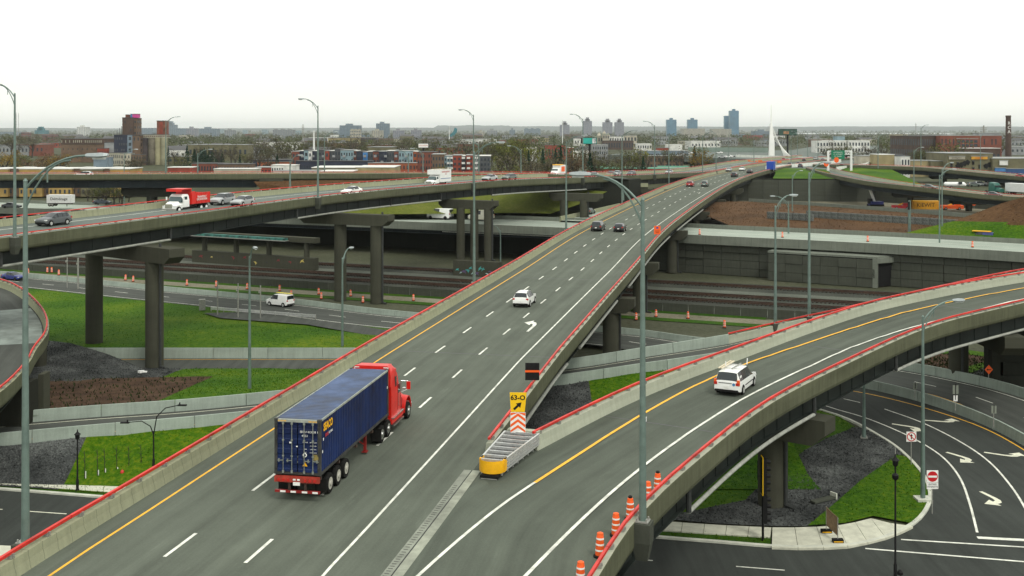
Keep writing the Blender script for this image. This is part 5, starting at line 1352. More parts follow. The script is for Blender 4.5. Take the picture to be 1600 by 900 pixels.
# orange board farther along
q = find_s(RA, 1027, .3, True); p = RA.atR(q, .3, .8); sc = p.y / F
ob = sign_board('orange_sign', p, 10 * sc, 13 * sc, ORSIGN, 'small orange route sign standing on the main viaduct rail', 0, CZ - (366 - HZ) * sc - p.z)
b = MB(); b.box((0, -.022, CZ - (356 - HZ) * sc - p.z), (.35, .01, .3)); b.build('shield', mat('blue_sign', (.06, .06, .30), .5, 0), ob)
b = MB(); b.box((0, -.022, CZ - (361 - HZ) * sc - p.z), (.7, .01, .06)); b.box((0, -.022, CZ - (363.5 - HZ) * sc - p.z), (.5, .01, .06)); b.build('lettering', BLACK, ob)
def disc(parent, name, r, m, y, zc, n=24, r_in=None):
    b = MB()
    if r_in is None: b.quadlist([(r * math.cos(2 * math.pi * i / n), y, zc + r * math.sin(2 * math.pi * i / n)) for i in range(n)], [list(range(n))])
    else:
        b.quadlist([(q_ * math.cos(2 * math.pi * i / n), y, zc + q_ * math.sin(2 * math.pi * i / n)) for q_ in (r, r_in) for i in range(n)], [(i, (i + 1) % n, n + (i + 1) % n, n + i) for i in range(n)])
    return b.build(name, m, parent)
SRED = mat('sign_red', (.50, .012, .018), .45, .03, 3)
p = G(1457, 803, .1); sc = p.y / F; pz = CZ - (764 - HZ) * sc - p.z
ne = sign_board('no_entry_sign', p, 18 * sc, 29 * sc, REFL, 'square white sign with a red no entry disc on the kerb', 0, pz)
disc(ne, 'red_disc', 8.2 * sc, SRED, -.02, pz + 19.5 * sc); b = MB(); b.box((0, -.03, pz + 19.5 * sc), (13.5 * sc, .01, 3 * sc)); b.build('white_bar', REFL, ne)
text('sign_text', 'ENTRÉE', 3.6 * sc, BLACK, ne, (0, -.02, pz + 7.2 * sc), (R(90), 0, 0)); text('sign_text', 'INTERDITE', 3.4 * sc, BLACK, ne, (0, -.02, pz + 3.4 * sc), (R(90), 0, 0))
b = MB(); b.box((0, -.021, pz + 10 * sc), (18 * sc, .006, .4 * sc)); b.build('divider', GALV, ne)
p = G(1424, 726, .1); sc = p.y / F; pz = CZ - (690 - HZ) * sc - p.z
nt = sign_board('prohibition_sign', p, 15.5 * sc, 15.5 * sc, REFL, 'square white sign with a crossed out black arrow in a red ring', 0, pz)
disc(nt, 'red_ring', 7.2 * sc, SRED, -.02, pz + 7.7 * sc, r_in=5.7 * sc)
s_ = sc; decal(nt, 'black_arrow', [(-.8 * s_, -4 * s_), (.8 * s_, -4 * s_), (.8 * s_, 1 * s_), (2.4 * s_, 1 * s_), (0, 4.6 * s_), (-2.4 * s_, 1 * s_), (-.8 * s_, 1 * s_)], BLACK, -.022, pz + 7.7 * sc)
decal(nt, 'red_slash', [(-4.6 * s_, 3.6 * s_), (-3.6 * s_, 4.6 * s_), (4.6 * s_, -3.6 * s_), (3.6 * s_, -4.6 * s_)], SRED, -.026, pz + 7.7 * sc)
p = G(1545, 606, .1); sc = p.y / F; pz = CZ - (585 - HZ) * sc - p.z
di = sign_board('detour_sign', p, 1, 1, ORSIGN, 'orange diamond sign with a black left arrow before the abutment wall', 0, pz, poly=[(0, 0), (6.4 * sc, 7.5 * sc), (0, 15 * sc), (-6.4 * sc, 7.5 * sc)])
decal(di, 'black_arrow', [(-3.8 * sc, 0), (-1.4 * sc, -1.7 * sc), (-1.4 * sc, -.6 * sc), (3.6 * sc, -.6 * sc), (3.6 * sc, .7 * sc), (-1.4 * sc, .7 * sc), (-1.4 * sc, 1.8 * sc)], BLACK, -.02, pz + 7.4 * sc)
SBACK = mat('sign_back', (.20, .22, .18), .6, .1, 3)
for px, py, w_, y0, y1, lab in ((1430, 622, 6, 598, 608, 'small grey sign back on the median, left of the lamp post'), (1493, 642, 9, 602, 627, 'stacked grey sign backs on the median barrier'), (1553, 668, 8, 634, 646, 'small grey sign back on the median at the right')):
    p = G(px, py, 1.1); sc = p.y / F; pz = CZ - (y1 - HZ) * sc - p.z
    s = sign_board('road_sign', p, w_ * sc, (y1 - y0) * sc * (.55 if w_ == 9 else 1), SBACK, lab, 0, max(.1, pz + ((y1 - y0) * sc * .45 if w_ == 9 else 0)))
    b = MB(); b.box((0, -.03, pz + (y1 - y0) * sc * .6), (.06, .03, (y1 - y0) * sc)); b.build('stiffener', BLACK, s)
    if w_ == 9: b = MB(); b.box((0, 0, pz + 4.6 * sc), (6.4 * sc, .03, 9 * sc)); b.build('lower_plate', REFL, s)
# overhead gantry far right
ga = empty('sign_gantry', (0, 0, 0), 0, 'white overhead gantry with a green highway sign in the right distance', 'gantry')
Yg = 420; SG = mat('green_sign', (0.0, .17, .085), .5, .05, 1)
gx0, gx1 = W(1294, Yg).x, W(1330, Yg).x; zt = CZ - (236 - HZ) * Yg / F
for x in (gx0, gx1): b = MB(); b.box((x, Yg, (zt + 12.7) / 2), (.7, .7, zt - 12.7)); b.build('leg', WHITE, ga)
b = MB(); b.bar((gx0, Yg, zt), (gx1, Yg, zt), .4); b.bar((gx0, Yg, zt - 1.2), (gx1, Yg, zt - 1.2), .3)
for i in range(9): x = gx0 + (gx1 - gx0) * i / 9; b.bar((x, Yg, zt - 1.2), (x + (gx1 - gx0) / 18, Yg, zt), .15); b.bar((x + (gx1 - gx0) / 18, Yg, zt), (x + (gx1 - gx0) / 9, Yg, zt - 1.2), .15)
b.build('beam', WHITE, ga)
b = MB(); b.box((W(1308.5, Yg).x, Yg - .6, zt - 1.4), (5.0, .2, 3.3)); gs_ = b.build('sign_panel', SG, ga)
for i, (t_, dy) in enumerate((('AUTOROUTE', .8), ('15 - 20 OUEST', .1), ('Av. Atwater', -.6))): text('sign_text', t_, .55, REFL, gs_, (W(1308.5, Yg).x, Yg - .72, zt - 1.3 + dy), (R(90), 0, 0))
b = MB(); b.box((W(1306, Yg).x, Yg - .75, zt - 2.7), (1.2, .1, .6)); b.build('exit_panel', YSIGN, gs_)
for px, py, lab in ((1291, 256, 'round orange warning board left of the green gantry'), (1307, 250, 'round orange warning board under the green gantry'), (1522, 317, 'orange diamond board below the right ramps')):
    Y_ = 415 if py < 300 else 335; p = W(px, Y_, 12.7 if py < 300 else 4); sc = Y_ / F; pz = CZ - (py + 4.5 - HZ) * sc - p.z
    sign_board('warning_board', p, 1, 1, ORSIGN, lab, 0, pz, poly=[(math.cos(a) * 4 * sc, 4.5 * sc + math.sin(a) * 4.5 * sc) for a in [i * math.pi / 4 for i in range(8)]])
# ================================================================== cars
# station: x, bottom, belt, top, half width, half width at top;  interval kinds between stations
CARS = {
 'suv': (4.75, [(2.37, .38, .72, .76, .74, .58), (2.18, .26, .88, .93, .88, .70), (1.15, .22, .99, 1.06, .92, .76), (.32, .22, 1.03, 1.58, .92, .63), (.22, .22, 1.03, 1.60, .92, .63), (-.62, .22, 1.05, 1.63, .92, .64), (-.72, .22, 1.05, 1.63, .92, .64), (-1.52, .22, 1.08, 1.60, .92, .63), (-1.62, .22, 1.08, 1.60, .92, .63), (-2.0, .25, 1.10, 1.57, .91, .62), (-2.27, .30, 1.08, 1.12, .89, .74), (-2.37, .36, .80, .86, .86, .74)],
         ['b', 'b', 'w', 'p', 's', 'p', 's', 'p', 's', 'r', 'b'], 1.45, -1.42, .36),
 'hatch': (4.3, [(2.15, .36, .62, .66, .70, .55), (1.98, .22, .78, .83, .85, .68), (1.05, .18, .90, .96, .88, .74), (.15, .18, .95, 1.40, .88, .60), (.05, .18, .95, 1.42, .88, .60), (-.62, .18, .97, 1.45, .88, .61), (-.70, .18, .97, 1.45, .88, .61), (-1.35, .18, .99, 1.42, .88, .60), (-1.45, .18, .99, 1.41, .88, .60), (-1.72, .22, 1.0, 1.37, .87, .58), (-2.08, .28, .98, 1.02, .84, .70), (-2.15, .34, .72, .78, .82, .68)],
         ['b', 'b', 'w', 'p', 's', 'p', 's', 'p', 's', 'r', 'b'], 1.3, -1.28, .32),
 'sedan': (4.6, [(2.3, .36, .60, .64, .70, .55), (2.1, .20, .74, .80, .86, .68), (1.05, .17, .88, .94, .89, .74), (.15, .17, .93, 1.38, .89, .58), (.05, .17, .93, 1.40, .89, .59), (-.6, .17, .95, 1.42, .89, .60), (-.68, .17, .95, 1.42, .89, .60), (-1.05, .17, .96, 1.38, .89, .58), (-1.70, .18, .97, 1.02, .88, .70), (-2.15, .24, .95, .99, .86, .70), (-2.3, .32, .70, .76, .80, .64)],
         ['b', 'b', 'w', 'p', 's', 'p', 's', 'r', 'b', 'b'], 1.4, -1.38, .32),
 'minivan': (5.1, [(2.55, .36, .66, .70, .76, .58), (2.38, .22, .84, .90, .94, .74), (1.62, .18, .98, 1.05, .99, .80), (.75, .18, 1.04, 1.66, .99, .70), (.62, .18, 1.04, 1.69, .99, .70), (-.25, .18, 1.06, 1.73, .99, .71), (-.33, .18, 1.06, 1.73, .99, .71), (-1.25, .18, 1.07, 1.73, .99, .71), (-1.33, .18, 1.07, 1.73, .99, .71), (-2.1, .20, 1.08, 1.70, .98, .70), (-2.2, .22, 1.08, 1.68, .98, .70), (-2.48, .28, 1.06, 1.12, .95, .82), (-2.55, .34, .82, .88, .93, .82)],
             ['b', 'b', 'w', 'p', 's', 'p', 's', 'p', 's', 'p', 'r', 'b'], 1.62, -1.48, .34),
 'van': (4.4, [(2.2, .38, .70, .74, .74, .60), (2.02, .22, .92, .98, .88, .72), (1.35, .18, 1.08, 1.14, .90, .78), (.65, .18, 1.12, 1.78, .90, .74), (.5, .18, 1.12, 1.80, .90, .74), (-.3, .18, 1.12, 1.83, .90, .75), (-.4, .18, 1.12, 1.83, .90, .75), (-2.02, .18, 1.14, 1.80, .90, .74), (-2.14, .2, 1.14, 1.72, .89, .73), (-2.2, .30, 1.10, 1.15, .87, .78)],
         ['b', 'b', 'w', 'p', 's', 'b', 'b', 'b', 'r'], 1.4, -1.45, .32),
}
PAINT = {}
def paint(n, c, metal=.0):
    if n not in PAINT: PAINT[n] = mat('car_paint_' + n, c, .28, .03, 1.5, metal=metal, spec=.6)
    return PAINT[n]
WHEEL = {}
def wheel_mesh(r):
    if r not in WHEEL:
        t = MB(); t.lathe([(r * .62, -.10), (r * .96, -.10), (r, -.06), (r, .06), (r * .96, .10), (r * .62, .10)], 18, axis='y')
        m = MB(); m.lathe([(r * .63, -.112), (r * .60, -.06), (r * .2, -.085), (r * .12, -.118)], 14, axis='y'); m.lathe([(r * .12, .118), (r * .2, .085), (r * .60, .06), (r * .63, .112)], 14, axis='y')
        WHEEL[r] = (t.mesh('tyre', RUBBER, 40), m.mesh('rim', ALU, 40))
    return WHEEL[r]
CARM = {}
def car_parts(kind):
    if kind in CARM: return CARM[kind]
    L, st, iv, ax1, ax2, rw = CARS[kind]
    def ring(s):
        x, zb, zs, zt, ws, wt = s; cr = .035
        h = [(0, zb), (ws * .84, zb), (ws * .985, zb + .10), (ws, zb + (zs - zb) * .55), (ws * .965, zs), (wt, zt), (wt * .55, zt + cr), (0, zt + cr * 1.25)]
        full = h + [(-y, z) for y, z in h[-2:0:-1]]
        return [(x, y, z) for y, z in full]
    rings = [ring(s) for s in st]; n = len(rings[0]); half = 8
    P = {k: MB() for k in ('body', 'trim', 'windshield', 'rear_window', 'side_window')}
    def quad(k, a, b, c, d): P[k].quadlist([a, b, c, d], [(0, 1, 2, 3)])
    for i, kd in enumerate(iv):
        for j in range(n):
            k = j if j < half - 1 else n - 1 - j       # 0 bottom .. 6 roof
            tgt = 'body'
            if k in (0, 1): tgt = 'trim'
            if kd == 'w' and k in (5, 6): tgt = 'windshield'
            if kd == 'r' and k in (5, 6): tgt = 'rear_window'
            if kd == 's' and k == 4: tgt = 'side_window'
            if kd == 'p' and k == 4 and i < len(iv) - 3: tgt = 'trim'
            if kd == 'w' and k == 4: tgt = 'side_window'
            a, b, c, d = rings[i][j], rings[i][(j + 1) % n], rings[i + 1][(j + 1) % n], rings[i + 1][j]
            quad(tgt, a, d, c, b)
    P['body'].quadlist(rings[0], [list(range(n))]); P['body'].quadlist(rings[-1], [list(range(n))[::-1]])
    out = {}
    for k, mb in P.items():
        if mb.v: out[k] = mb
    # merge duplicate vertices for smooth shading
    for k, mb in out.items():
        idx = {}; nv = []; mp_ = []
        for v in mb.v:
            key = tuple(round(c, 4) for c in v)
            if key not in idx: idx[key] = len(nv); nv.append(v)
            mp_.append(idx[key])
        mb.v = nv; mb.f = [[mp_[i] for i in f] for f in mb.f]
    W2 = st[5][4]; xr = st[-2][0]; xf = st[1][0]; zl = st[-2][2]
    tl, hl, mir = {}, {}, {}
    for s in (-1, 1):
        tl[s] = MB().box((xr + .02, s * (W2 - .16), zl - .13), (.22, .24, .20)); hl[s] = MB().box((xf, s * (st[1][4] - .14), st[1][2] - .08), (.24, .26, .13))
        mir[s] = MB().box((st[3][0] + .55, s * (W2 + .09), st[3][2] + .06), (.12, .2, .14))
    pl = MB(); pl.box((st[-1][0] - .015, 0, st[-1][2] - .10), (.02, .34, .16))
    bp = {-1: MB().box((st[-1][0] + .02, 0, .42), (.14, st[-1][4] * 1.9, .16)), 1: MB().box((st[0][0] - .03, 0, .42), (.14, st[0][4] * 1.8, .14))}
    arch = {(x, s): MB().cyl((x, s * (W2 - .055), rw + .02), rw * 1.16, .13, 18, axis='y') for x in (ax1, ax2) for s in (-1, 1)}
    sw = out.pop('side_window', None)
    if sw:                                            # one pane per opening
        for i, kd in enumerate(iv):
            if kd in ('s', 'w'):
                for s, js in ((-1, n - 5), (1, 4)):
                    a, b, c, dd = rings[i][js], rings[i][(js + 1) % n], rings[i + 1][(js + 1) % n], rings[i + 1][js]
                    out[('side_window', i, s)] = MB().quadlist([a, dd, c, b], [(0, 1, 2, 3)])
    CARM[kind] = dict(L=L, ax=(ax1, ax2), rw=rw, hw=W2, zroof=st[5][3], parts=out, tail=tl, head=hl, plate=pl, bumper=bp, mirror=mir, arch=arch)
    return CARM[kind]
CARME = {}
def car(kind, paintm, pos, heading, label, name='car', cat='car', scale=1.0, detail=True, rear_ref=True, slope=0.0, taillight=None, extra=None, group=None):
    """pos: middle of the rear bumper (rear_ref) or of the front bumper, at road level"""
    d = car_parts(kind); L = d['L'] * scale
    dirv = Vector((math.cos(heading), math.sin(heading), 0)); c = Vector(pos) + dirv * (L / 2 if rear_ref else -L / 2)
    o = empty(name, c, heading, label, cat, group); o.scale = (scale,) * 3; o.rotation_euler = (0, -slope, heading)
    tlm = taillight or TAILR
    if detail:
        key = (kind, paintm.name)
        if key not in CARME:
            r = {}
            for k, mb in d['parts'].items(): r[k] = mb.mesh(str(k), {'body': paintm, 'trim': BLACK}.get(k, GLASS), 38)
            r['plate'] = d['plate'].mesh('plate', REFL)
            for k, m_ in (('tail', tlm), ('head', HLAMP), ('bumper', BLACK), ('mirror', paintm), ('arch', BLACK)):
                for kk, mb in d[k].items(): r[(k, kk)] = mb.mesh(k, m_)
            CARME[key] = r
        nm = {'tail': 'tail_light', 'head': 'headlight', 'plate': 'number_plate', 'arch': 'wheel_arch', 'trim': 'underbody'}
        for k, me in CARME[key].items(): k = k[0] if isinstance(k, tuple) else k; mkobj(nm.get(k, k), me, o)
        t, m = wheel_mesh(d['rw'])
        for x in d['ax']:
            for s in (-1, 1):
                w_ = mkobj('wheel', t, o, (x, s * (d['hw'] - .06), d['rw'])); mkobj('rim', m, w_)
        if extra: extra(o, d)
    else:
        key = (kind, paintm.name, 'far')
        if key not in CARME:
            b = MB(); mats = [paintm, GLASS, BLACK, TAILR, HLAMP]
            for k, mb in d['parts'].items():
                b.mi = {'body': 0, 'trim': 2}.get(k, 1); b.quadlist(mb.v, mb.f)
            for k, i in (('tail', 3), ('head', 4), ('bumper', 2)):
                b.mi = i
                for mb in d[k].values(): b.quadlist(mb.v, mb.f)
            b.mi = 2
            for x in d['ax']:
                for s in (-1, 1): b.cyl((x, s * (d['hw'] - .07), d['rw']), d['rw'], .2, 12, axis='y')
            CARME[key] = b.mesh('car_body', mats, 38)
        bpy.data.objects.remove(o)
        o = mkobj(name, CARME[key], None, c, (0, 0, heading)); o.scale = (scale,) * 3; tag(o, label, cat, group)
    return o
PW = paint('white', (.78, .79, .76)); PD = paint('charcoal', (.025, .028, .03)); PS = paint('silver', (.42, .44, .44), .3); PG = paint('grey', (.10, .11, .115), .2)
PR = paint('red', (.36, .02, .02)); PGG = paint('greygreen', (.13, .16, .14), .2); PBL = paint('blue', (.02, .03, .16)); PK = paint('black', (.012, .012, .014)); PDB = paint('slate', (.03, .04, .055))
def rear_on(road, px, py, zg):
    g = G(px, py, zg); return min(road.S, key=lambda q: (road.L[road.S.index(q)] - g).length)
def Hd(road, g, away=True):
    i = min(range(len(road.L)), key=lambda k: (road.L[k] - g).length); h = road.heading(road.S[i]); return h if away else h + math.pi
def zroad(road, g):
    i = min(range(len(road.L)), key=lambda k: ((road.L[k] + road.R[k]) / 2 - g).xy.length)
    a, b_ = road.L[i], road.R[i]; d = b_ - a; t = max(0, min(1, ((g - a).xy.dot(d.xy)) / d.xy.length_squared)); return a.z + d.z * t
def on(road, px, py, kind, pm, label, away=True, detail=True, z=None, **kw):
    """place a car whose nearer bumper foot is at the pixel"""
    g = G(px, py, 9.3)
    for _ in range(12): g = G(px, py, (zroad(road, g) if z is None else z) + .005)
    h = Hd(road, g, True)
    if road in (RC, RE): h += math.pi          # those are drawn from far to near
    vis = kw.pop('toward', False)
    if vis: return car(kind, pm, g, h + math.pi, label, detail=detail, rear_ref=False, **kw)
    return car(kind, pm, g, h, label, detail=detail, **kw)
def rails(o, d):
    for s in (-1, 1): b = MB(); b.bar((.3, s * .62, d['zroof'] + .06), (-1.75, s * .62, d['zroof'] + .05), .05); b.build('roof_rail', BLACK, o)
    b = MB(); b.loft([[(-.95 - .0, -.015, d['zroof'] + .03), (-.95, .015, d['zroof'] + .03), (-1.15, .015, d['zroof'] + .03), (-1.15, -.015, d['zroof'] + .03)], [(-1.08, -.01, d['zroof'] + .16), (-1.08, .01, d['zroof'] + .16), (-1.14, .01, d['zroof'] + .16), (-1.14, -.01, d['zroof'] + .16)]]); b.build('antenna', PW, o)
on(RA, 813, 481, 'suv', PW, 'white wagon in the middle lane of the main viaduct, seen from behind', extra=rails, scale=.94)
on(RA, 931, 362, 'minivan', PD, 'dark van in the left lane of the main viaduct beside a darker hatchback', scale=.98)
on(RA, 966, 363, 'hatch', PK, 'black hatchback in the middle lane beside the dark van')
on(RA, 1077, 292, 'suv', PR, 'dark red sport utility vehicle far up the main viaduct')
on(RA, 1100, 292, 'suv', PGG, 'grey green sport utility vehicle beside the red one')
on(RA, 1146, 277, 'suv', PK, 'black car far up the main viaduct, nearer of two', detail=False)
on(RA, 1170, 271, 'sedan', PK, 'black car far up the main viaduct, farther of two', detail=False)
def roof_junk(o, d):
    z = d['zroof']; o2 = mkobj('roof_rack', None, o)
    for x in (.3, -1.2): b = MB(); b.bar((x, -.75, z + .10), (x, .75, z + .10), .05); b.build('crossbar', ALU, o2)
    b = MB(); b.bar((1.2, .45, z + .16), (-1.9, .55, z + .18), .10, .06); b.bar((1.2, .72, z + .16), (-1.9, .78, z + .18), .10, .06)
    for i in range(9): x = 1.1 - i * .36; b.bar((x, .46, z + .17), (x, .76, z + .17), .05)
    b.build('ladder', mat('pale_wood', (.62, .55, .40), .7, .15, 3), o2)
    b = MB(); b.bar((-1.0, .5, z + .2), (-1.0, .5, z + .52), .06); b.bar((.9, -.62, z + .05), (1.05, -.62, z + .5), .06); b.build('upright', WHITE, o2)
    b = MB(); b.bar((.8, -.2, z + .12), (-1.4, -.1, z + .12), .07); b.build('pipe', GALV, o2)
    b = MB(); b.box((-2.35, -.98, 1.35), (.01, .02, .01)); 
    b = MB(); b.box((-1.75, -.86, 1.30), (.5, .02, .3)); b.build('window_sticker', REFL, o)
    b = MB(); b.bar((-.9, -1.0, .62), (1.2, -1.0, .62), .03, .06); b.build('side_moulding', BLACK, o)
    b = MB(); b.bar((-.9, 1.0, .62), (1.2, 1.0, .62), .03, .06); b.build('side_moulding', BLACK, o)
    for s in (-1, 1): b = MB(); b.box((-2.42, s * .87, 1.02), (.18, .20, .42)); b.build('tail_lamp', TAILO, o)
    b = MB(); b.cyl((-2.56, -.55, .90), .11, .02, 14, axis='x'); b.build('emblem', mat('blue_emblem', (.05, .2, .4), .5, 0), o)
    b = MB(); b.box((-2.56, .1, .98), (.02, 1.0, .04)); b.build('tailgate_lettering', BLACK, o)
mv = on(RB, 1137, 619, 'minivan', PW, 'white minivan with a ladder on its roof on the right ramp', extra=roof_junk, scale=.95); mv.rotation_euler[2] += .16; mv.location += Vector((-.42, .2, 0))
on(RC, 62, 354, 'hatch', PG, 'dark grey hatchback at the left end of the left viaduct', toward=True)
on(RC, 334, 321, 'suv', PS, 'silver sport utility vehicle behind the red dump truck', toward=True)
on(RC, 367, 323, 'hatch', PS, 'small silver hatchback behind the silver sport utility vehicle', toward=True)
on(RC, 538, 305, 'sedan', PW, 'white sedan on the left viaduct behind a lamp post', toward=True)
on(RC, 788, 282, 'hatch', PGG, 'grey hatchback on the left viaduct behind the cube van', toward=True, detail=False)
on(RC, 757, 283, 'sedan', PS, 'pale silver car just behind the cube van', toward=True, detail=False)
for i, (px, py, k, pm, lab) in enumerate(((903, 278, 'suv', PDB, 'dark car right behind the ambulance'), (922, 278, 'sedan', PS, 'silver car second behind the ambulance'), (950, 276, 'sedan', PGG, 'grey car third behind the ambulance'), (960, 275, 'hatch', PS, 'pale car fourth behind the ambulance'), (983, 275, 'hatch', PG, 'grey hatchback fifth behind the ambulance'), (1043, 272, 'sedan', PS, 'silver car before the green roofed building'), (1137, 268, 'sedan', PS, 'tiny silver car where the two viaducts meet'), (1158, 267, 'sedan', PW, 'tiny white car where the two viaducts meet'))):
    on(RC, px, py, k, pm, lab, toward=True, detail=False)
on(RE, 117, 277, 'hatch', PW, 'white hatchback on the far left ramp', toward=True, detail=False)
g = G(437, 478, .47); car('van', PW, g + Vector((1.9, -1.0, 0)), HWY.heading(near_s(HWY, 437)) + math.pi, 'white delivery van with a yellow ladder on the lower highway', name='van', cat='van', extra=lambda o, d: [MB().bar((1.0, -.4, d['zroof'] + .15), (-2.1, -.3, d['zroof'] + .18), .5, .06).build('ladder', mat('yellow_ladder', (.7, .6, .08), .6, .1, 3), o), MB().box((-.9, -.86, 1.35), (.7, .02, .35)).build('side_logo', PBL, o)])
g = G(7, 436, .47); car('sedan', PBL, g, HWY.heading(near_s(HWY, 7)), 'dark blue car at the left end of the lower highway', detail=False)
# vans on the pale highway
q = find_s(ROAD_D, 706, 10); car('van', PW, ROAD_D.at(q, 10, .01), ROAD_D.heading(q), 'white van on the highway before the dry grass bank', name='van', cat='van', scale=1.35, detail=False)
q = find_s(ROAD_D, 770, 10); car('van', paint('cream', (.62, .60, .48)), ROAD_D.at(q, 10, .01), ROAD_D.heading(q), 'cream van on the highway behind the triple pier', name='van', cat='van', scale=1.3, detail=False)
q = find_s(ROAD_D, 1553, 18.6); car('van', PBL, ROAD_D.at(q, 18.6, -.3), ROAD_D.heading(q), 'blue and white van with a yellow roof rack at the far right', name='van', cat='van', extra=lambda o, d: [MB().box((0, 0, d['zroof'] + .15), (3.2, 1.2, .12)).build('roof_rack', YELL, o), MB().box((0, -.9, 1.3), (2.6, .04, .5)).build('side_panel', WHITE, o)])
g = G(910, 333, 8.8); car('hatch', PGG, W(917, 264, 8.05), 1.2, 'small pale car on the slip road behind the left viaduct pier', detail=False)
# far traffic on the interchange
rndc = random.Random(5)
far_cars = [(1220, 262, PS), (1233, 259, PK), (1247, 258, PG), (1233, 253, PW), (1224, 251, PR), (1256, 252, PK), (1271, 258, PK), (1285, 252, PG), (1273, 250, PS), (1262, 248, PK), (1243, 246, PW), (1300, 254, PK), (1314, 262, PDB), (1230, 248, PS), (1250, 262, PDB), (1318, 250, PBL), (1292, 259, PS)]
for i, (px, py, pm) in enumerate(far_cars):
    g = G(px, py, 12.52); car(rndc.choice(['suv', 'sedan', 'hatch']), pm, g, 1.25 if px < 1262 else 1.1, 'tiny car on the far interchange, %s' % ['left of the pylon foot', 'near the white barrier', 'dark one before the island', 'white one by the pylon', 'reddish one by the pylon', 'black one before the cables', 'black one by the green corner', 'grey one before the gantry', 'silver one right of the island', 'black one behind the island', 'white one below the cables', 'dark one left of the gantry', 'dark one entering the lower right ramp', 'silver one behind the pylon', 'slate one beside the white barrier', 'blue one right of the gantry', 'silver one on the green corner edge'][i], detail=False)
for i, (px, py) in enumerate(((1070, 243), (1083, 241), (1098, 242), (1129, 240), (1135, 247), (1145, 246), (1158, 245))):
    g = G(px, py, 12.52); car('sedan', PW if i % 2 else PS, g, 2.7, 'tiny white car on the far left approach, %s from the left' % ORD[i], detail=False)
for i, (px, py) in enumerate(((1440, 292), (1540, 309), (1590, 277))):
    rr = RN1 if i < 2 else RN2; q = find_s(rr, px, 4); car('sedan', (PGG, PG, PR)[i], rr.at(q, 4, .01), rr.heading(q), ('olive car on the lower right ramp', 'dark car at the right end of the lower ramp', 'red car at the right end of the upper ramp')[i], detail=False)

# ================================================================== trucks
def wheels(o, xs, y, r, w=.30, m=None, dual=False):
    t = MB(); t.lathe([(r * .58, -w / 2), (r * .95, -w / 2), (r, -w / 3), (r, w / 3), (r * .95, w / 2), (r * .58, w / 2)], 22, axis='y'); tm = t.mesh('tyre', RUBBER, 40)
    k = MB(); k.lathe([(r * .60, -w / 2 - .005), (r * .55, -w * .2), (r * .30, -w * .1), (r * .22, -w / 2 - .06)], 16, axis='y'); k.lathe([(r * .22, w / 2 + .06), (r * .30, w * .1), (r * .55, w * .2), (r * .60, w / 2 + .005)], 16, axis='y'); km = k.mesh('rim', m or CHROME, 40)
    for x in xs:
        for s in (-1, 1):
            a = mkobj('wheel', tm, o, (x, s * y, r)); mkobj('rim', km, a)
            if dual: mkobj('wheel', tm, o, (x, s * (y - w - .03), r))
# ---- semi truck and its container (local +x forward, origin at the rear on the road)
TH = math.pi / 2 - .172
TP = Vector((-10.80, 56.35, 9.30))
SB = mat('truck_red', (.62, .014, .008), .38, .10, .9, spec=.45)
SBD = mat('truck_red_dark', (.22, .012, .010), .45, .1, 1.5)
CHAS = mat('chassis_grime', (.05, .030, .022), .75, .3, 2)
CHRED = mat('chassis_red', (.33, .035, .02), .6, .25, 2.5)
sk = empty('semi_truck', TP, TH, 'red semi truck with a sleeper cab hauling the blue container', 'truck')
ch = mkobj('trailer_chassis', None, sk)
for s in (-1, 1): b = MB(); b.box((6.3, s * .45, 1.13), (12.2, .16, .34)); b.build('beam', CHAS, ch)
for x in (.15, 3.0, 6.0, 9.0, 12.0): b = MB(); b.box((x, 0, 1.20), (.18, 2.4, .16)); b.build('bolster', CHAS, ch)
b = MB(); b.box((-.03, 0, 1.13), (.14, 2.36, .30)); rb = b.build('rear_sill', CHRED, ch)
for y in (-.95, -.70, -.45, .45, .70, .95): b = MB(); b.cyl((-.11, y, 1.10), .075, .04, 12, axis='x'); b.build('tail_light', TAILR, rb, smooth=40)
for y in (-.1, .12): b = MB(); b.box((-.115, y, 1.13), (.02, .14, .08)); b.build('reflector', REFL, rb)
b = MB(); b.box((-.12, -.28 + .28, .93), (.02, .36, .17)); b.build('number_plate', REFL, rb)
b = MB(); b.box((.02, 0, .50), (.12, 2.36, .12)); ug = b.build('underrun_bar', SBD, ch)
for y in (-.95, -.4, .2, .75): b = MB(); b.box((-.05, y, .50), (.02, .28, .09)); b.build('reflector', REFL, ug)
for y in (-.42, .42): b = MB(); b.box((.02, y, .80), (.10, .12, .55)); b.build('underrun_post', CHAS, ch)
for s in (-1, 1): b = MB(); b.box((.75, s * .98, .62), (.04, .62, .70)); b.build('mud_flap', RUBBER, ch)
b = MB(); b.box((2.9, 0, .75), (4.0, 1.0, .35)); b.build('suspension', CHAS, ch)
for x in (1.55, 2.85, 4.15): b = MB(); b.cyl((x, 0, .52), .09, 1.9, 8, axis='y'); b.build('axle', CHAS, ch)
wheels(ch, (1.55, 2.85, 4.15), 1.07, .52, .28, mat('dusty_rim', (.42, .41, .35), .6, .15, 5), True)
for s in (-1, 1): b = MB(); b.box((8.6, s * .85, .62), (.16, .14, 1.0)); b.box((8.6, s * .85, .14), (.36, .3, .06)); b.build('landing_leg', SBD, ch); b = MB(); b.bar((8.6, s * .85, .5), (8.0, s * .45, 1.0), .07); b.build('brace', SBD, ch)
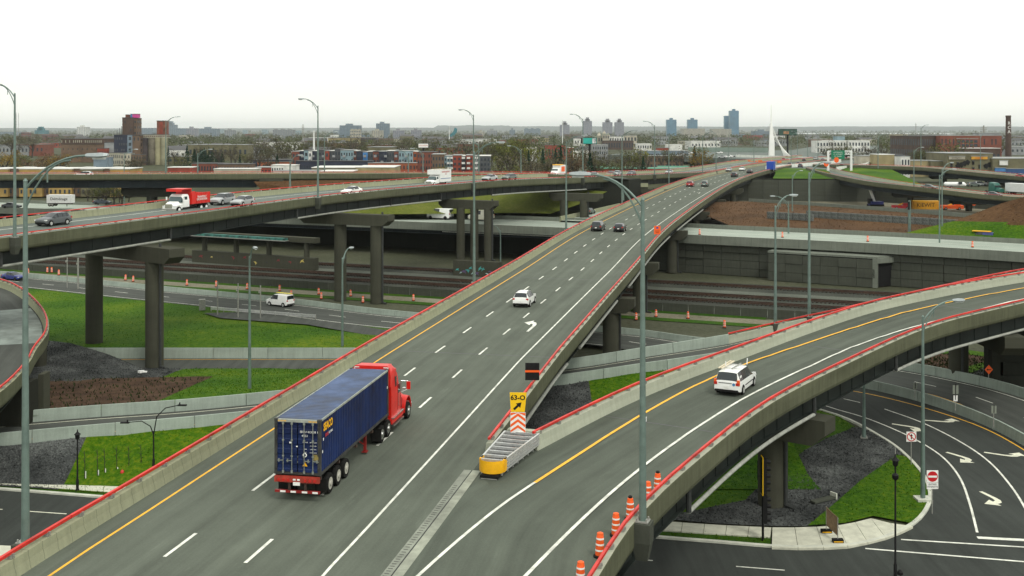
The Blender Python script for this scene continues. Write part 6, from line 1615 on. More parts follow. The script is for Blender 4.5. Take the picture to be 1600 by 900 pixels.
# tractor
tr_ = mkobj('tractor', None, sk)
for s in (-1, 1): b = MB(); b.box((14.0, s * .42, .92), (7.2, .10, .28)); b.build('frame_rail', CHAS, tr_)
wheels(tr_, (10.95, 12.30), 1.06, .52, .28, CHROME, True); wheels(tr_, (16.75,), 1.10, .53, .32, CHROME)
for s in (-1, 1): b = MB(); b.box((10.35, s * 1.0, .62), (.04, .62, .75)); b.build('mud_flap', RUBBER, tr_)
b = MB(); b.box((11.6, 0, 1.15), (1.0, .9, .16)); b.build('fifth_wheel', CHAS, tr_)
def body_rings(sts):
    rr = []
    for x, z0, z1, w0, w1, rad in sts:
        rr.append([(x, -w0, z0), (x, -w0, z0 + (z1 - z0) * .55), (x, -w1, z1 - rad), (x, -w1 + rad, z1), (x, w1 - rad, z1), (x, w1, z1 - rad), (x, w0, z0 + (z1 - z0) * .55), (x, w0, z0)])
    return rr
# sleeper and cab: one shell with a raised aerodynamic roof
b = MB(); b.loft(body_rings([(12.85, .95, 3.95, 1.20, 1.14, .20), (13.1, .95, 4.05, 1.22, 1.16, .24), (14.0, .95, 4.0, 1.22, 1.14, .30), (14.7, .95, 3.7, 1.20, 1.05, .34), (15.05, .95, 3.05, 1.16, .98, .30), (15.15, .95, 2.90, 1.15, .96, .25)])); cab = b.build('cab', SB, tr_, smooth=32)
b = MB(); b.loft(body_rings([(15.10, 1.0, 2.78, 1.12, .94, .10), (15.75, 1.0, 1.98, 1.08, .90, .10)])); b.build('windshield', GLASS, tr_, smooth=30)
b = MB(); b.loft(body_rings([(15.55, .85, 2.02, .98, .66, .16), (16.4, .82, 1.92, .95, .62, .18), (17.3, .80, 1.72, .86, .56, .20), (17.62, .80, 1.50, .80, .52, .16)])); hood = b.build('hood', SB, tr_, smooth=35)
b = MB(); b.box((17.66, 0, 1.12), (.08, 1.0, .62)); b.build('grille', CHROME, hood); b = MB(); b.box((17.72, 0, .62), (.30, 2.35, .36)); b.build('bumper', CHROME, tr_)
for s in (-1, 1):
    b = MB(); rr = []
    for k in range(9):
        a = math.pi * (k / 8); x = 16.75 + math.cos(a) * .78; z = .62 + math.sin(a) * .86
        rr.append([(x, s * .62, z - .05), (x, s * 1.20, z - .08), (x, s * 1.22, z), (x, s * .62, z + .08)])
    b.loft(rr); b.build('fender', SB, tr_, smooth=40)
    b = MB(); b.box((17.5, s * .92, 1.05), (.18, .34, .22)); b.build('headlight', HLAMP, tr_)
    b = MB(); b.box((14.55, s * 1.195, 2.45), (.62, .03, .55)); b.build('side_window', GLASS, cab)
    b = MB(); b.box((13.85, s * 1.21, 3.05), (.30, .03, .62)); b.build('sleeper_window', GLASS, cab)
    b = MB()
    for z0, z1, x0, x1 in ((1.15, 2.85, 14.22, 14.25), (1.15, 2.85, 15.0, 15.03)): b.box(((x0 + x1) / 2, s * 1.212, (z0 + z1) / 2), (.03, .02, z1 - z0))
    b.build('door_seam', SBD, cab)
    b = MB(); b.tube([(14.35, s * 1.26, 1.4), (14.35, s * 1.26, 2.2)], .02, 6); b.build('grab_handle', CHROME, cab)
    b = MB(); b.box((14.1, s * 1.10, .78), (2.6, .34, .30)); tk = b.build('side_fairing', SB, tr_); b = MB(); b.box((14.1, s * 1.26, .96), (2.5, .16, .05)); b.build('fairing_trim', CHROME, tk)
    b = MB(); b.box((14.2, s * 1.22, .48), (2.3, .22, .07)); b.build('step', CHROME, tr_)
    m_ = mkobj('mirror', None, tr_)
    b = MB(); b.tube([(15.35, s * 1.1, 2.75), (15.55, s * 1.55, 2.7), (15.55, s * 1.55, 2.2), (15.35, s * 1.1, 2.0)], .02, 6); b.build('mirror_arm', CHROME, m_); b = MB(); b.box((15.56, s * 1.56, 2.42), (.10, .24, .48)); b.build('mirror_glass', SB, m_)
    b = MB(); b.tube([(16.0, s * .98, 1.85), (15.98, s * 1.16, 2.1)], .02, 6); b.lathe([(.02, 2.08), (.11, 2.12), (.12, 2.16), (.04, 2.2)], 10, (15.98, s * 1.16, 0)); b.build('hood_mirror', CHROME, tr_)
b = MB(); b.box((12.88, 0, 2.3), (.06, 2.1, 2.6)); b.build('sleeper_back', SBD, cab)
b = MB(); b.loft(body_rings([(12.62, 2.9, 4.22, 1.22, 1.16, .14), (13.5, 3.4, 4.2, 1.18, 1.08, .2), (14.3, 3.4, 4.02, 1.1, .95, .2)])); b.build('roof_fairing', SB, cab, smooth=35)
for s in (-1, 1): b = MB(); b.box((12.61, s * 1.06, 3.85), (.02, .05, .6)); b.box((12.61, s * .92, 4.12), (.02, .3, .05)); b.build('fairing_tape', REFL, cab)
for i in range(5): b = MB(); b.box((14.45, -.7 + i * .35, 3.92), (.12, .10, .1)); b.build('marker_light', TAILO, cab)
# container
CB = mat('container_blue', (.006, .017, .072), .55, .30, .6, dark=(.006, .009, .032), spec=.22)
CBT = mat('container_roof', (.052, .080, .155), .6, .32, .55, dark=(.04, .045, .06))
CPOST = mat('container_post', (.035, .035, .032), .6, .3, 2)
RODM = mat('lock_rod', (.26, .28, .25), .45, .12, 5, metal=.4)
ct = empty('shipping_container', TP + Vector((0, 0, 1.34)), TH, 'long dark blue corrugated shipping container on the truck', 'container')
CL, CW, CH = 12.19, 2.44, 2.80
def corr_side(s):
    b = MB(); pr = []; x = .18
    while x < CL - .18:
        pr += [(x, 0), (x + .07, 0), (x + .11, -.036), (x + .18, -.036), (x + .22, 0)]; x += .278
    for x, d in pr:
        for z in (.16, CH - .10): b.v.append((x, s * (CW / 2 - .02 + d), z))
    n = len(pr)
    for i in range(n - 1): b.f.append([2 * i, 2 * i + 2, 2 * i + 3, 2 * i + 1] if s < 0 else [2 * i, 2 * i + 1, 2 * i + 3, 2 * i + 2]); b.m.append(0)
    return b.build('side_panel', CB, ct)
sp_ = {s: corr_side(s) for s in (-1, 1)}
b = MB(); pr = []; x = .2
while x < CL - .25: pr += [(x, 0), (x + .10, 0), (x + .14, .02), (x + .22, .02), (x + .26, 0)]; x += .30
for x, d in pr:
    for y in (-CW / 2 + .06, CW / 2 - .06): b.v.append((x, y, CH - .035 + d))
for i in range(len(pr) - 1): b.f.append([2 * i, 2 * i + 2, 2 * i + 3, 2 * i + 1]); b.m.append(0)
b.build('roof_panel', CBT, ct)
b = MB(); b.box((CL - .02, 0, CH / 2), (.04, CW - .1, CH - .2)); b.build('front_panel', CB, ct)
for s in (-1, 1):
    b = MB(); b.box((CL / 2, s * (CW / 2 - .03), CH - .06), (CL - .3, .06, .10)); b.build('top_rail', mat('rail_pale', (.28, .30, .26), .6, .2, 2), ct)
    b = MB(); b.box((CL / 2, s * (CW / 2 - .03), .08), (CL - .3, .06, .15)); b.build('bottom_rail', CPOST, ct)
    for x in (.09, CL - .09):
        b = MB(); b.box((x, s * (CW / 2 - .08), CH / 2), (.17, .15, CH - .22)); b.build('corner_post', CPOST, ct)
        for z in (.06, CH - .06): b = MB(); b.box((x, s * (CW / 2 - .09), z), (.19, .19, .13)); b.build('corner_casting', CPOST, ct)
b = MB(); b.box((.06, 0, CH - .09), (.12, CW - .36, .14)); b.build('door_header', mat('rail_pale', (.28, .30, .26)), ct)
b = MB(); b.box((.06, 0, .07), (.12, CW - .36, .12)); b.build('door_sill', CPOST, ct)
for s in (-1, 1):
    for k in range(6): b = MB(); b.box((-.005, s * (.62 + k * .075), CH - .10), (.01, .035, .07), ax=Matrix.Rotation(.6 * s, 3, 'X')); b.build('hazard_stripe', YELL, ct)
for s, nm in ((-1, 'right'), (1, 'left')):
    b = MB(); pr = [0.16]; yc = s * .555; w_ = 1.06
    zs = []; z = .14; 
    for k in range(5):
        zs += [(z, 0), (z + .12, 0), (z + .17, .03), (z + .36, .03), (z + .41, 0)]; z += .505
    zs.append((CH - .16, 0))
    for zz, d in zs:
        for y in (yc - w_ / 2, yc + w_ / 2): b.v.append((.02 + d, y, zz))
    for i in range(len(zs) - 1): b.f.append([2 * i, 2 * i + 2, 2 * i + 3, 2 * i + 1]); b.m.append(0)
    dr = b.build('door', CB, ct)
    for y in (yc - .28, yc + .18):
        b = MB(); b.tube([(-.05, y, .12), (-.05, y, CH - .14)], .021, 8); rod = b.build('lock_rod', RODM, dr, smooth=40)
        for z in (.16, .95, 1.75, CH - .20): b = MB(); b.box((-.045, y, z), (.05, .10, .07 if .3 < z < 2.4 else .14)); b.build('rod_bracket', RODM, rod)
        b = MB(); b.bar((-.08, y - .02, .74), (-.08, y + s * .30 - .02, .72), .035); b.box((-.06, y + s * .22, .73), (.05, .06, .16)); b.build('handle', RODM, rod)
    for z in (.35, 1.05, 1.75, 2.4): b = MB(); b.box((-.01, s * 1.115, z), (.05, .10, .12)); b.build('hinge', CPOST, dr)
RX = (R(90), 0, R(-90))
def dtext(t_, size, y, z, m=REFL, sx=1.0): return text('door_lettering', t_, size, m, ct, (-.002 - .012, y, z), RX, .002, sx)
dtext('SEGU 413038 1', .15, -.62, 2.18); dtext('45G1', .15, -.40, 1.98)
for i, (a_, b_t) in enumerate((('MAX.GR', '30.480 KGS'), ('', '67.200 LBS'), ('TARE', '3.900 KGS'), ('NET', '26.580 KGS'))):
    if a_: dtext(a_, .075, -.42, 1.66 - i * .17)
    dtext(b_t, .075, -.84, 1.66 - i * .17)
disc_ = MB(); disc_.cyl((-.012, -.40, 1.02), .11, .004, 20, axis='x'); disc_.build('round_decal', REFL, ct); disc_ = MB(); disc_.cyl((-.016, -.40, 1.02), .06, .004, 20, axis='x'); disc_.build('round_decal', CB, ct)
b = MB(); b.quadlist([(-.014, -.28, .46), (-.014, -.54, .46), (-.014, -.41, .68)], [(0, 1, 2)]); b.build('warning_triangle', YELL, ct)
b = MB(); b.box((-.012, -.98, .92), (.004, .26, .30)); b.build('data_plate', mat('brass_plate', (.22, .17, .05), .5, .2, 4), ct)
b = MB(); b.box((-.012, .36, 1.62), (.004, .12, .08)); b.build('decal', REFL, ct); b = MB(); b.box((-.012, .02, 1.44), (.004, .08, .06)); b.build('decal', REFL, ct)
text('side_lettering', 'SEACO', .54, YELL, ct, (1.15, -CW / 2 - .004, 2.30), (R(90), 0, 0), .003, .82, bold=.022)
text('side_lettering', 'GLOBAL', .17, REFL, ct, (1.55, -CW / 2 - .004, 1.86), (R(90), 0, 0), .003)
b = MB(); b.box((.95, -CW / 2 - .004, 1.86), (.5, .006, .17)); b.build('side_logo', mat('crimson', (.3, .01, .03), .5, 0), ct)
for x, z in ((.42, 1.74), (.30, 1.15), (11.9, 1.75)): b = MB(); b.box((x, -CW / 2 - .004, z), (.10, .006, .14)); b.build('decal', REFL, ct)

# ---- red dump truck on the left viaduct (faces the camera's left)
g = G(252, 335, 16.55); hD = Hd(RC, g)
dt = empty('dump_truck', g - Vector((math.cos(hD), math.sin(hD), 0)) * .3 + Vector((1.0, 1.6, .0)), hD, 'dump truck with a white cab and a red tipper body on the left viaduct', 'truck')
RED2 = mat('tipper_red', (.62, .02, .012), .4, .08, 1)
b = MB(); b.loft(body_rings([(-2.1, .8, 2.55, 1.15, 1.0, .15), (-.9, .8, 2.6, 1.15, 1.02, .15), (-.55, .8, 2.3, 1.15, 1.0, .15)])); c_ = b.build('cab', PW, dt, smooth=35)
b = MB(); b.loft(body_rings([(-.56, 1.55, 2.28, 1.08, .94, .08), (-.15, 1.5, 1.62, 1.0, .85, .05)])); b.build('windshield', GLASSB, dt)
b = MB(); b.loft(body_rings([(-.6, .65, 1.68, 1.05, .85, .15), (.6, .65, 1.55, 1.0, .75, .18), (1.15, .62, 1.35, .95, .66, .18)])); b.build('hood', PW, dt, smooth=35)
b = MB(); b.box((1.17, 0, 1.05), (.05, 1.1, .55)); b.build('grille', CHROME, dt); b = MB(); b.box((1.2, 0, .55), (.2, 2.3, .3)); b.build('bumper', GALV, dt)
for s in (-1, 1):
    b = MB(); b.box((-1.2, s * 1.12, 1.95), (.8, .04, .6)); b.build('side_window', GLASSB, c_); b = MB(); b.box((1.08, s * .85, 1.0), (.15, .28, .2)); b.build('headlight', HLAMP, dt); b = MB(); b.box((-.4, s * 1.35, 2.0), (.08, .2, .45)); b.build('mirror', PW, dt)
b = MB(); b.box((-4.9, 0, .85), (6.0, .9, .3)); b.build('frame', CHAS, dt)
tb_ = MB(); x0, x1 = -2.5, -7.2
for s in (-1, 1): tb_.box(((x0 + x1) / 2, s * 1.2, 1.9), (x0 - x1, .08, 1.5))
tb_.box((x1, 0, 1.85), (.08, 2.4, 1.4)); tb_.box((x0, 0, 2.2), (.08, 2.4, 2.1)); tb_.box(((x0 + x1) / 2, 0, 1.15), (x0 - x1, 2.4, .1)); tip = tb_.build('tipper_body', RED2, dt)
b = MB(); b.box((-1.35, 0, 3.28), (2.5, 2.4, .12)); b.box((-.15, 0, 3.12), (.1, 2.4, .3)); b.build('cab_guard', RED2, tip)
for x in (-2.6, -3.8, -5.0, -6.2, -7.1):
    for s in (-1, 1): b = MB(); b.box((x, s * 1.27, 1.9), (.12, .08, 1.5)); b.build('rib', RED2, tip)
b = MB(); b.box(((x0 + x1) / 2, 0, 2.1), (4.5, 2.3, .5)); b.build('load', mat('stone_load', (.30, .22, .14), .9, .3, 2), tip)
for z, t_ in ((2.05, 'TRANSPORT'), (1.7, 'EXCAVATION')): text('side_lettering', t_, .42, REFL, tip, (-5.0, 1.33, z), (R(90), 0, R(180)), .01)
wheels(dt, (.35,), 1.02, .5, .3, WHITE); wheels(dt, (-5.0, -6.3), 1.0, .5, .5, WHITE)
# ---- white cube van
g = G(667, 291, 16.62); hD = Hd(RC, g)
bt = empty('cube_van', g + Vector((.6, 1.4, 0)), hD, 'white cube van with red lettering on the left viaduct', 'truck')
b = MB(); b.loft(body_rings([(-1.9, .5, 2.0, 1.0, .9, .12), (-.95, .5, 2.02, 1.0, .9, .12), (-.8, .5, 1.95, 1.0, .88, .12)])); c_ = b.build('cab', PW, bt, smooth=35)
b = MB(); b.loft(body_rings([(-.82, 1.25, 1.92, .94, .84, .06), (-.2, 1.2, 1.32, .9, .8, .05)])); b.build('windshield', GLASSB, bt)
b = MB(); b.loft(body_rings([(-.8, .45, 1.32, 1.0, .85, .12), (.5, .45, 1.12, .96, .78, .15), (.75, .45, .95, .9, .7, .12)])); b.build('hood', PW, bt, smooth=35)
b = MB(); b.box((.77, 0, .75), (.05, 1.3, .3)); b.build('grille', CHROME, bt); b = MB(); b.box((.8, 0, .45), (.15, 1.9, .2)); b.build('bumper', GALV, bt)
for s in (-1, 1): b = MB(); b.box((-1.25, s * .99, 1.6), (.6, .04, .45)); b.build('side_window', GLASSB, c_); b = MB(); b.box((.7, s * .8, .8), (.1, .25, .2)); b.build('headlight', HLAMP, bt)
b = MB(); b.box((-4.2, 0, 1.95), (4.5, 2.4, 2.5)); bx_ = b.build('box_body', PW, bt); b = MB(); b.box((-1.4, 0, 2.75), (1.3, 2.3, .95)); b.build('attic', PW, bx_)
b = MB(); b.box((-4.2, 1.205, 1.4), (4.2, .01, .12)); b.build('blue_stripe', mat('stripe_blue', (.06, .12, .3), .5, 0), bx_); b = MB(); b.box((-3.6, 0, 3.25), (4.2, 2.2, .12)); b.build('roof_load', mat('pale_load', (.5, .46, .38), .8, .3, 2), bx_)
for z, t_ in ((2.75, 'DÉMÉNAGEMENT'), (2.3, '514')): text('side_lettering', t_, .42, SRED, bx_, (-4.2, 1.215, z), (R(90), 0, R(180)), .005)
wheels(bt, (.1, -4.9), .92, .38, .3, WHITE)
# ---- ambulance
g = G(864, 277, 16.2); hD = Hd(RC, g)
am = empty('ambulance', W(866, g.y + 4, zroad(RC, g)), hD, 'white and orange ambulance with a yellow top on the left viaduct', 'ambulance')
b = MB(); b.loft(body_rings([(-1.7, .4, 2.1, 1.0, .9, .12), (-.7, .4, 2.1, 1.0, .9, .12), (.0, .4, 1.35, 1.0, .85, .1), (.9, .4, 1.1, .95, .75, .12)])); b.build('cab', PW, am, smooth=35)
b = MB(); b.box((-.3, 0, 1.68), (.3, 1.65, .5), ax=Matrix.Rotation(.5, 3, 'Y')); b.build('windshield', GLASSB, am)
b = MB(); b.box((-3.6, 0, 1.7), (3.9, 2.3, 2.4)); x_ = b.build('box_body', PW, am); b = MB(); b.box((-3.0, 1.16, 1.9), (2.2, .02, 1.3)); b.build('orange_panel', ORSIGN, x_); b = MB(); b.box((-2.4, 0, 2.98), (2.2, 2.1, .2)); b.build('yellow_top', YELL, x_)
wheels(am, (.2, -4.2), .95, .38, .3, WHITE)
# ---- blue box truck far up the main viaduct
g = G(1203, 268, 12.6); hD = Hd(RA, g)
o = empty('box_truck', g, hD, 'bright blue box truck far up the main viaduct', 'truck'); b = MB(); b.box((2.6, 0, 2.2), (5.2, 2.5, 2.9)); b.build('box_body', mat('bright_blue', (.01, .06, .38), .5, .08, 1), o); b = MB(); b.box((6.1, 0, 1.5), (1.7, 2.2, 2.0)); b.build('cab', PW, o); wheels(o, (1.2, 5.9), 1.0, .5, .4, WHITE)
# ---- parked plant and trailers
def trailer_box(p, rz, L, H, m, label, txt=None, tm=BLACK, name='trailer', cat='trailer'):
    o = empty(name, p, rz, label, cat); b = MB(); b.box((0, 0, .9 + H / 2), (L, 2.5, H)); bx = b.build('box_body', m, o)
    if txt: text('side_lettering', txt, H * .5, tm, bx, (0, -1.27, .9 + H * .52), (R(90), 0, 0), .01)
    b = MB(); b.box((0, 0, .75), (L * .95, 1.2, .25)); b.build('frame', CHAS, o); wheels(o, (-L * .38, -L * .27), 1.0, .48, .4, GALV); b = MB(); b.box((L * .3, -.8, .4), (.15, .15, .8)); b.build('landing_leg', CHAS, o)
    return o
trailer_box(W(95, 292, 8.1), 0, 6.4, 2.1, WHITE, 'white trailer with dark lettering behind the dark grey hatchback', 'Déménage', BLACK)
kw = empty('site_container', W(1446, 340, 4.0), -.12, 'orange yellow site container lettered KIEWIT under the lower ramp', 'container'); b = MB(); b.box((0, 0, 1.2), (7.6, 2.4, 2.4)); k2 = b.build('box_body', mat('kiewit_yellow', (.62, .30, .015), .6, .1, 1), kw); b = MB(); b.box((0, 0, 2.45), (7.7, 2.5, .12)); b.build('roof', YELL, k2); text('side_lettering', 'KIEWIT', 1.6, BLACK, k2, (-.2, -1.22, 1.2), (R(90), 0, 0), .01)
for px, Y_, L_, h_, m_, lab, cat_ in ((1408, 338, 5.2, .9, mat('plant_red', (.45, .02, .03), .5, .15, 1), 'dark red flatbed left of the yellow container', 'machine'), (1487, 336, 6.5, 1.0, ORANGE, 'orange road machine right of the yellow container', 'machine')):
    o = empty('plant_machine', W(px, Y_, 4.0), -.1, lab, cat_); b = MB(); b.box((0, 0, h_ * .6 + .3), (L_, 2.2, h_)); b.build('body', m_, o); b = MB(); b.box((L_ * .25, 0, h_ + .6), (1.4, 1.8, .9)); b.build('cab', m_, o); b = MB(); b.bar((-L_ * .3, 0, h_), (L_ * .1, 0, h_ + 1.0), .3); b.build('boom', YELL, o); wheels(o, (-L_ * .3, L_ * .3), .9, .45, .4, GALV)
cr = empty('crawler_crane', W(1368, 353, 4.0), .2, 'small crawler crane with a white boom before the grey striped wall', 'crane'); b = MB(); b.box((0, 0, .9), (4.2, 2.4, 1.2)); b.build('body', PBL, cr); b = MB(); b.box((0, -1.0, .3), (4.6, .6, .6)); b.box((0, 1.0, .3), (4.6, .6, .6)); b.build('tracks', RUBBER, cr); b = MB(); b.bar((-.3, 0, 1.2), (-2.6, 0, 7.0), .6); b.build('boom', WHITE, cr); b = MB(); b.box((-1.9, 0, 1.6), (1.0, 1.4, 1.6)); b.build('cab', BLACK, cr)
tk_ = empty('tank_trailer', W(1492, 383, 8.0), -.1, 'white rounded trailer between the two right ramps', 'trailer'); b = MB(); b.tube([(-3.6, 0, 1.3), (-3.2, 0, 1.4), (3.0, 0, 1.4), (3.6, 0, 1.1)], [.4, .8, .8, .4], 14); b.build('shell', WHITE, tk_, smooth=50); b = MB(); b.box((1.5, -1.0, 1.9), (1.2, .3, .7)); b.build('window', GLASS, tk_); wheels(tk_, (-2.5, -1.4), .9, .45, .3, GALV)
gt = empty('green_truck', W(1558, 350, 8.0), -1.3, 'dark green truck tractor parked between the right ramps', 'truck'); GRN = mat('truck_green', (.012, .10, .075), .4, .1, 1); b = MB(); b.loft(body_rings([(-2.4, .8, 3.6, 1.25, 1.1, .3), (-.2, .8, 3.4, 1.25, 1.1, .3), (.3, .8, 2.6, 1.2, 1.0, .3)])); b.build('cab', GRN, gt, smooth=35); b = MB(); b.loft(body_rings([(.2, .7, 2.0, 1.0, .8, .2), (2.2, .7, 1.7, .9, .7, .2)])); b.build('hood', GRN, gt, smooth=35); b = MB(); b.box((.2, 0, 2.35), (.3, 2.0, .6)); b.build('windshield', GLASS, gt); wheels(gt, (1.4, -2.6, -3.8), 1.05, .5, .3, CHROME)
trailer_box(W(1590, 346, 8.0), -1.2, 7.5, 2.6, WHITE, 'white box trailer beside the green truck at the right edge')
for i, (px, Y_) in enumerate(((1512, 392), (1522, 398), (1540, 402))): car('suv', (PGG, PS, PW)[i], W(px, Y_, 8.1), .3, 'parked car in the yard under the upper right ramp, %s from the left' % ORD[i], detail=False)
car('sedan', PDB, W(146, 300, 8.1), .05, 'dark blue parked car behind the left viaduct, before the yellow brick block', detail=False)
car('sedan', PG, W(4, 285, 8.1), .05, 'grey car at the left edge behind the left viaduct', detail=False)
# ================================================================== the city
def M_(n, c, rough=.85, var=.15, scale=.25): return mat('wall_' + n, c, rough, var, scale)
WM = dict(brick=M_('brick', (.17, .055, .035)), redbrick=M_('redbrick', (.24, .05, .03)), orange=M_('orange', (.30, .085, .035)), dkbrick=M_('dkbrick', (.075, .048, .036)), tan=M_('tan', (.30, .25, .13)), yellow=M_('yellow', (.34, .23, .075)),
          white=M_('white', (.62, .62, .58)), grey=M_('grey', (.24, .25, .25)), dkgrey=M_('dkgrey', (.07, .075, .08)), navy=M_('navy', (.025, .03, .05)), ltblue=M_('ltblue', (.21, .30, .33)), blue=M_('blue', (.06, .19, .42)), olive=M_('olive', (.135, .125, .07)),
          bluegrey=M_('bluegrey', (.16, .21, .25)), beige=M_('beige', (.40, .37, .29)), pink=M_('pink', (.25, .25, .28)), glass=mat('wall_glass', (.05, .15, .24), .35, .15, .05), brown=M_('brown', (.13, .085, .055)), conc=M_('conc', (.33, .32, .25)), rust=M_('rust', (.20, .075, .045), .85, .35, .3), green=M_('greenroof', (.10, .28, .19)), teal=M_('teal', (.02, .16, .19)))
ROOFW = mat('roof_white', (.60, .60, .56), .8, .12, .1); ROOFG = mat('roof_grey', (.26, .27, .26), .85, .18, .1); ROOFD = mat('roof_dark', (.08, .08, .08), .9, .2, .1)
def zt_(y, Y): return CZ - (y - HZ) * Y / F
def volume(o, px0, px1, ytop, Y, depth, m, roof=None, rows=0, cols=0, zb=8.0, wfrac=.5, hfrac=.55, wm=None, zbase=None, parapet_=.4, name='wall', side=True, skip=0.0, seed=0):
    x0, x1 = W(px0, Y).x, W(px1, Y).x; z1 = zt_(ytop, Y); zb = zb if zbase is None else zbase
    b = MB(); b.box(((x0 + x1) / 2, Y + depth / 2, (zb + z1) / 2), (x1 - x0, depth, z1 - zb)); b.build(name, m, o)
    b = MB(); b.box(((x0 + x1) / 2, Y + depth / 2, z1 + .12), (x1 - x0 + .3, depth + .3, .24)); b.build('roof', roof or ROOFG, o)
    if rows and cols:
        b = MB(); rnd = random.Random(seed + int(px0 * 7)); fw, fh = (x1 - x0) / cols, (z1 - zb - .6) / rows
        for i in range(cols):
            for k in range(rows):
                if rnd.random() < skip: continue
                b.box((x0 + fw * (i + .5), Y - .03, zb + .3 + fh * (k + .5)), (fw * wfrac, .14, fh * hfrac))
        if side:
            nd = max(1, int(depth / max(fw, .5) * .8)); 
            for sx in (x0, x1):
                for i in range(min(nd, 12)):
                    for k in range(rows): b.box((sx, Y + depth * (i + .5) / min(nd, 12), zb + .3 + fh * (k + .5)), (.14, depth / min(nd, 12) * wfrac, fh * hfrac))
        if b.v: tag(b.build('windows', wm or WINM, o), kind='stuff')
    return x0, x1, z1
def building(name, label, px, Y, cat='building', group=None): return empty(name, W(px, Y, 8) * 0, 0, label, cat, group)
# --- old malting silos
o = building('silo_complex', 'derelict malting silos with a tall brown tower and a pink rooftop cabin', 215, 640, 'factory')
volume(o, 191, 208.5, 184, 640, 9, WM['dkbrick'], ROOFD, 6, 2, wfrac=.15, hfrac=.3, skip=.6); volume(o, 208.5, 214, 185, 641, 8, WM['brown'], ROOFD, 8, 1, wfrac=.4, hfrac=.4, skip=.3)
volume(o, 196, 201.5, 179.5, 642, 4, WM['rust'], ROOFD, zbase=zt_(184, 642)); volume(o, 207, 215.5, 178.5, 640.5, 4, mat('pink_paint', (.55, .05, .25), .6, .1, .5), ROOFD, zbase=zt_(184, 640)); volume(o, 204, 208, 178.5, 641.5, 3, WM['blue'], ROOFD, zbase=zt_(184, 640))
volume(o, 178, 199, 211, 637, 10, WM['navy'], ROOFD, 5, 6, wfrac=.5, hfrac=.4, wm=WM['dkgrey'], skip=.4); volume(o, 199, 207, 211, 636.5, 8, WM['bluegrey'], ROOFD, 5, 1, wfrac=.5); volume(o, 207, 219, 212, 636, 8, WM['brown'], ROOFD, 5, 2, wfrac=.3, skip=.3)
volume(o, 219, 260.5, 210.5, 641, 6, WM['conc'], ROOFD, 1, 14, zbase=zt_(215.5, 641), wfrac=.6, hfrac=.55, wm=WM['brown']); volume(o, 245, 259.5, 189, 642, 5, WM['rust'], ROOFD, zbase=zt_(211, 642)); volume(o, 249, 254, 190, 641.5, 1, WM['redbrick'], ROOFD, zbase=zt_(211, 642))
for px, r_, m_ in ((226, 5.3, M_('silo_dark', (.055, .045, .045), .9, .4, .15)), (237.5, 5.3, M_('silo_patch', (.15, .135, .10), .9, .6, .10)), (247, 4.6, M_('silo_tan', (.30, .28, .17), .9, .15, .2)), (256.5, 4.9, M_('silo_tan2', (.27, .26, .17), .9, .15, .2))):
    p = W(px, 642, 8); b = MB(); b.cyl((p.x, p.y, (8 + zt_(215, 642)) / 2), r_ * .366, zt_(215, 642) - 8, 20); b.build('silo', m_, o, smooth=40)
volume(o, 170, 192, 239, 630, 8, WM['conc'], ROOFD, 2, 7, wm=WM['dkgrey'], wfrac=.4); volume(o, 188, 204, 240, 628, 7, WM['beige'], ROOFG, 2, 3, wfrac=.3); volume(o, 204, 221, 242, 629, 8, WM['brown'], ROOFD, 2, 4, wfrac=.4)
b = MB()
for px, y0 in ((187, 200), (183, 203), (190, 197)): p = W(px, 639, 8); b.tube([(p.x, p.y, 8), (p.x, p.y, zt_(y0, 639))], .15, 5)
tag(b.build('rooftop_masts', WM['dkgrey'], o), kind='stuff')
o = building('brick_factory', 'long dark brick factory with a top row of broken windows left of the silos', 130, 690, 'factory')
volume(o, 95, 162.5, 217, 690, 26, WM['dkbrick'], ROOFD, 1, 22, zbase=zt_(225, 690), wfrac=.35, hfrac=.6, wm=WM['conc'], side=False, skip=.25); volume(o, 95.4, 162.2, 225.5, 690.3, 24, WM['brown'], ROOFD, 2, 9, wfrac=.12, hfrac=.2)
volume(o, 152, 167, 232, 684, 6, WM['redbrick'], ROOFD, 2, 5, wfrac=.3, hfrac=.3); volume(o, 163, 178.5, 223, 688, 8, WM['grey'], ROOFD); volume(o, 146, 168, 246, 560, 8, WM['bluegrey'], ROOFG)
# --- yellow brick row along the far left ramp
o = building('apartment_row', 'low yellow and brown brick apartment row along the far left ramp', 100, 335)
for i, (a, c, k) in enumerate(((-20, 12, 'yellow'), (12, 30, 'brown'), (30, 66, 'yellow'), (66, 76, 'brown'), (76, 112, 'yellow'), (112, 126, 'brown'), (126, 160, 'olive'), (160, 172, 'brown'), (172, 202, 'yellow'))):
    volume(o, a, c, 264.5 - (.8 if k == 'brown' else 0), 335 + (1.5 if k == 'brown' else 0), 12, WM[k], ROOFW, 3, max(2, int((c - a) / 7)), wfrac=.4, hfrac=.45, side=False, skip=.15)
volume(o, -20, 202, 271, 334.4, .5, WM['rust'], ROOFG, zbase=zt_(276, 334.4))
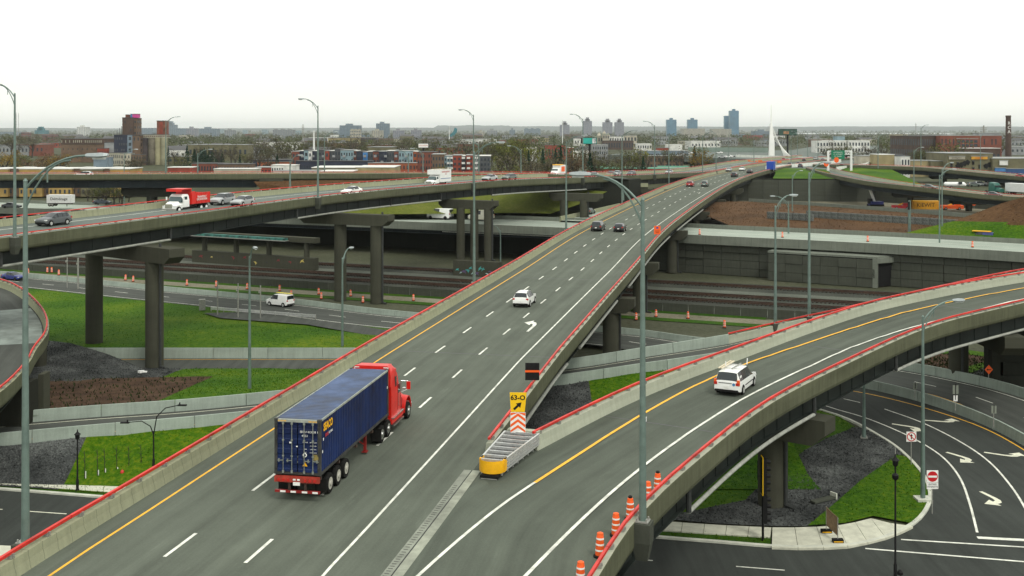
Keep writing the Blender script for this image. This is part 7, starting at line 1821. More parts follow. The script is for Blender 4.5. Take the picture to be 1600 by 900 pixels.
# --- coloured apartments
o = building('apartment_block', 'long patchwork apartment block in navy, red and pale blue', 560, 470)
SEG = [(456, 467, 237, 'brick'), (467, 475, 236, 'navy'), (475, 482, 235, 'ltblue'), (482, 487, 236, 'white'), (487, 497, 236, 'navy'), (497, 508, 235, 'dkgrey'), (508, 514, 236, 'redbrick'), (514, 523, 236, 'dkgrey'), (523, 532, 233.5, 'dkgrey'), (532, 552, 235, 'ltblue'), (552, 557, 236, 'brick'), (557, 567, 237, 'navy'), (567, 574, 238, 'blue'), (574, 583, 237, 'dkgrey'), (583, 592, 237, 'brick'), (592, 604, 237, 'navy'), (604, 616, 236, 'dkgrey'), (616, 623, 237, 'brick'), (623, 645, 236, 'ltblue'), (645, 652, 237, 'orange'), (652, 681, 238, 'brick')]
for i, (a, c, y, k) in enumerate(SEG):
    volume(o, a, c, y, 470 + (i * 5 % 3) * .7, 12, WM[k], (ROOFG, ROOFW, ROOFD)[i % 3], 4, max(1, int((c - a) / 4)), wfrac=.5, hfrac=.5, side=False, skip=.12, seed=i)
volume(o, 462, 582, 252, 463, 6, WM['navy'], ROOFD, 1, 30, wfrac=.5, zbase=8); volume(o, 575, 650, 255, 462, 6, WM['orange'], ROOFG, 2, 14, wfrac=.4, hfrac=.5)
b = MB()
for i in range(34):
    px = 462 + i * 5.4; p = W(px, 469, 0); b.box((p.x, p.y, 12.2 + (i % 3) * 2.4), (1.0, 1.4, .9))
tag(b.build('balconies', WM['grey'], o), kind='stuff')
b = MB()
for px, k in ((481, 0), (511, 0), (545, 0), (568, 0)): p = W(px, 461.5, 0); b.box((p.x, p.y, 10.2), (1.2, .3, 2.2))
tag(b.build('doors', ORANGE, o), kind='stuff')
o = building('apartment_block', 'red brick apartment block with pale balconies right of the cube van', 720, 425)
for i, (a, c, y, k, r_, cc) in enumerate(((675, 694, 241.5, 'brown', 4, 4), (694, 707.5, 244, 'ltblue', 5, 3), (707.5, 721, 243, 'redbrick', 5, 2), (721, 728, 244, 'dkgrey', 5, 1), (728, 739, 243, 'redbrick', 5, 2), (739, 750, 244, 'grey', 5, 2), (750, 766, 244, 'dkgrey', 5, 3))):
    volume(o, a, c, y, 425 + (i % 2) * 1.2, 13, WM[k], ROOFW if k == 'dkgrey' else ROOFG, r_, cc, wfrac=.45, hfrac=.5, side=False, seed=i)
b = MB()
for px in (701, 705, 724, 732, 744):
    for k in range(5): p = W(px, 424, 0); b.box((p.x, p.y, 9.6 + k * 1.95), (1.2, 1.3, .7))
tag(b.build('balconies', WM['white'], o), kind='stuff')
# --- warehouses near the viaducts
def simple(name, label, parts, cat='building'):
    o = building(name, label, parts[0][0], parts[0][3], cat)
    for a in parts: volume(o, *a[:4], a[4], WM[a[5]], a[6] if len(a) > 6 and a[6] else None, *(a[7:9] if len(a) > 8 else (0, 0)), side=False)
    return o
simple('warehouse', 'tan flat roofed warehouse before the coloured apartments', [(487, 556, 262.5, 402, 20, 'olive', ROOFW), (556, 616, 262, 400, 22, 'tan', ROOFW), (500, 550, 268.5, 380, 14, 'tan', ROOFW)])
simple('warehouse', 'low pale grey shed beside the far left ramp', [(572, 612, 272, 365, 10, 'grey', ROOFG), (612, 648, 273, 362, 10, 'white', ROOFG)])
simple('low_building', 'white box buildings right of the brown rowhouses', [(424, 443, 258.5, 420, 10, 'white', ROOFW, 2, 5), (443, 460, 259, 418, 10, 'white', ROOFW), (428, 500, 267.5, 390, 8, 'white', ROOFG)])
simple('rowhouses', 'long brown and brick rowhouses behind the far left ramp', [(300, 340, 256, 440, 10, 'brick', ROOFD, 2, 9), (340, 390, 257, 436, 10, 'brown', ROOFD, 2, 11), (398, 428, 262, 425, 10, 'redbrick', ROOFG, 2, 6), (334, 400, 264.5, 400, 8, 'beige', ROOFW), (262, 300, 262, 420, 8, 'redbrick', ROOFW, 1, 8)])
simple('rowhouses', 'dark roofed rowhouses below the bare trees', [(395, 458, 250, 520, 12, 'navy', ROOFD, 1, 10), (402, 456, 253, 515, 6, 'orange', ROOFD, 1, 8)])
o = simple('green_roof_building', 'long red building with a pale green roof behind the left viaduct', [(922, 1000, 262.5, 430, 14, 'brown', WM['green']), (940, 1082, 264, 420, 12, 'redbrick', WM['green']), (1030, 1076, 261, 424, 6, 'white', WM['green'])])
o = building('brick_mill', 'red brick mill with large dark windows at the far right', 1500, 560, 'factory')
volume(o, 1433, 1469, 213, 562, 40, WM['dkbrick'], ROOFD, 3, 10, wfrac=.55, hfrac=.6, wm=WM['dkgrey']); volume(o, 1469, 1565, 212, 556, 34, WM['brick'], ROOFG, 3, 16, wfrac=.3, hfrac=.5, side=False, skip=.35); volume(o, 1495, 1528, 217, 555.6, 1, WM['brick'], ROOFG, 2, 5, wfrac=.75, hfrac=.7, side=False, zbase=zt_(231, 556)); volume(o, 1530, 1564, 208.5, 575, 8, WM['grey'], ROOFG); volume(o, 1506, 1563, 232, 540, 10, WM['dkbrick'], ROOFW, 1, 9)
o = empty('chimney', W(1575.5, 600, 8), 0, 'tall dark brick factory chimney with white lettering at the far right', 'chimney'); b = MB(); hh = zt_(181, 600) - 8
b.tube([(0, 0, 0), (0, 0, hh)], [1.75, 1.3], 12); b.build('shaft', WM['dkbrick'], o, smooth=40); b = MB(); b.tube([(0, 0, hh - .6), (0, 0, hh + .2)], [1.45, 1.4], 12); b.build('rim', WM['dkbrick'], o)
for k, c_ in enumerate('RCA'): text('painted_letter', c_, 2.4, REFL, o, (-.3, -1.72 + k * .03, hh - 4 - k * 2.3), (R(90), 0, 0), .02)
YW = 470
o = building('painted_warehouse', 'olive warehouse with a yellow sign and black murals by the upper right ramp', 1520, 395)
volume(o, 1480, 1551, 240, 470, 24, WM['olive'], ROOFG); volume(o, 1455, 1482, 252, 475, 14, WM['olive'], ROOFG); volume(o, 1423, 1456, 251.5, 478, 12, WM['tan'], ROOFG); volume(o, 1551, 1640, 248, 468, 24, WM['olive'], ROOFG); volume(o, 1555, 1572, 262.5, 467.4, .8, WM['blue'], ROOFG, zbase=zt_(268, 468)); volume(o, 1572, 1640, 264, 467.2, .8, M_('dkblue', (.03, .08, .2)), ROOFG, zbase=zt_(271, 468))
for px0, px1, y0, y1, m_ in ((1483, 1508, 244.5, 249, WM['beige']), (1518, 1543, 244.5, 249, M_('sign_orange', (.62, .32, .04))), (1562, 1575, 251, 258, WM['white'])): volume(o, px0, px1, y0, 469.6 if px0 < 1550 else 467.4, .3, m_, ROOFG, zbase=zt_(y1, 469), name='sign_panel')
text('sign_lettering', 'ENTREPÔT', .8, BLACK, o, (W(1495.5, 469).x, 469.3, zt_(247, 469)), (R(90), 0, 0)); text('sign_lettering', 'À LOUER', .8, SRED, o, (W(1530.5, 469).x, 469.3, zt_(247, 469)), (R(90), 0, 0))
for px, y in ((1487, 254), (1487, 260), (1497, 254), (1521, 252), (1521, 262), (1531, 258)): volume(o, px - 1.5, px + 1.5, y, 469.7, .3, BLACK, ROOFD, zbase=zt_(y + 5.5, 469), name='window')
for cx, s_ in ((1504, 1), (1548, 1)):
    for k in range(4): decal(o, 'mural_stroke', [(W(cx - 9 + k * 5, 469).x + a_, zt_(262 - k * 2, 469) + z_) for a_, z_ in ((0, 0), (1.2, -.6), (2.0, .8), (.8, 1.8), (-.4, 1.0))], BLACK, 469.75 - k * .01)
simple('warehouse', 'plain tan block beside the green highway gantry', [(1373, 1397.5, 242, 485, 12, 'tan', ROOFW), (1397.5, 1412, 242, 490, 12, 'navy', ROOFD)])
simple('house', 'white gabled house between the tan blocks', [(1408, 1422, 245, 470, 8, 'white', ROOFG, 2, 3), (1345, 1372, 244, 500, 10, 'beige', ROOFG)], 'house')
simple('apartment_block', 'white stepped apartments with red balconies behind the gantry', [(1276, 1295, 220.5, 760, 14, 'white', ROOFW, 3, 4), (1293, 1322, 220, 764, 14, 'white', ROOFW, 3, 6), (1326, 1359, 220, 762, 14, 'white', ROOFW, 3, 7), (1308, 1320, 213, 790, 10, 'ltblue', ROOFG)])
simple('low_building', 'brick building with white windows below the far approach', [(1015, 1068, 244, 560, 12, 'brown', ROOFG, 2, 9)])
simple('office_block', 'low glass offices beside the far approach', [(1000, 1076, 236, 690, 14, 'bluegrey', ROOFG, 1, 22), (1028, 1046, 231.5, 700, 10, 'redbrick', ROOFD), (996, 1018, 225, 900, 14, 'white', ROOFW, 2, 6), (1042, 1066, 226, 920, 12, 'white', ROOFW)])
simple('low_building', 'grey low office with cars before it, below the teal billboard', [(926, 950, 226.5, 720, 14, 'grey', ROOFG, 3, 7), (852, 884, 227, 760, 14, 'redbrick', ROOFD, 1, 7), (815, 838, 230.5, 700, 10, 'white', ROOFW)])
simple('church', 'ornate pale church with small domes behind the teal billboard', [(942, 952, 210, 1150, 14, 'beige', WM['green'], 3, 3), (930, 942, 213, 1160, 14, 'conc', WM['green'], 2, 3), (952, 975, 213.5, 1170, 14, 'white', ROOFG, 2, 6), (975, 995, 212, 1180, 16, 'beige', ROOFG, 2, 4), (942, 990, 220, 1130, 12, 'dkbrick', ROOFD, 1, 12)], 'church')
ch_ = bpy.data.objects['church']
for px, y in ((936, 208), (944, 205.5), (950, 209)): p = W(px, 1152, zt_(y + 5, 1152)); b = MB(); b.lathe([(2.0, 0), (2.2, .8), (1.6, 2.2), (.5, 3.2), (.15, 4.6)], 10, p); b.build('dome', WM['beige'], ch_, smooth=40)
# teal leaning tower, masts, billboards
o = empty('leaning_tower', W(708, 2300, 8), 0, 'small teal leaning tower behind the white mast', 'tower'); b = MB(); k_ = 2300 / F
b.loft([[(-14 * k_, 0, 0), (-4 * k_, 0, 0), (-4 * k_, 20, 0), (-14 * k_, 20, 0)], [(0, 0, 12 * k_), (5.5 * k_, 0, 12 * k_), (5.5 * k_, 16, 12 * k_), (0, 16, 12 * k_)], [(2.5 * k_, 0, 19 * k_), (6 * k_, 0, 17 * k_), (6 * k_, 12, 17 * k_), (2.5 * k_, 12, 19 * k_)]]); b.build('shaft', WM['teal'], o)
for px, Y_, y0, y1, r_, lab in ((702, 1300, 196.5, 226, .6, 'white lattice mast left of the teal tower'), (473.5, 900, 194, 222, .5, 'thin grey mast above the patchwork apartments'), (490.5, 620, 204, 234, .8, 'white mast with antennas above the patchwork apartments'), (1431, 1500, 192, 212, .5, 'thin lattice mast on the right skyline'), (1537, 620, 196, 212, .9, 'grey flue on the brick mill'), (29, 1800, 176, 205, .5, 'faint thin mast at the left skyline, right of two'), (25.5, 1800, 176, 205, .5, 'faint thin mast at the left skyline, left of two'), (879, 1300, 187, 220, .5, 'thin pale mast before the crowned towers')):
    o = empty('mast', W(px, Y_, 8), 0, lab, 'mast'); h_ = zt_(y0, Y_) - 8; b = MB(); b.tube([(0, 0, 0), (0, 0, h_)], [r_, r_ * .45], 6); b.build('shaft', WHITE if 'white' in lab or 'pale' in lab else GALV, o); b = MB()
    for k in range(4): b.box((0, 0, h_ * (.82 + .04 * k)), (r_ * 4, .3, .3))
    b.build('crossarm', GALV, o)
def billboard(px0, px1, y0, y1, yf, Y_, m, label, words=None, wm=REFL):
    pc = (px0 + px1) / 2; o = empty('billboard', W(pc, Y_, 8), 0, label, 'billboard'); k = Y_ / F; w_, h_ = (px1 - px0) * k, (y1 - y0) * k; zc = zt_((y0 + y1) / 2, Y_) - 8
    b = MB(); b.box((0, 0, zc), (w_, .8, h_)); pn = b.build('panel', m, o); b = MB(); b.box((0, .6, zc), (w_ + .5, .5, h_ + .5)); b.build('frame', BLACK, pn); b = MB(); b.tube([(0, .6, 0), (0, .6, zc - h_ / 2 + .2)], .55, 10); b.build('post', BLACK, o)
    if words: text('lettering', words, h_ * .45, wm, pn, (0, -.42, zc), (R(90), 0, 0), .02)
    return o, pn, w_, h_, zc
o, pn, w_, h_, zc = billboard(911, 932, 215.5, 224.5, 243, 520, mat('teal_board', (.02, .36, .30), .5, .1, .5), 'teal billboard on a dark post above the evergreens'); b = MB(); b.box((w_ * .33, -.45, zc), (w_ * .28, .05, h_ * .9)); b.build('picture_panel', mat('pale_picture', (.5, .5, .5), .6, .5, .6), pn); b = MB(); b.box((-w_ * .56, .3, zc), (1.2, 1.2, h_)); b.build('return_panel', BLACK, pn)
o, pn, w_, h_, zc = billboard(1217, 1245, 202, 211, 232, 700, mat('dark_board', (.025, .07, .05), .5, .4, .2), 'dark green picture billboard right of the white pylon'); b = MB(); b.box((-w_ * .1, -.45, zc - .3), (w_ * .3, .05, h_ * .5)); b.build('picture_panel', mat('warm_picture', (.3, .16, .08), .6, .5, .5), pn)
billboard(654, 669, 224.5, 230.5, 236, 620, REFL, 'small white billboard with red lettering above the apartments', 'LOCATION', SRED)
# --- skyline
def tower(px0, px1, y, Y, k, label, rows, cols, crown=0, depth=None, name='tower_block', wm=None, wf=.55):
    o = building(name, label, px0, Y); w = (px1 - px0) * Y / F
    volume(o, px0, px1, y, Y, depth or w * .8, WM[k], ROOFG, rows, cols, wfrac=wf, hfrac=.5, wm=wm)
    if crown == 1:
        for f_, dy in ((.55, 3.0), (.32, 5.5)): volume(o, (px0 + px1) / 2 - (px1 - px0) * f_ / 2, (px0 + px1) / 2 + (px1 - px0) * f_ / 2, y - dy, Y + w * .1, w * .5, WM[k], ROOFG, zbase=zt_(y, Y))
    elif crown == 2: volume(o, px0 + (px1 - px0) * .3, px0 + (px1 - px0) * .62, y - 2.6, Y + w * .1, w * .4, WM[k], ROOFG, zbase=zt_(y, Y))
    elif crown == 3:
        for f_ in (.05, .4, .75): volume(o, px0 + (px1 - px0) * f_, px0 + (px1 - px0) * (f_ + .18), y - 1.4, Y + 5, 12, WM[k], ROOFG, zbase=zt_(y, Y))
    return o
FARG = mat('far_panes', (.07, .10, .13), .4, .1, .1)
T = [(120, 136, 198.5, 2800, 'white', 'pale tower above the dark brick factory', 12, 6, 2), (215, 239, 200, 4200, 'bluegrey', 'blue grey block between the two silo towers', 10, 8, 0), (258, 274, 195, 4000, 'bluegrey', 'rounded blue block right of the rusty silo tower', 14, 5, 1), (262, 292, 200.5, 3900, 'bluegrey', 'wide blue block right of the silos', 9, 10, 0), (291, 307, 200.5, 3000, 'pink', 'brownish pink stepped block right of the silos', 10, 6, 2), (311, 338, 201, 3400, 'bluegrey', 'wide blue grey stepped block in the left skyline', 9, 10, 2), (351, 366, 203.5, 2700, 'grey', 'small grey block in the left skyline', 7, 5, 2),
     (334, 341, 201, 6000, 'ltblue', 'faint far tower, left of a pair', 12, 3, 0), (342, 349, 202, 6000, 'ltblue', 'faint far tower, right of a pair', 12, 3, 0), (379, 386, 203, 5600, 'ltblue', 'faint slim tower left of the slab blocks', 12, 3, 0), (409, 418, 202.5, 5000, 'ltblue', 'faint pale tower left of the wide grey slab', 10, 4, 0), (426, 457, 203, 2600, 'grey', 'wide grey slab block left of the lamp post', 7, 12, 3), (460, 470, 204, 4800, 'ltblue', 'faint low tower behind the thin mast', 8, 4, 0),
     (521, 531, 203, 4400, 'bluegrey', 'faint block left of the big grey office block', 8, 4, 0), (530.5, 562, 196, 2300, 'bluegrey', 'big grey blue office block in the middle left skyline', 10, 14, 2), (587.5, 607.5, 193, 2500, 'bluegrey', 'grey tower, tallest left of the middle', 16, 7, 2), (581, 598, 204, 2000, 'beige', 'beige block in front of the grey tower', 8, 6, 2), (614, 631, 204, 2200, 'pink', 'brown block right of the grey tower, left of two', 7, 6, 2), (642, 658, 203.5, 2300, 'pink', 'brown block right of the grey tower, right of two', 7, 6, 2), (547, 563, 203, 1800, 'beige', 'pale twin towered building before the big grey office block', 4, 6, 3), (552, 588, 215, 1300, 'dkbrick', 'long dark brick block before the beige block', 4, 14, 0),
     (746, 757, 206, 2600, 'beige', 'beige block left of the dark topped block', 6, 4, 2), (761, 777, 204, 3200, 'grey', 'grey block on the centre left skyline', 7, 6, 2), (796, 805, 203, 3600, 'bluegrey', 'small block right of the centre lamp post', 7, 3, 2), (819, 844.5, 201.5, 4200, 'bluegrey', 'long low block with bumps on its roof', 6, 14, 3),
     (875, 890, 195, 3600, 'pink', 'crowned tower, first from the left of four', 16, 7, 1), (911, 925, 189, 3600, 'pink', 'crowned tower, second from the left of four', 20, 7, 1), (942, 957, 191, 3600, 'pink', 'crowned tower, third from the left of four', 18, 7, 1), (961, 975, 191, 3600, 'pink', 'crowned tower, fourth from the left of four', 18, 7, 1),
     (1042, 1057, 187, 3400, 'glass', 'blue glass tower, left of the pair', 22, 8, 2), (1075, 1090, 187, 3400, 'glass', 'blue glass tower, right of the pair', 22, 8, 2), (1067, 1101.5, 201, 3000, 'beige', 'wide pale slab before the right blue glass tower', 9, 18, 0), (1113, 1143, 201.5, 2900, 'beige', 'pale slab before the tallest tower', 9, 14, 0), (1132, 1141, 181, 3500, 'glass', 'lower blue glass tower beside the tallest', 24, 5, 0), (1140.5, 1154.5, 173, 3450, 'glass', 'tallest blue glass tower with white lines', 28, 8, 2), (1178, 1204, 205, 2600, 'bluegrey', 'blue grey slab left of the white pylon', 6, 12, 2), (33, 45, 207, 2200, 'brick', 'small brown block at the left skyline, left of two', 4, 4, 0), (66, 85, 210, 1900, 'brick', 'brown brick block at the left skyline, right of two', 4, 7, 0), (54, 71, 203.5, 3600, 'teal', 'teal domed block at the left skyline', 4, 6, 1), (0, 30, 206, 3900, 'bluegrey', 'low blue block at the left picture edge', 4, 10, 0)]
for a in T: tower(*a[:5], a[5], a[6], a[7], a[8], wm=FARG if a[4] != 'glass' else WM['ltblue'], wf=.55 if a[4] != 'glass' else .35)
# --- white pylon with stays
Yp = 650; o = empty('bridge_pylon', W(1206, Yp, 12.5), 0, 'white bridge pylon with fanned stay cables in the distance', 'pylon'); kp = Yp / F; WP = mat('pylon_white', (.82, .82, .78), .5, .04, .2)
zz = lambda y: CZ - (y - HZ) * kp - 12.5
b = MB(); b.loft([[(-4.5 * kp, -1.2, zz(245)), (3.5 * kp, -1.2, zz(245)), (3.5 * kp, 1.2, zz(245)), (-4.5 * kp, 1.2, zz(245))], [(-3.8 * kp, -1, zz(222)), (3.6 * kp, -1, zz(222)), (3.6 * kp, 1, zz(222)), (-3.8 * kp, 1, zz(222))], [(-3.2 * kp, -.8, zz(205)), (1.2 * kp, -.8, zz(205)), (1.2 * kp, .8, zz(205)), (-3.2 * kp, .8, zz(205))], [(-1.6 * kp, -.5, zz(187)), (-.2 * kp, -.5, zz(187)), (-.2 * kp, .5, zz(187)), (-1.6 * kp, .5, zz(187))], [(-1.2 * kp, -.25, zz(164)), (-.6 * kp, -.25, zz(164)), (-.6 * kp, .25, zz(164)), (-1.2 * kp, .25, zz(164))]]); b.build('mast', WP, o)
for i in range(8): b = MB(); b.tube([((.2 + i * .45) * kp, 0, zz(196 + i * 3.2)), ((18 + i * 1.7) * kp, -4, zz(247))], .11, 5); b.build('stay_cable', WP, o)
for i in range(8): b = MB(); b.tube([((-1.5 - i * .2) * kp, 0, zz(192 + i * 3)), ((-26 + i * 1.6) * kp, 10, zz(240))], .05, 4); b.build('stay_cable', GALV, o)
# glass noise wall on the far approach
nw = empty('noise_wall', (0, 0, 0), 0, 'pale green glass noise wall along the far approach', 'wall'); p0, p1 = W(1075, 800, 12.5), W(1200, 770, 12.5); pm_ = MB(); pm_.box((0, 0, 1.6), (3.6, .12, 3.2)); pme = pm_.mesh('panel', mat('noise_panel', (.20, .26, .22), .5, .12, .2))
for i in range(16): mkobj('panel', pme, nw, p0.lerp(p1, (i + .5) / 16), (0, 0, math.atan2(p1.y - p0.y, p1.x - p0.x)))
oc = empty('site_fence', W(1180, 520, 12.5), 0, 'orange plastic site fence heap on the far interchange', 'fence'); b = MB()
for i in range(14): b.box((-12 + i * 1.7, -i * .4, .5 + .3 * (i % 3)), (1.9, .2, 1.0), .3 * (i % 4))
b.build('mesh', mat('orange_mesh', (.62, .16, .05), .8, .2, 1), oc)

# ================================================================== trees
TM = dict(bare=ground_mat('twigs_bare', [(.3, (.042, .037, .022)), (.5, (.092, .080, .048)), (.7, (.155, .138, .088))], .03, .5, 0, 1), olive=ground_mat('leaf_olive', [(.3, (.035, .042, .014)), (.5, (.085, .092, .030)), (.7, (.15, .15, .055))], .03, .5, 0, 1), lime=ground_mat('leaf_lime', [(.3, (.06, .075, .012)), (.5, (.13, .14, .022)), (.7, (.21, .20, .04))], .03, .5, 0, 1), gold=ground_mat('leaf_gold', [(.3, (.09, .06, .012)), (.5, (.18, .12, .025)), (.7, (.26, .19, .05))], .03, .5, 0, 1), fir=ground_mat('needles', [(.3, (.006, .020, .012)), (.5, (.015, .042, .024)), (.7, (.035, .075, .045))], .03, .6, 0, 1), rusty=ground_mat('leaf_rusty', [(.3, (.06, .035, .018)), (.5, (.13, .08, .045)), (.7, (.19, .13, .08))], .03, .5, 0, 1))
BARK = mat('bark', (.05, .042, .034), .95, .3, 1.5)
def leafquad(b, p, s, rnd):
    n = Vector((rnd.uniform(-1, 1), rnd.uniform(-1, 1), rnd.uniform(-.6, 1))).normalized(); t = n.orthogonal().normalized(); u = n.cross(t); a = rnd.random() * 6.28
    t, u = t * math.cos(a) + u * math.sin(a), u * math.cos(a) - t * math.sin(a)
    b.quadlist([p + t * s, p + u * s * .55, p - t * s, p - u * s * .55], [(0, 1, 2, 3)])
def tree_mesh(seed, fir=False, dense=1.0):
    rnd = random.Random(seed); tr, cr = MB(), MB()
    if fir:
        tr.tube([(0, 0, 0), (0, 0, .95)], [.025, .006], 6)
        for i in range(int(430 * dense)):
            t = rnd.random() ** .8; z = .08 + .92 * t; r = (1 - t) * .24 * (0.6 + .4 * ((z * 9) % 1)) * rnd.uniform(.5, 1); a = rnd.random() * 6.28
            leafquad(cr, Vector((math.cos(a) * r, math.sin(a) * r, z)), rnd.uniform(.018, .034), rnd)
        return tr.mesh('trunk', BARK), cr
    tr.tube([(0, 0, 0), (.01, 0, .22), (0, .01, .45)], [.028, .022, .014], 7); tips = []
    for i in range(11):
        a = i * 2.4 + rnd.uniform(-.4, .4); z0 = rnd.uniform(.2, .45); r = rnd.uniform(.16, .36); z1 = rnd.uniform(.5, .95); m_ = Vector((math.cos(a) * r * .5, math.sin(a) * r * .5, z0 + (z1 - z0) * .6)); e = Vector((math.cos(a) * r, math.sin(a) * r, z1))
        tr.tube([(0, 0, z0), m_, e], [.012, .008, .003], 5); tips += [e, m_.lerp(e, .5)]
        for k in range(3): e2 = m_.lerp(e, rnd.random()) + Vector((rnd.uniform(-.14, .14), rnd.uniform(-.14, .14), rnd.uniform(.02, .14))); tr.tube([m_.lerp(e, .4), e2], [.005, .002], 4); tips.append(e2)
    for t in tips:
        rad = rnd.uniform(.06, .13)
        for k in range(int(rnd.uniform(7, 15) * dense)):
            d = Vector((rnd.gauss(0, 1), rnd.gauss(0, 1), rnd.gauss(0, .8))); leafquad(cr, t + d * rad * .55, rnd.uniform(.012, .028), rnd)
    return tr.mesh('trunk', BARK), cr
TV = {}
for k, m_ in TM.items():
    for s in range(3):
        t_, c_ = tree_mesh(hash_ := (sum(map(ord, k)) * 7 + s * 13), k == 'fir', {'bare': .75, 'fir': 1.0}.get(k, 1.15)); TV[(k, s)] = (t_, c_.mesh('crown', m_))
LAB = dict(bare='bare brown tree', olive='thin olive tree', lime='yellow green tree', gold='golden brown tree', fir='dark evergreen', rusty='rusty bare tree')
GROUPS = {}
def ordinals():
    for (lab, grp), lst in GROUPS.items():
        lst.sort(key=lambda t: t[0])
        for i, (_, o) in enumerate(lst): o['label'] = lab if len(lst) == 1 else '%s, %s from the left' % (lab, ORD[i] if i < len(ORD) else '%dth' % (i + 1))
def tree(px, Y, h, k, where, z=8.0, wide=1.0, cat='tree'):
    o = empty('tree', W(px, Y, z - .1), random.random() * 6.28, '', cat, '%s %s' % (k, where)); GROUPS.setdefault(('%s %s' % (LAB[k], where), '%s %s' % (k, where)), []).append((px, o)); t_, c_ = TV[(k, random.randrange(3))]
    mkobj('trunk', t_, o); mkobj('crown', c_, o); o.scale = (h * wide, h * wide, h); return o
rt = random.Random(21)
def belt(n, px0, px1, Y0, Y1, h0, h1, kinds, where, wide=1.0):
    for i in range(n): tree(px0 + (px1 - px0) * (i + rt.random()) / n, rt.uniform(Y0, Y1), rt.uniform(h0, h1), rt.choice(kinds), where, 8.0, wide * rt.uniform(.85, 1.2))
belt(16, 785, 900, 330, 400, 8, 14, ['bare', 'bare', 'rusty', 'olive'], 'behind the ambulance', 1.05)
for px, h_, k in ((826, 13, 'fir'), (848, 13.5, 'fir'), (868, 13.5, 'fir'), (876, 14.5, 'fir'), (893, 11, 'fir'), (922, 12, 'fir'), (1005, 11, 'fir')): tree(px, 385, h_, k, 'in the belt left of the green roofed building', wide=1.25 if px in (893, 922) else 1)
belt(15, 900, 1005, 395, 470, 8, 13, ['bare', 'olive', 'bare'], 'in the belt before the teal billboard'); belt(8, 1010, 1110, 470, 560, 9, 13, ['bare', 'bare', 'olive'], 'left of the far interchange')
tree(1092, 455, 13, 'gold', 'beside the far interchange'); tree(1085, 460, 13.5, 'fir', 'beside the far interchange'); tree(1000, 480, 13, 'lime', 'behind the green roofed building')
belt(13, 755, 830, 430, 640, 11, 17, ['olive', 'bare', 'lime', 'olive'], 'right of the red brick apartments'); tree(796, 480, 15, 'lime', 'right of the red brick apartments'); belt(4, 680, 700, 410, 418, 6, 9, ['lime', 'gold'], 'before the red brick apartments')
belt(8, 0, 95, 430, 480, 9, 13, ['gold', 'olive', 'rusty'], 'before the dark brick factory', 1.4); belt(6, 0, 60, 700, 900, 14, 20, ['olive', 'bare'], 'at the left skyline', 1.2)
belt(22, 262, 460, 470, 640, 8, 13, ['bare', 'olive', 'bare', 'fir'], 'right of the silos'); belt(14, 300, 350, 560, 600, 7, 11, ['fir'], 'in the evergreen row right of the silos', 1.2); belt(6, 462, 490, 395, 400, 3.5, 5, ['olive'], 'before the patchwork apartments', 1.6); belt(4, 200, 222, 480, 520, 7, 9, ['bare'], 'below the silos', 1.4)
belt(20, 395, 560, 620, 800, 11, 17, ['bare', 'bare', 'olive'], 'behind the patchwork apartments', 1.2); belt(20, 560, 760, 700, 900, 9, 15, ['bare', 'olive', 'bare'], 'behind the billboards', 1.3)
belt(14, 1280, 1440, 560, 760, 9, 14, ['bare', 'olive', 'bare'], 'behind the green gantry', 1.2); belt(7, 1430, 1475, 520, 545, 9, 12, ['olive', 'bare'], 'before the brick mill', 1.3); tree(1487, 520, 16, 'olive', 'before the brick mill', wide=1.5); belt(6, 1500, 1570, 640, 700, 14, 20, ['olive', 'bare'], 'behind the brick mill'); belt(7, 60, 250, 345, 360, 4, 6, ['bare', 'olive'], 'below the far left ramp', 1.3)
# shrubs between the left viaduct and the yellow row
belt(9, 130, 205, 300, 320, 3.5, 5.5, ['olive', 'bare'], 'under the far left ramp', 1.5)
# the far wood: nobody could count it
rw_ = random.Random(4)
def wood(name, n, y0, y1, s0, s1, m, seed, pxs=(-60, 1660), q=26, hh=(9, 16)):
    rnd = random.Random(seed); b = MB()
    for i in range(n):
        Y = math.exp(rnd.uniform(math.log(y0), math.log(y1))); px = rnd.uniform(*pxs); p = W(px, Y, 8)
        if noise.noise(Vector((p.x * .0035, Y * .0022, seed))) < -.18: continue
        h = rnd.uniform(*hh)
        if (5250 < Y < 6750 and 1300 < p.x < 2700) or (50 < p.x < 350 and Y < 1150) or (80 < px < 270 and Y < 720): continue
        for k in range(q):
            d = Vector((rnd.gauss(0, .34) * h, rnd.gauss(0, .34) * h, rnd.uniform(.12, 1.0) * h)); d.x *= 1.15 - .5 * (d.z / h); leafquad(b, p + d, rnd.uniform(s0, s1) * h, rnd)
    o = b.build(name, m); return tag(o, 'distant %s reading as one mass' % name.replace('_', ' '), 'wood', None, 'stuff')
WOODM = ground_mat('far_twigs', [(.30, (.045, .046, .026)), (.44, (.090, .085, .052)), (.52, (.066, .086, .028)), (.60, (.115, .108, .068)), (.72, (.12, .145, .045))], .006, .05, 0, 1)
wood('bare_wood', 2400, 640, 1500, .05, .10, WOODM, 3, hh=(5, 12), q=30)
wood('hazy_wood', 5200, 1450, 6500, .12, .24, WOODM, 8, q=15, hh=(5, 11))
wood('shore_wood', 1500, 7700, 12500, .3, .6, WOODM, 12, q=8, hh=(8, 16))
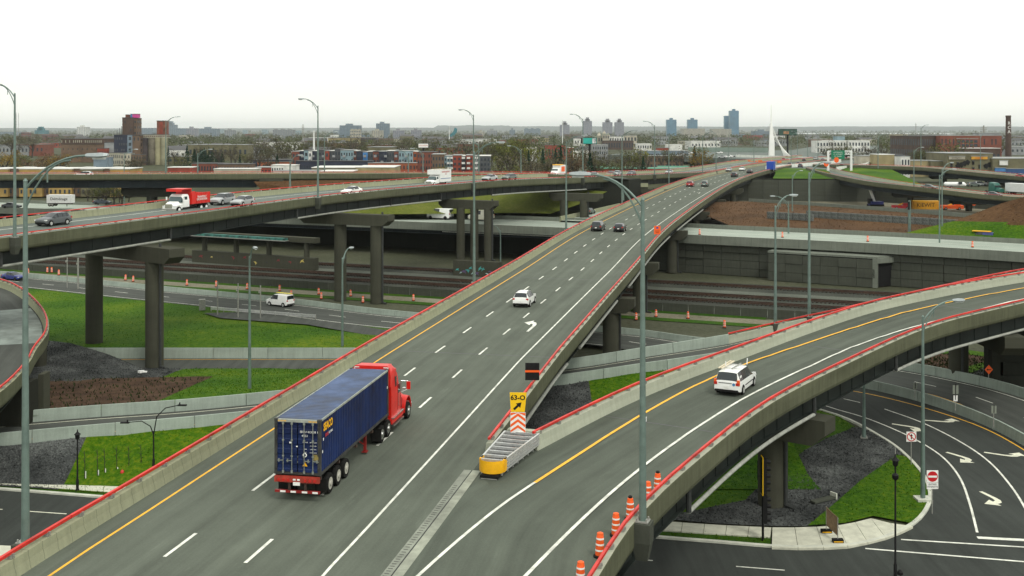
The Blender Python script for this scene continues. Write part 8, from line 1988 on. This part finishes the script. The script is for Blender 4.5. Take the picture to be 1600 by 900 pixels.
# low houses and sheds scattered through it
rl = random.Random(31); kinds = ['white', 'beige', 'grey', 'brick', 'brown', 'redbrick', 'bluegrey', 'tan', 'brown', 'grey', 'grey', 'olive']; taken = [(170, 262), (90, 170)]
for i in range(140):
    Y = math.exp(rl.uniform(math.log(620), math.log(3000))); px = rl.uniform(0, 1600); w_ = rl.uniform(12, 40); h_ = rl.uniform(4, 11); k = rl.choice(kinds); x = W(px, Y).x
    if 60 < x < 320 and Y < 1150: continue
    if 85 < px < 265 and Y < 900: continue
    g_ = 'the left part' if px < 530 else ('the middle' if px < 1060 else 'the right part')
    lb_ = 'low %s building in %s of the far city' % ({'white': 'white', 'beige': 'beige', 'grey': 'grey', 'brick': 'brick red', 'brown': 'brown', 'redbrick': 'bright red', 'bluegrey': 'blue grey', 'tan': 'tan', 'olive': 'olive'}[k], g_)
    o = empty('low_building', (x, Y, 8), rl.uniform(-.25, .25), '', 'building', 'low %s buildings in %s' % (k, g_)); GROUPS.setdefault((lb_, k + g_), []).append((px, o))
    d_ = rl.uniform(10, 22); b = MB(); b.box((0, 0, h_ / 2), (w_, d_, h_)); b.build('wall', WM[k], o)
    if rl.random() < .3: b = MB(); b.loft([[(-w_ / 2, -d_ / 2, h_), (-w_ / 2, 0, h_ + 3), (-w_ / 2, d_ / 2, h_)], [(w_ / 2, -d_ / 2, h_), (w_ / 2, 0, h_ + 3), (w_ / 2, d_ / 2, h_)]]); b.build('roof', ROOFD, o)
    else: b = MB(); b.box((0, 0, h_ + .15), (w_ + .4, d_ + .4, .3)); b.build('roof', rl.choice([ROOFW, ROOFG, ROOFG, ROOFD, ROOFD]), o)
    b = MB(); n_ = int(w_ / 3.2)
    for q in range(n_): b.box((-w_ / 2 + w_ * (q + .5) / n_, -d_ / 2 - .03, h_ * .55), (1.4, .14, h_ * .3))
    tag(b.build('windows', WINM, o), kind='stuff')

ordinals()
# ================================================================== grass tufts on the near lawns
def tufts(name, objs, dens, hmin, hmax, seed, m, label):
    rnd = random.Random(seed); b = MB()
    for ob, n in objs:
        me = ob.data; me.calc_loop_triangles(); tri = [(t, t.area) for t in me.loop_triangles]; tot = sum(a for _, a in tri)
        for t, a in tri:
            V = [me.vertices[i].co for i in t.vertices]
            for _ in range(int(a / tot * n + rnd.random())):
                u, v = rnd.random(), rnd.random()
                if u + v > 1: u, v = 1 - u, 1 - v
                p = V[0] + (V[1] - V[0]) * u + (V[2] - V[0]) * v; h = rnd.uniform(hmin, hmax)
                if noise.noise(p * .25) < -.25 and rnd.random() < .6: continue
                a_ = rnd.random() * 6.28; d = Vector((math.cos(a_), math.sin(a_), 0)) * h * .35; l = Vector((rnd.uniform(-.5, .5) * h, rnd.uniform(-.5, .5) * h, h))
                b.quadlist([p - d, p + d, p + l], [(0, 1, 2)])
    return tag(b.build(name, m), label, 'grass', None, 'stuff')
lawns = [o_ for o_ in bpy.data.objects if o_.name.split('.')[0] in ('lawn', 'grass_bank', 'grass_slope', 'verge') and o_.location.length < 1 and min(v.co.y for v in o_.data.vertices) < 200]
tufts('grass_tufts', [(o_, min(14000, int(sum(p.area for p in o_.data.polygons) * 14))) for o_ in lawns], 1, .05, .15, 2, GRASS, 'short green grass on the lawns and slopes below the viaducts')

mb_ = [o_ for o_ in bpy.data.objects if o_.name.split('.')[0] == 'mulch_bed']
tufts('bed_plants', [(o_, 1500) for o_ in mb_], 1, .10, .34, 5, ground_mat('bed_leaf', [(.3, (.012, .016, .008)), (.5, (.03, .04, .016)), (.7, (.06, .07, .03))], .5, 3, 0, 1), 'low dark plants and chips in the bark beds')
# loose stones on the gravel beds
def stones(objs, seed, dens=26, r0=.05, r1=.15, m=None, label='dark broken stones on the gravel beds below the viaducts', name='loose_stones'):
    rnd = random.Random(seed); b = MB()
    for ob in objs:
        me = ob.data; me.calc_loop_triangles()
        for t in me.loop_triangles:
            V = [me.vertices[i].co for i in t.vertices]
            for _ in range(int(t.area * dens + rnd.random())):
                u, v = rnd.random(), rnd.random()
                if u + v > 1: u, v = 1 - u, 1 - v
                p = V[0] + (V[1] - V[0]) * u + (V[2] - V[0]) * v; r = rnd.uniform(r0, r1)
                q = [p + Vector((rnd.uniform(-1, 1), rnd.uniform(-1, 1), rnd.uniform(-.2, .3))) * r for _ in range(3)] + [p + Vector((rnd.uniform(-.4, .4), rnd.uniform(-.4, .4), rnd.uniform(.5, 1.1))) * r]
                b.quadlist(q, [(0, 1, 3), (1, 2, 3), (2, 0, 3)])
    return tag(b.build(name, m or GRAVEL), label, 'gravel', None, 'stuff')
stones([o_ for o_ in bpy.data.objects if o_.name.split('.')[0] == 'gravel_bed'], 9)
stones([o_ for o_ in bpy.data.objects if o_.name.split('.')[0] in ('soil_bank', 'soil_mound')], 4, 1.6, .06, .22, SOIL, 'brown clods on the soil bank and the mound', 'soil_clods')

# ================================================================== haze
hz = MB(); hz.box((0, 8400, 58.5), (30000, 17200, 122)); hm = bpy.data.materials.new('haze'); hm.use_nodes = True; hn_ = hm.node_tree; hn_.nodes.clear()
ho = hn_.nodes.new('ShaderNodeOutputMaterial'); hv = hn_.nodes.new('ShaderNodeVolumePrincipled'); hv.inputs['Color'].default_value = (.92, .97, 1.0, 1); hv.inputs['Density'].default_value = .00006; hv.inputs['Anisotropy'].default_value = .85
hn_.links.new(hv.outputs[0], ho.inputs['Volume']); tag(hz.build('haze', hm), 'thin pale haze over the whole city', 'haze', None, 'stuff')
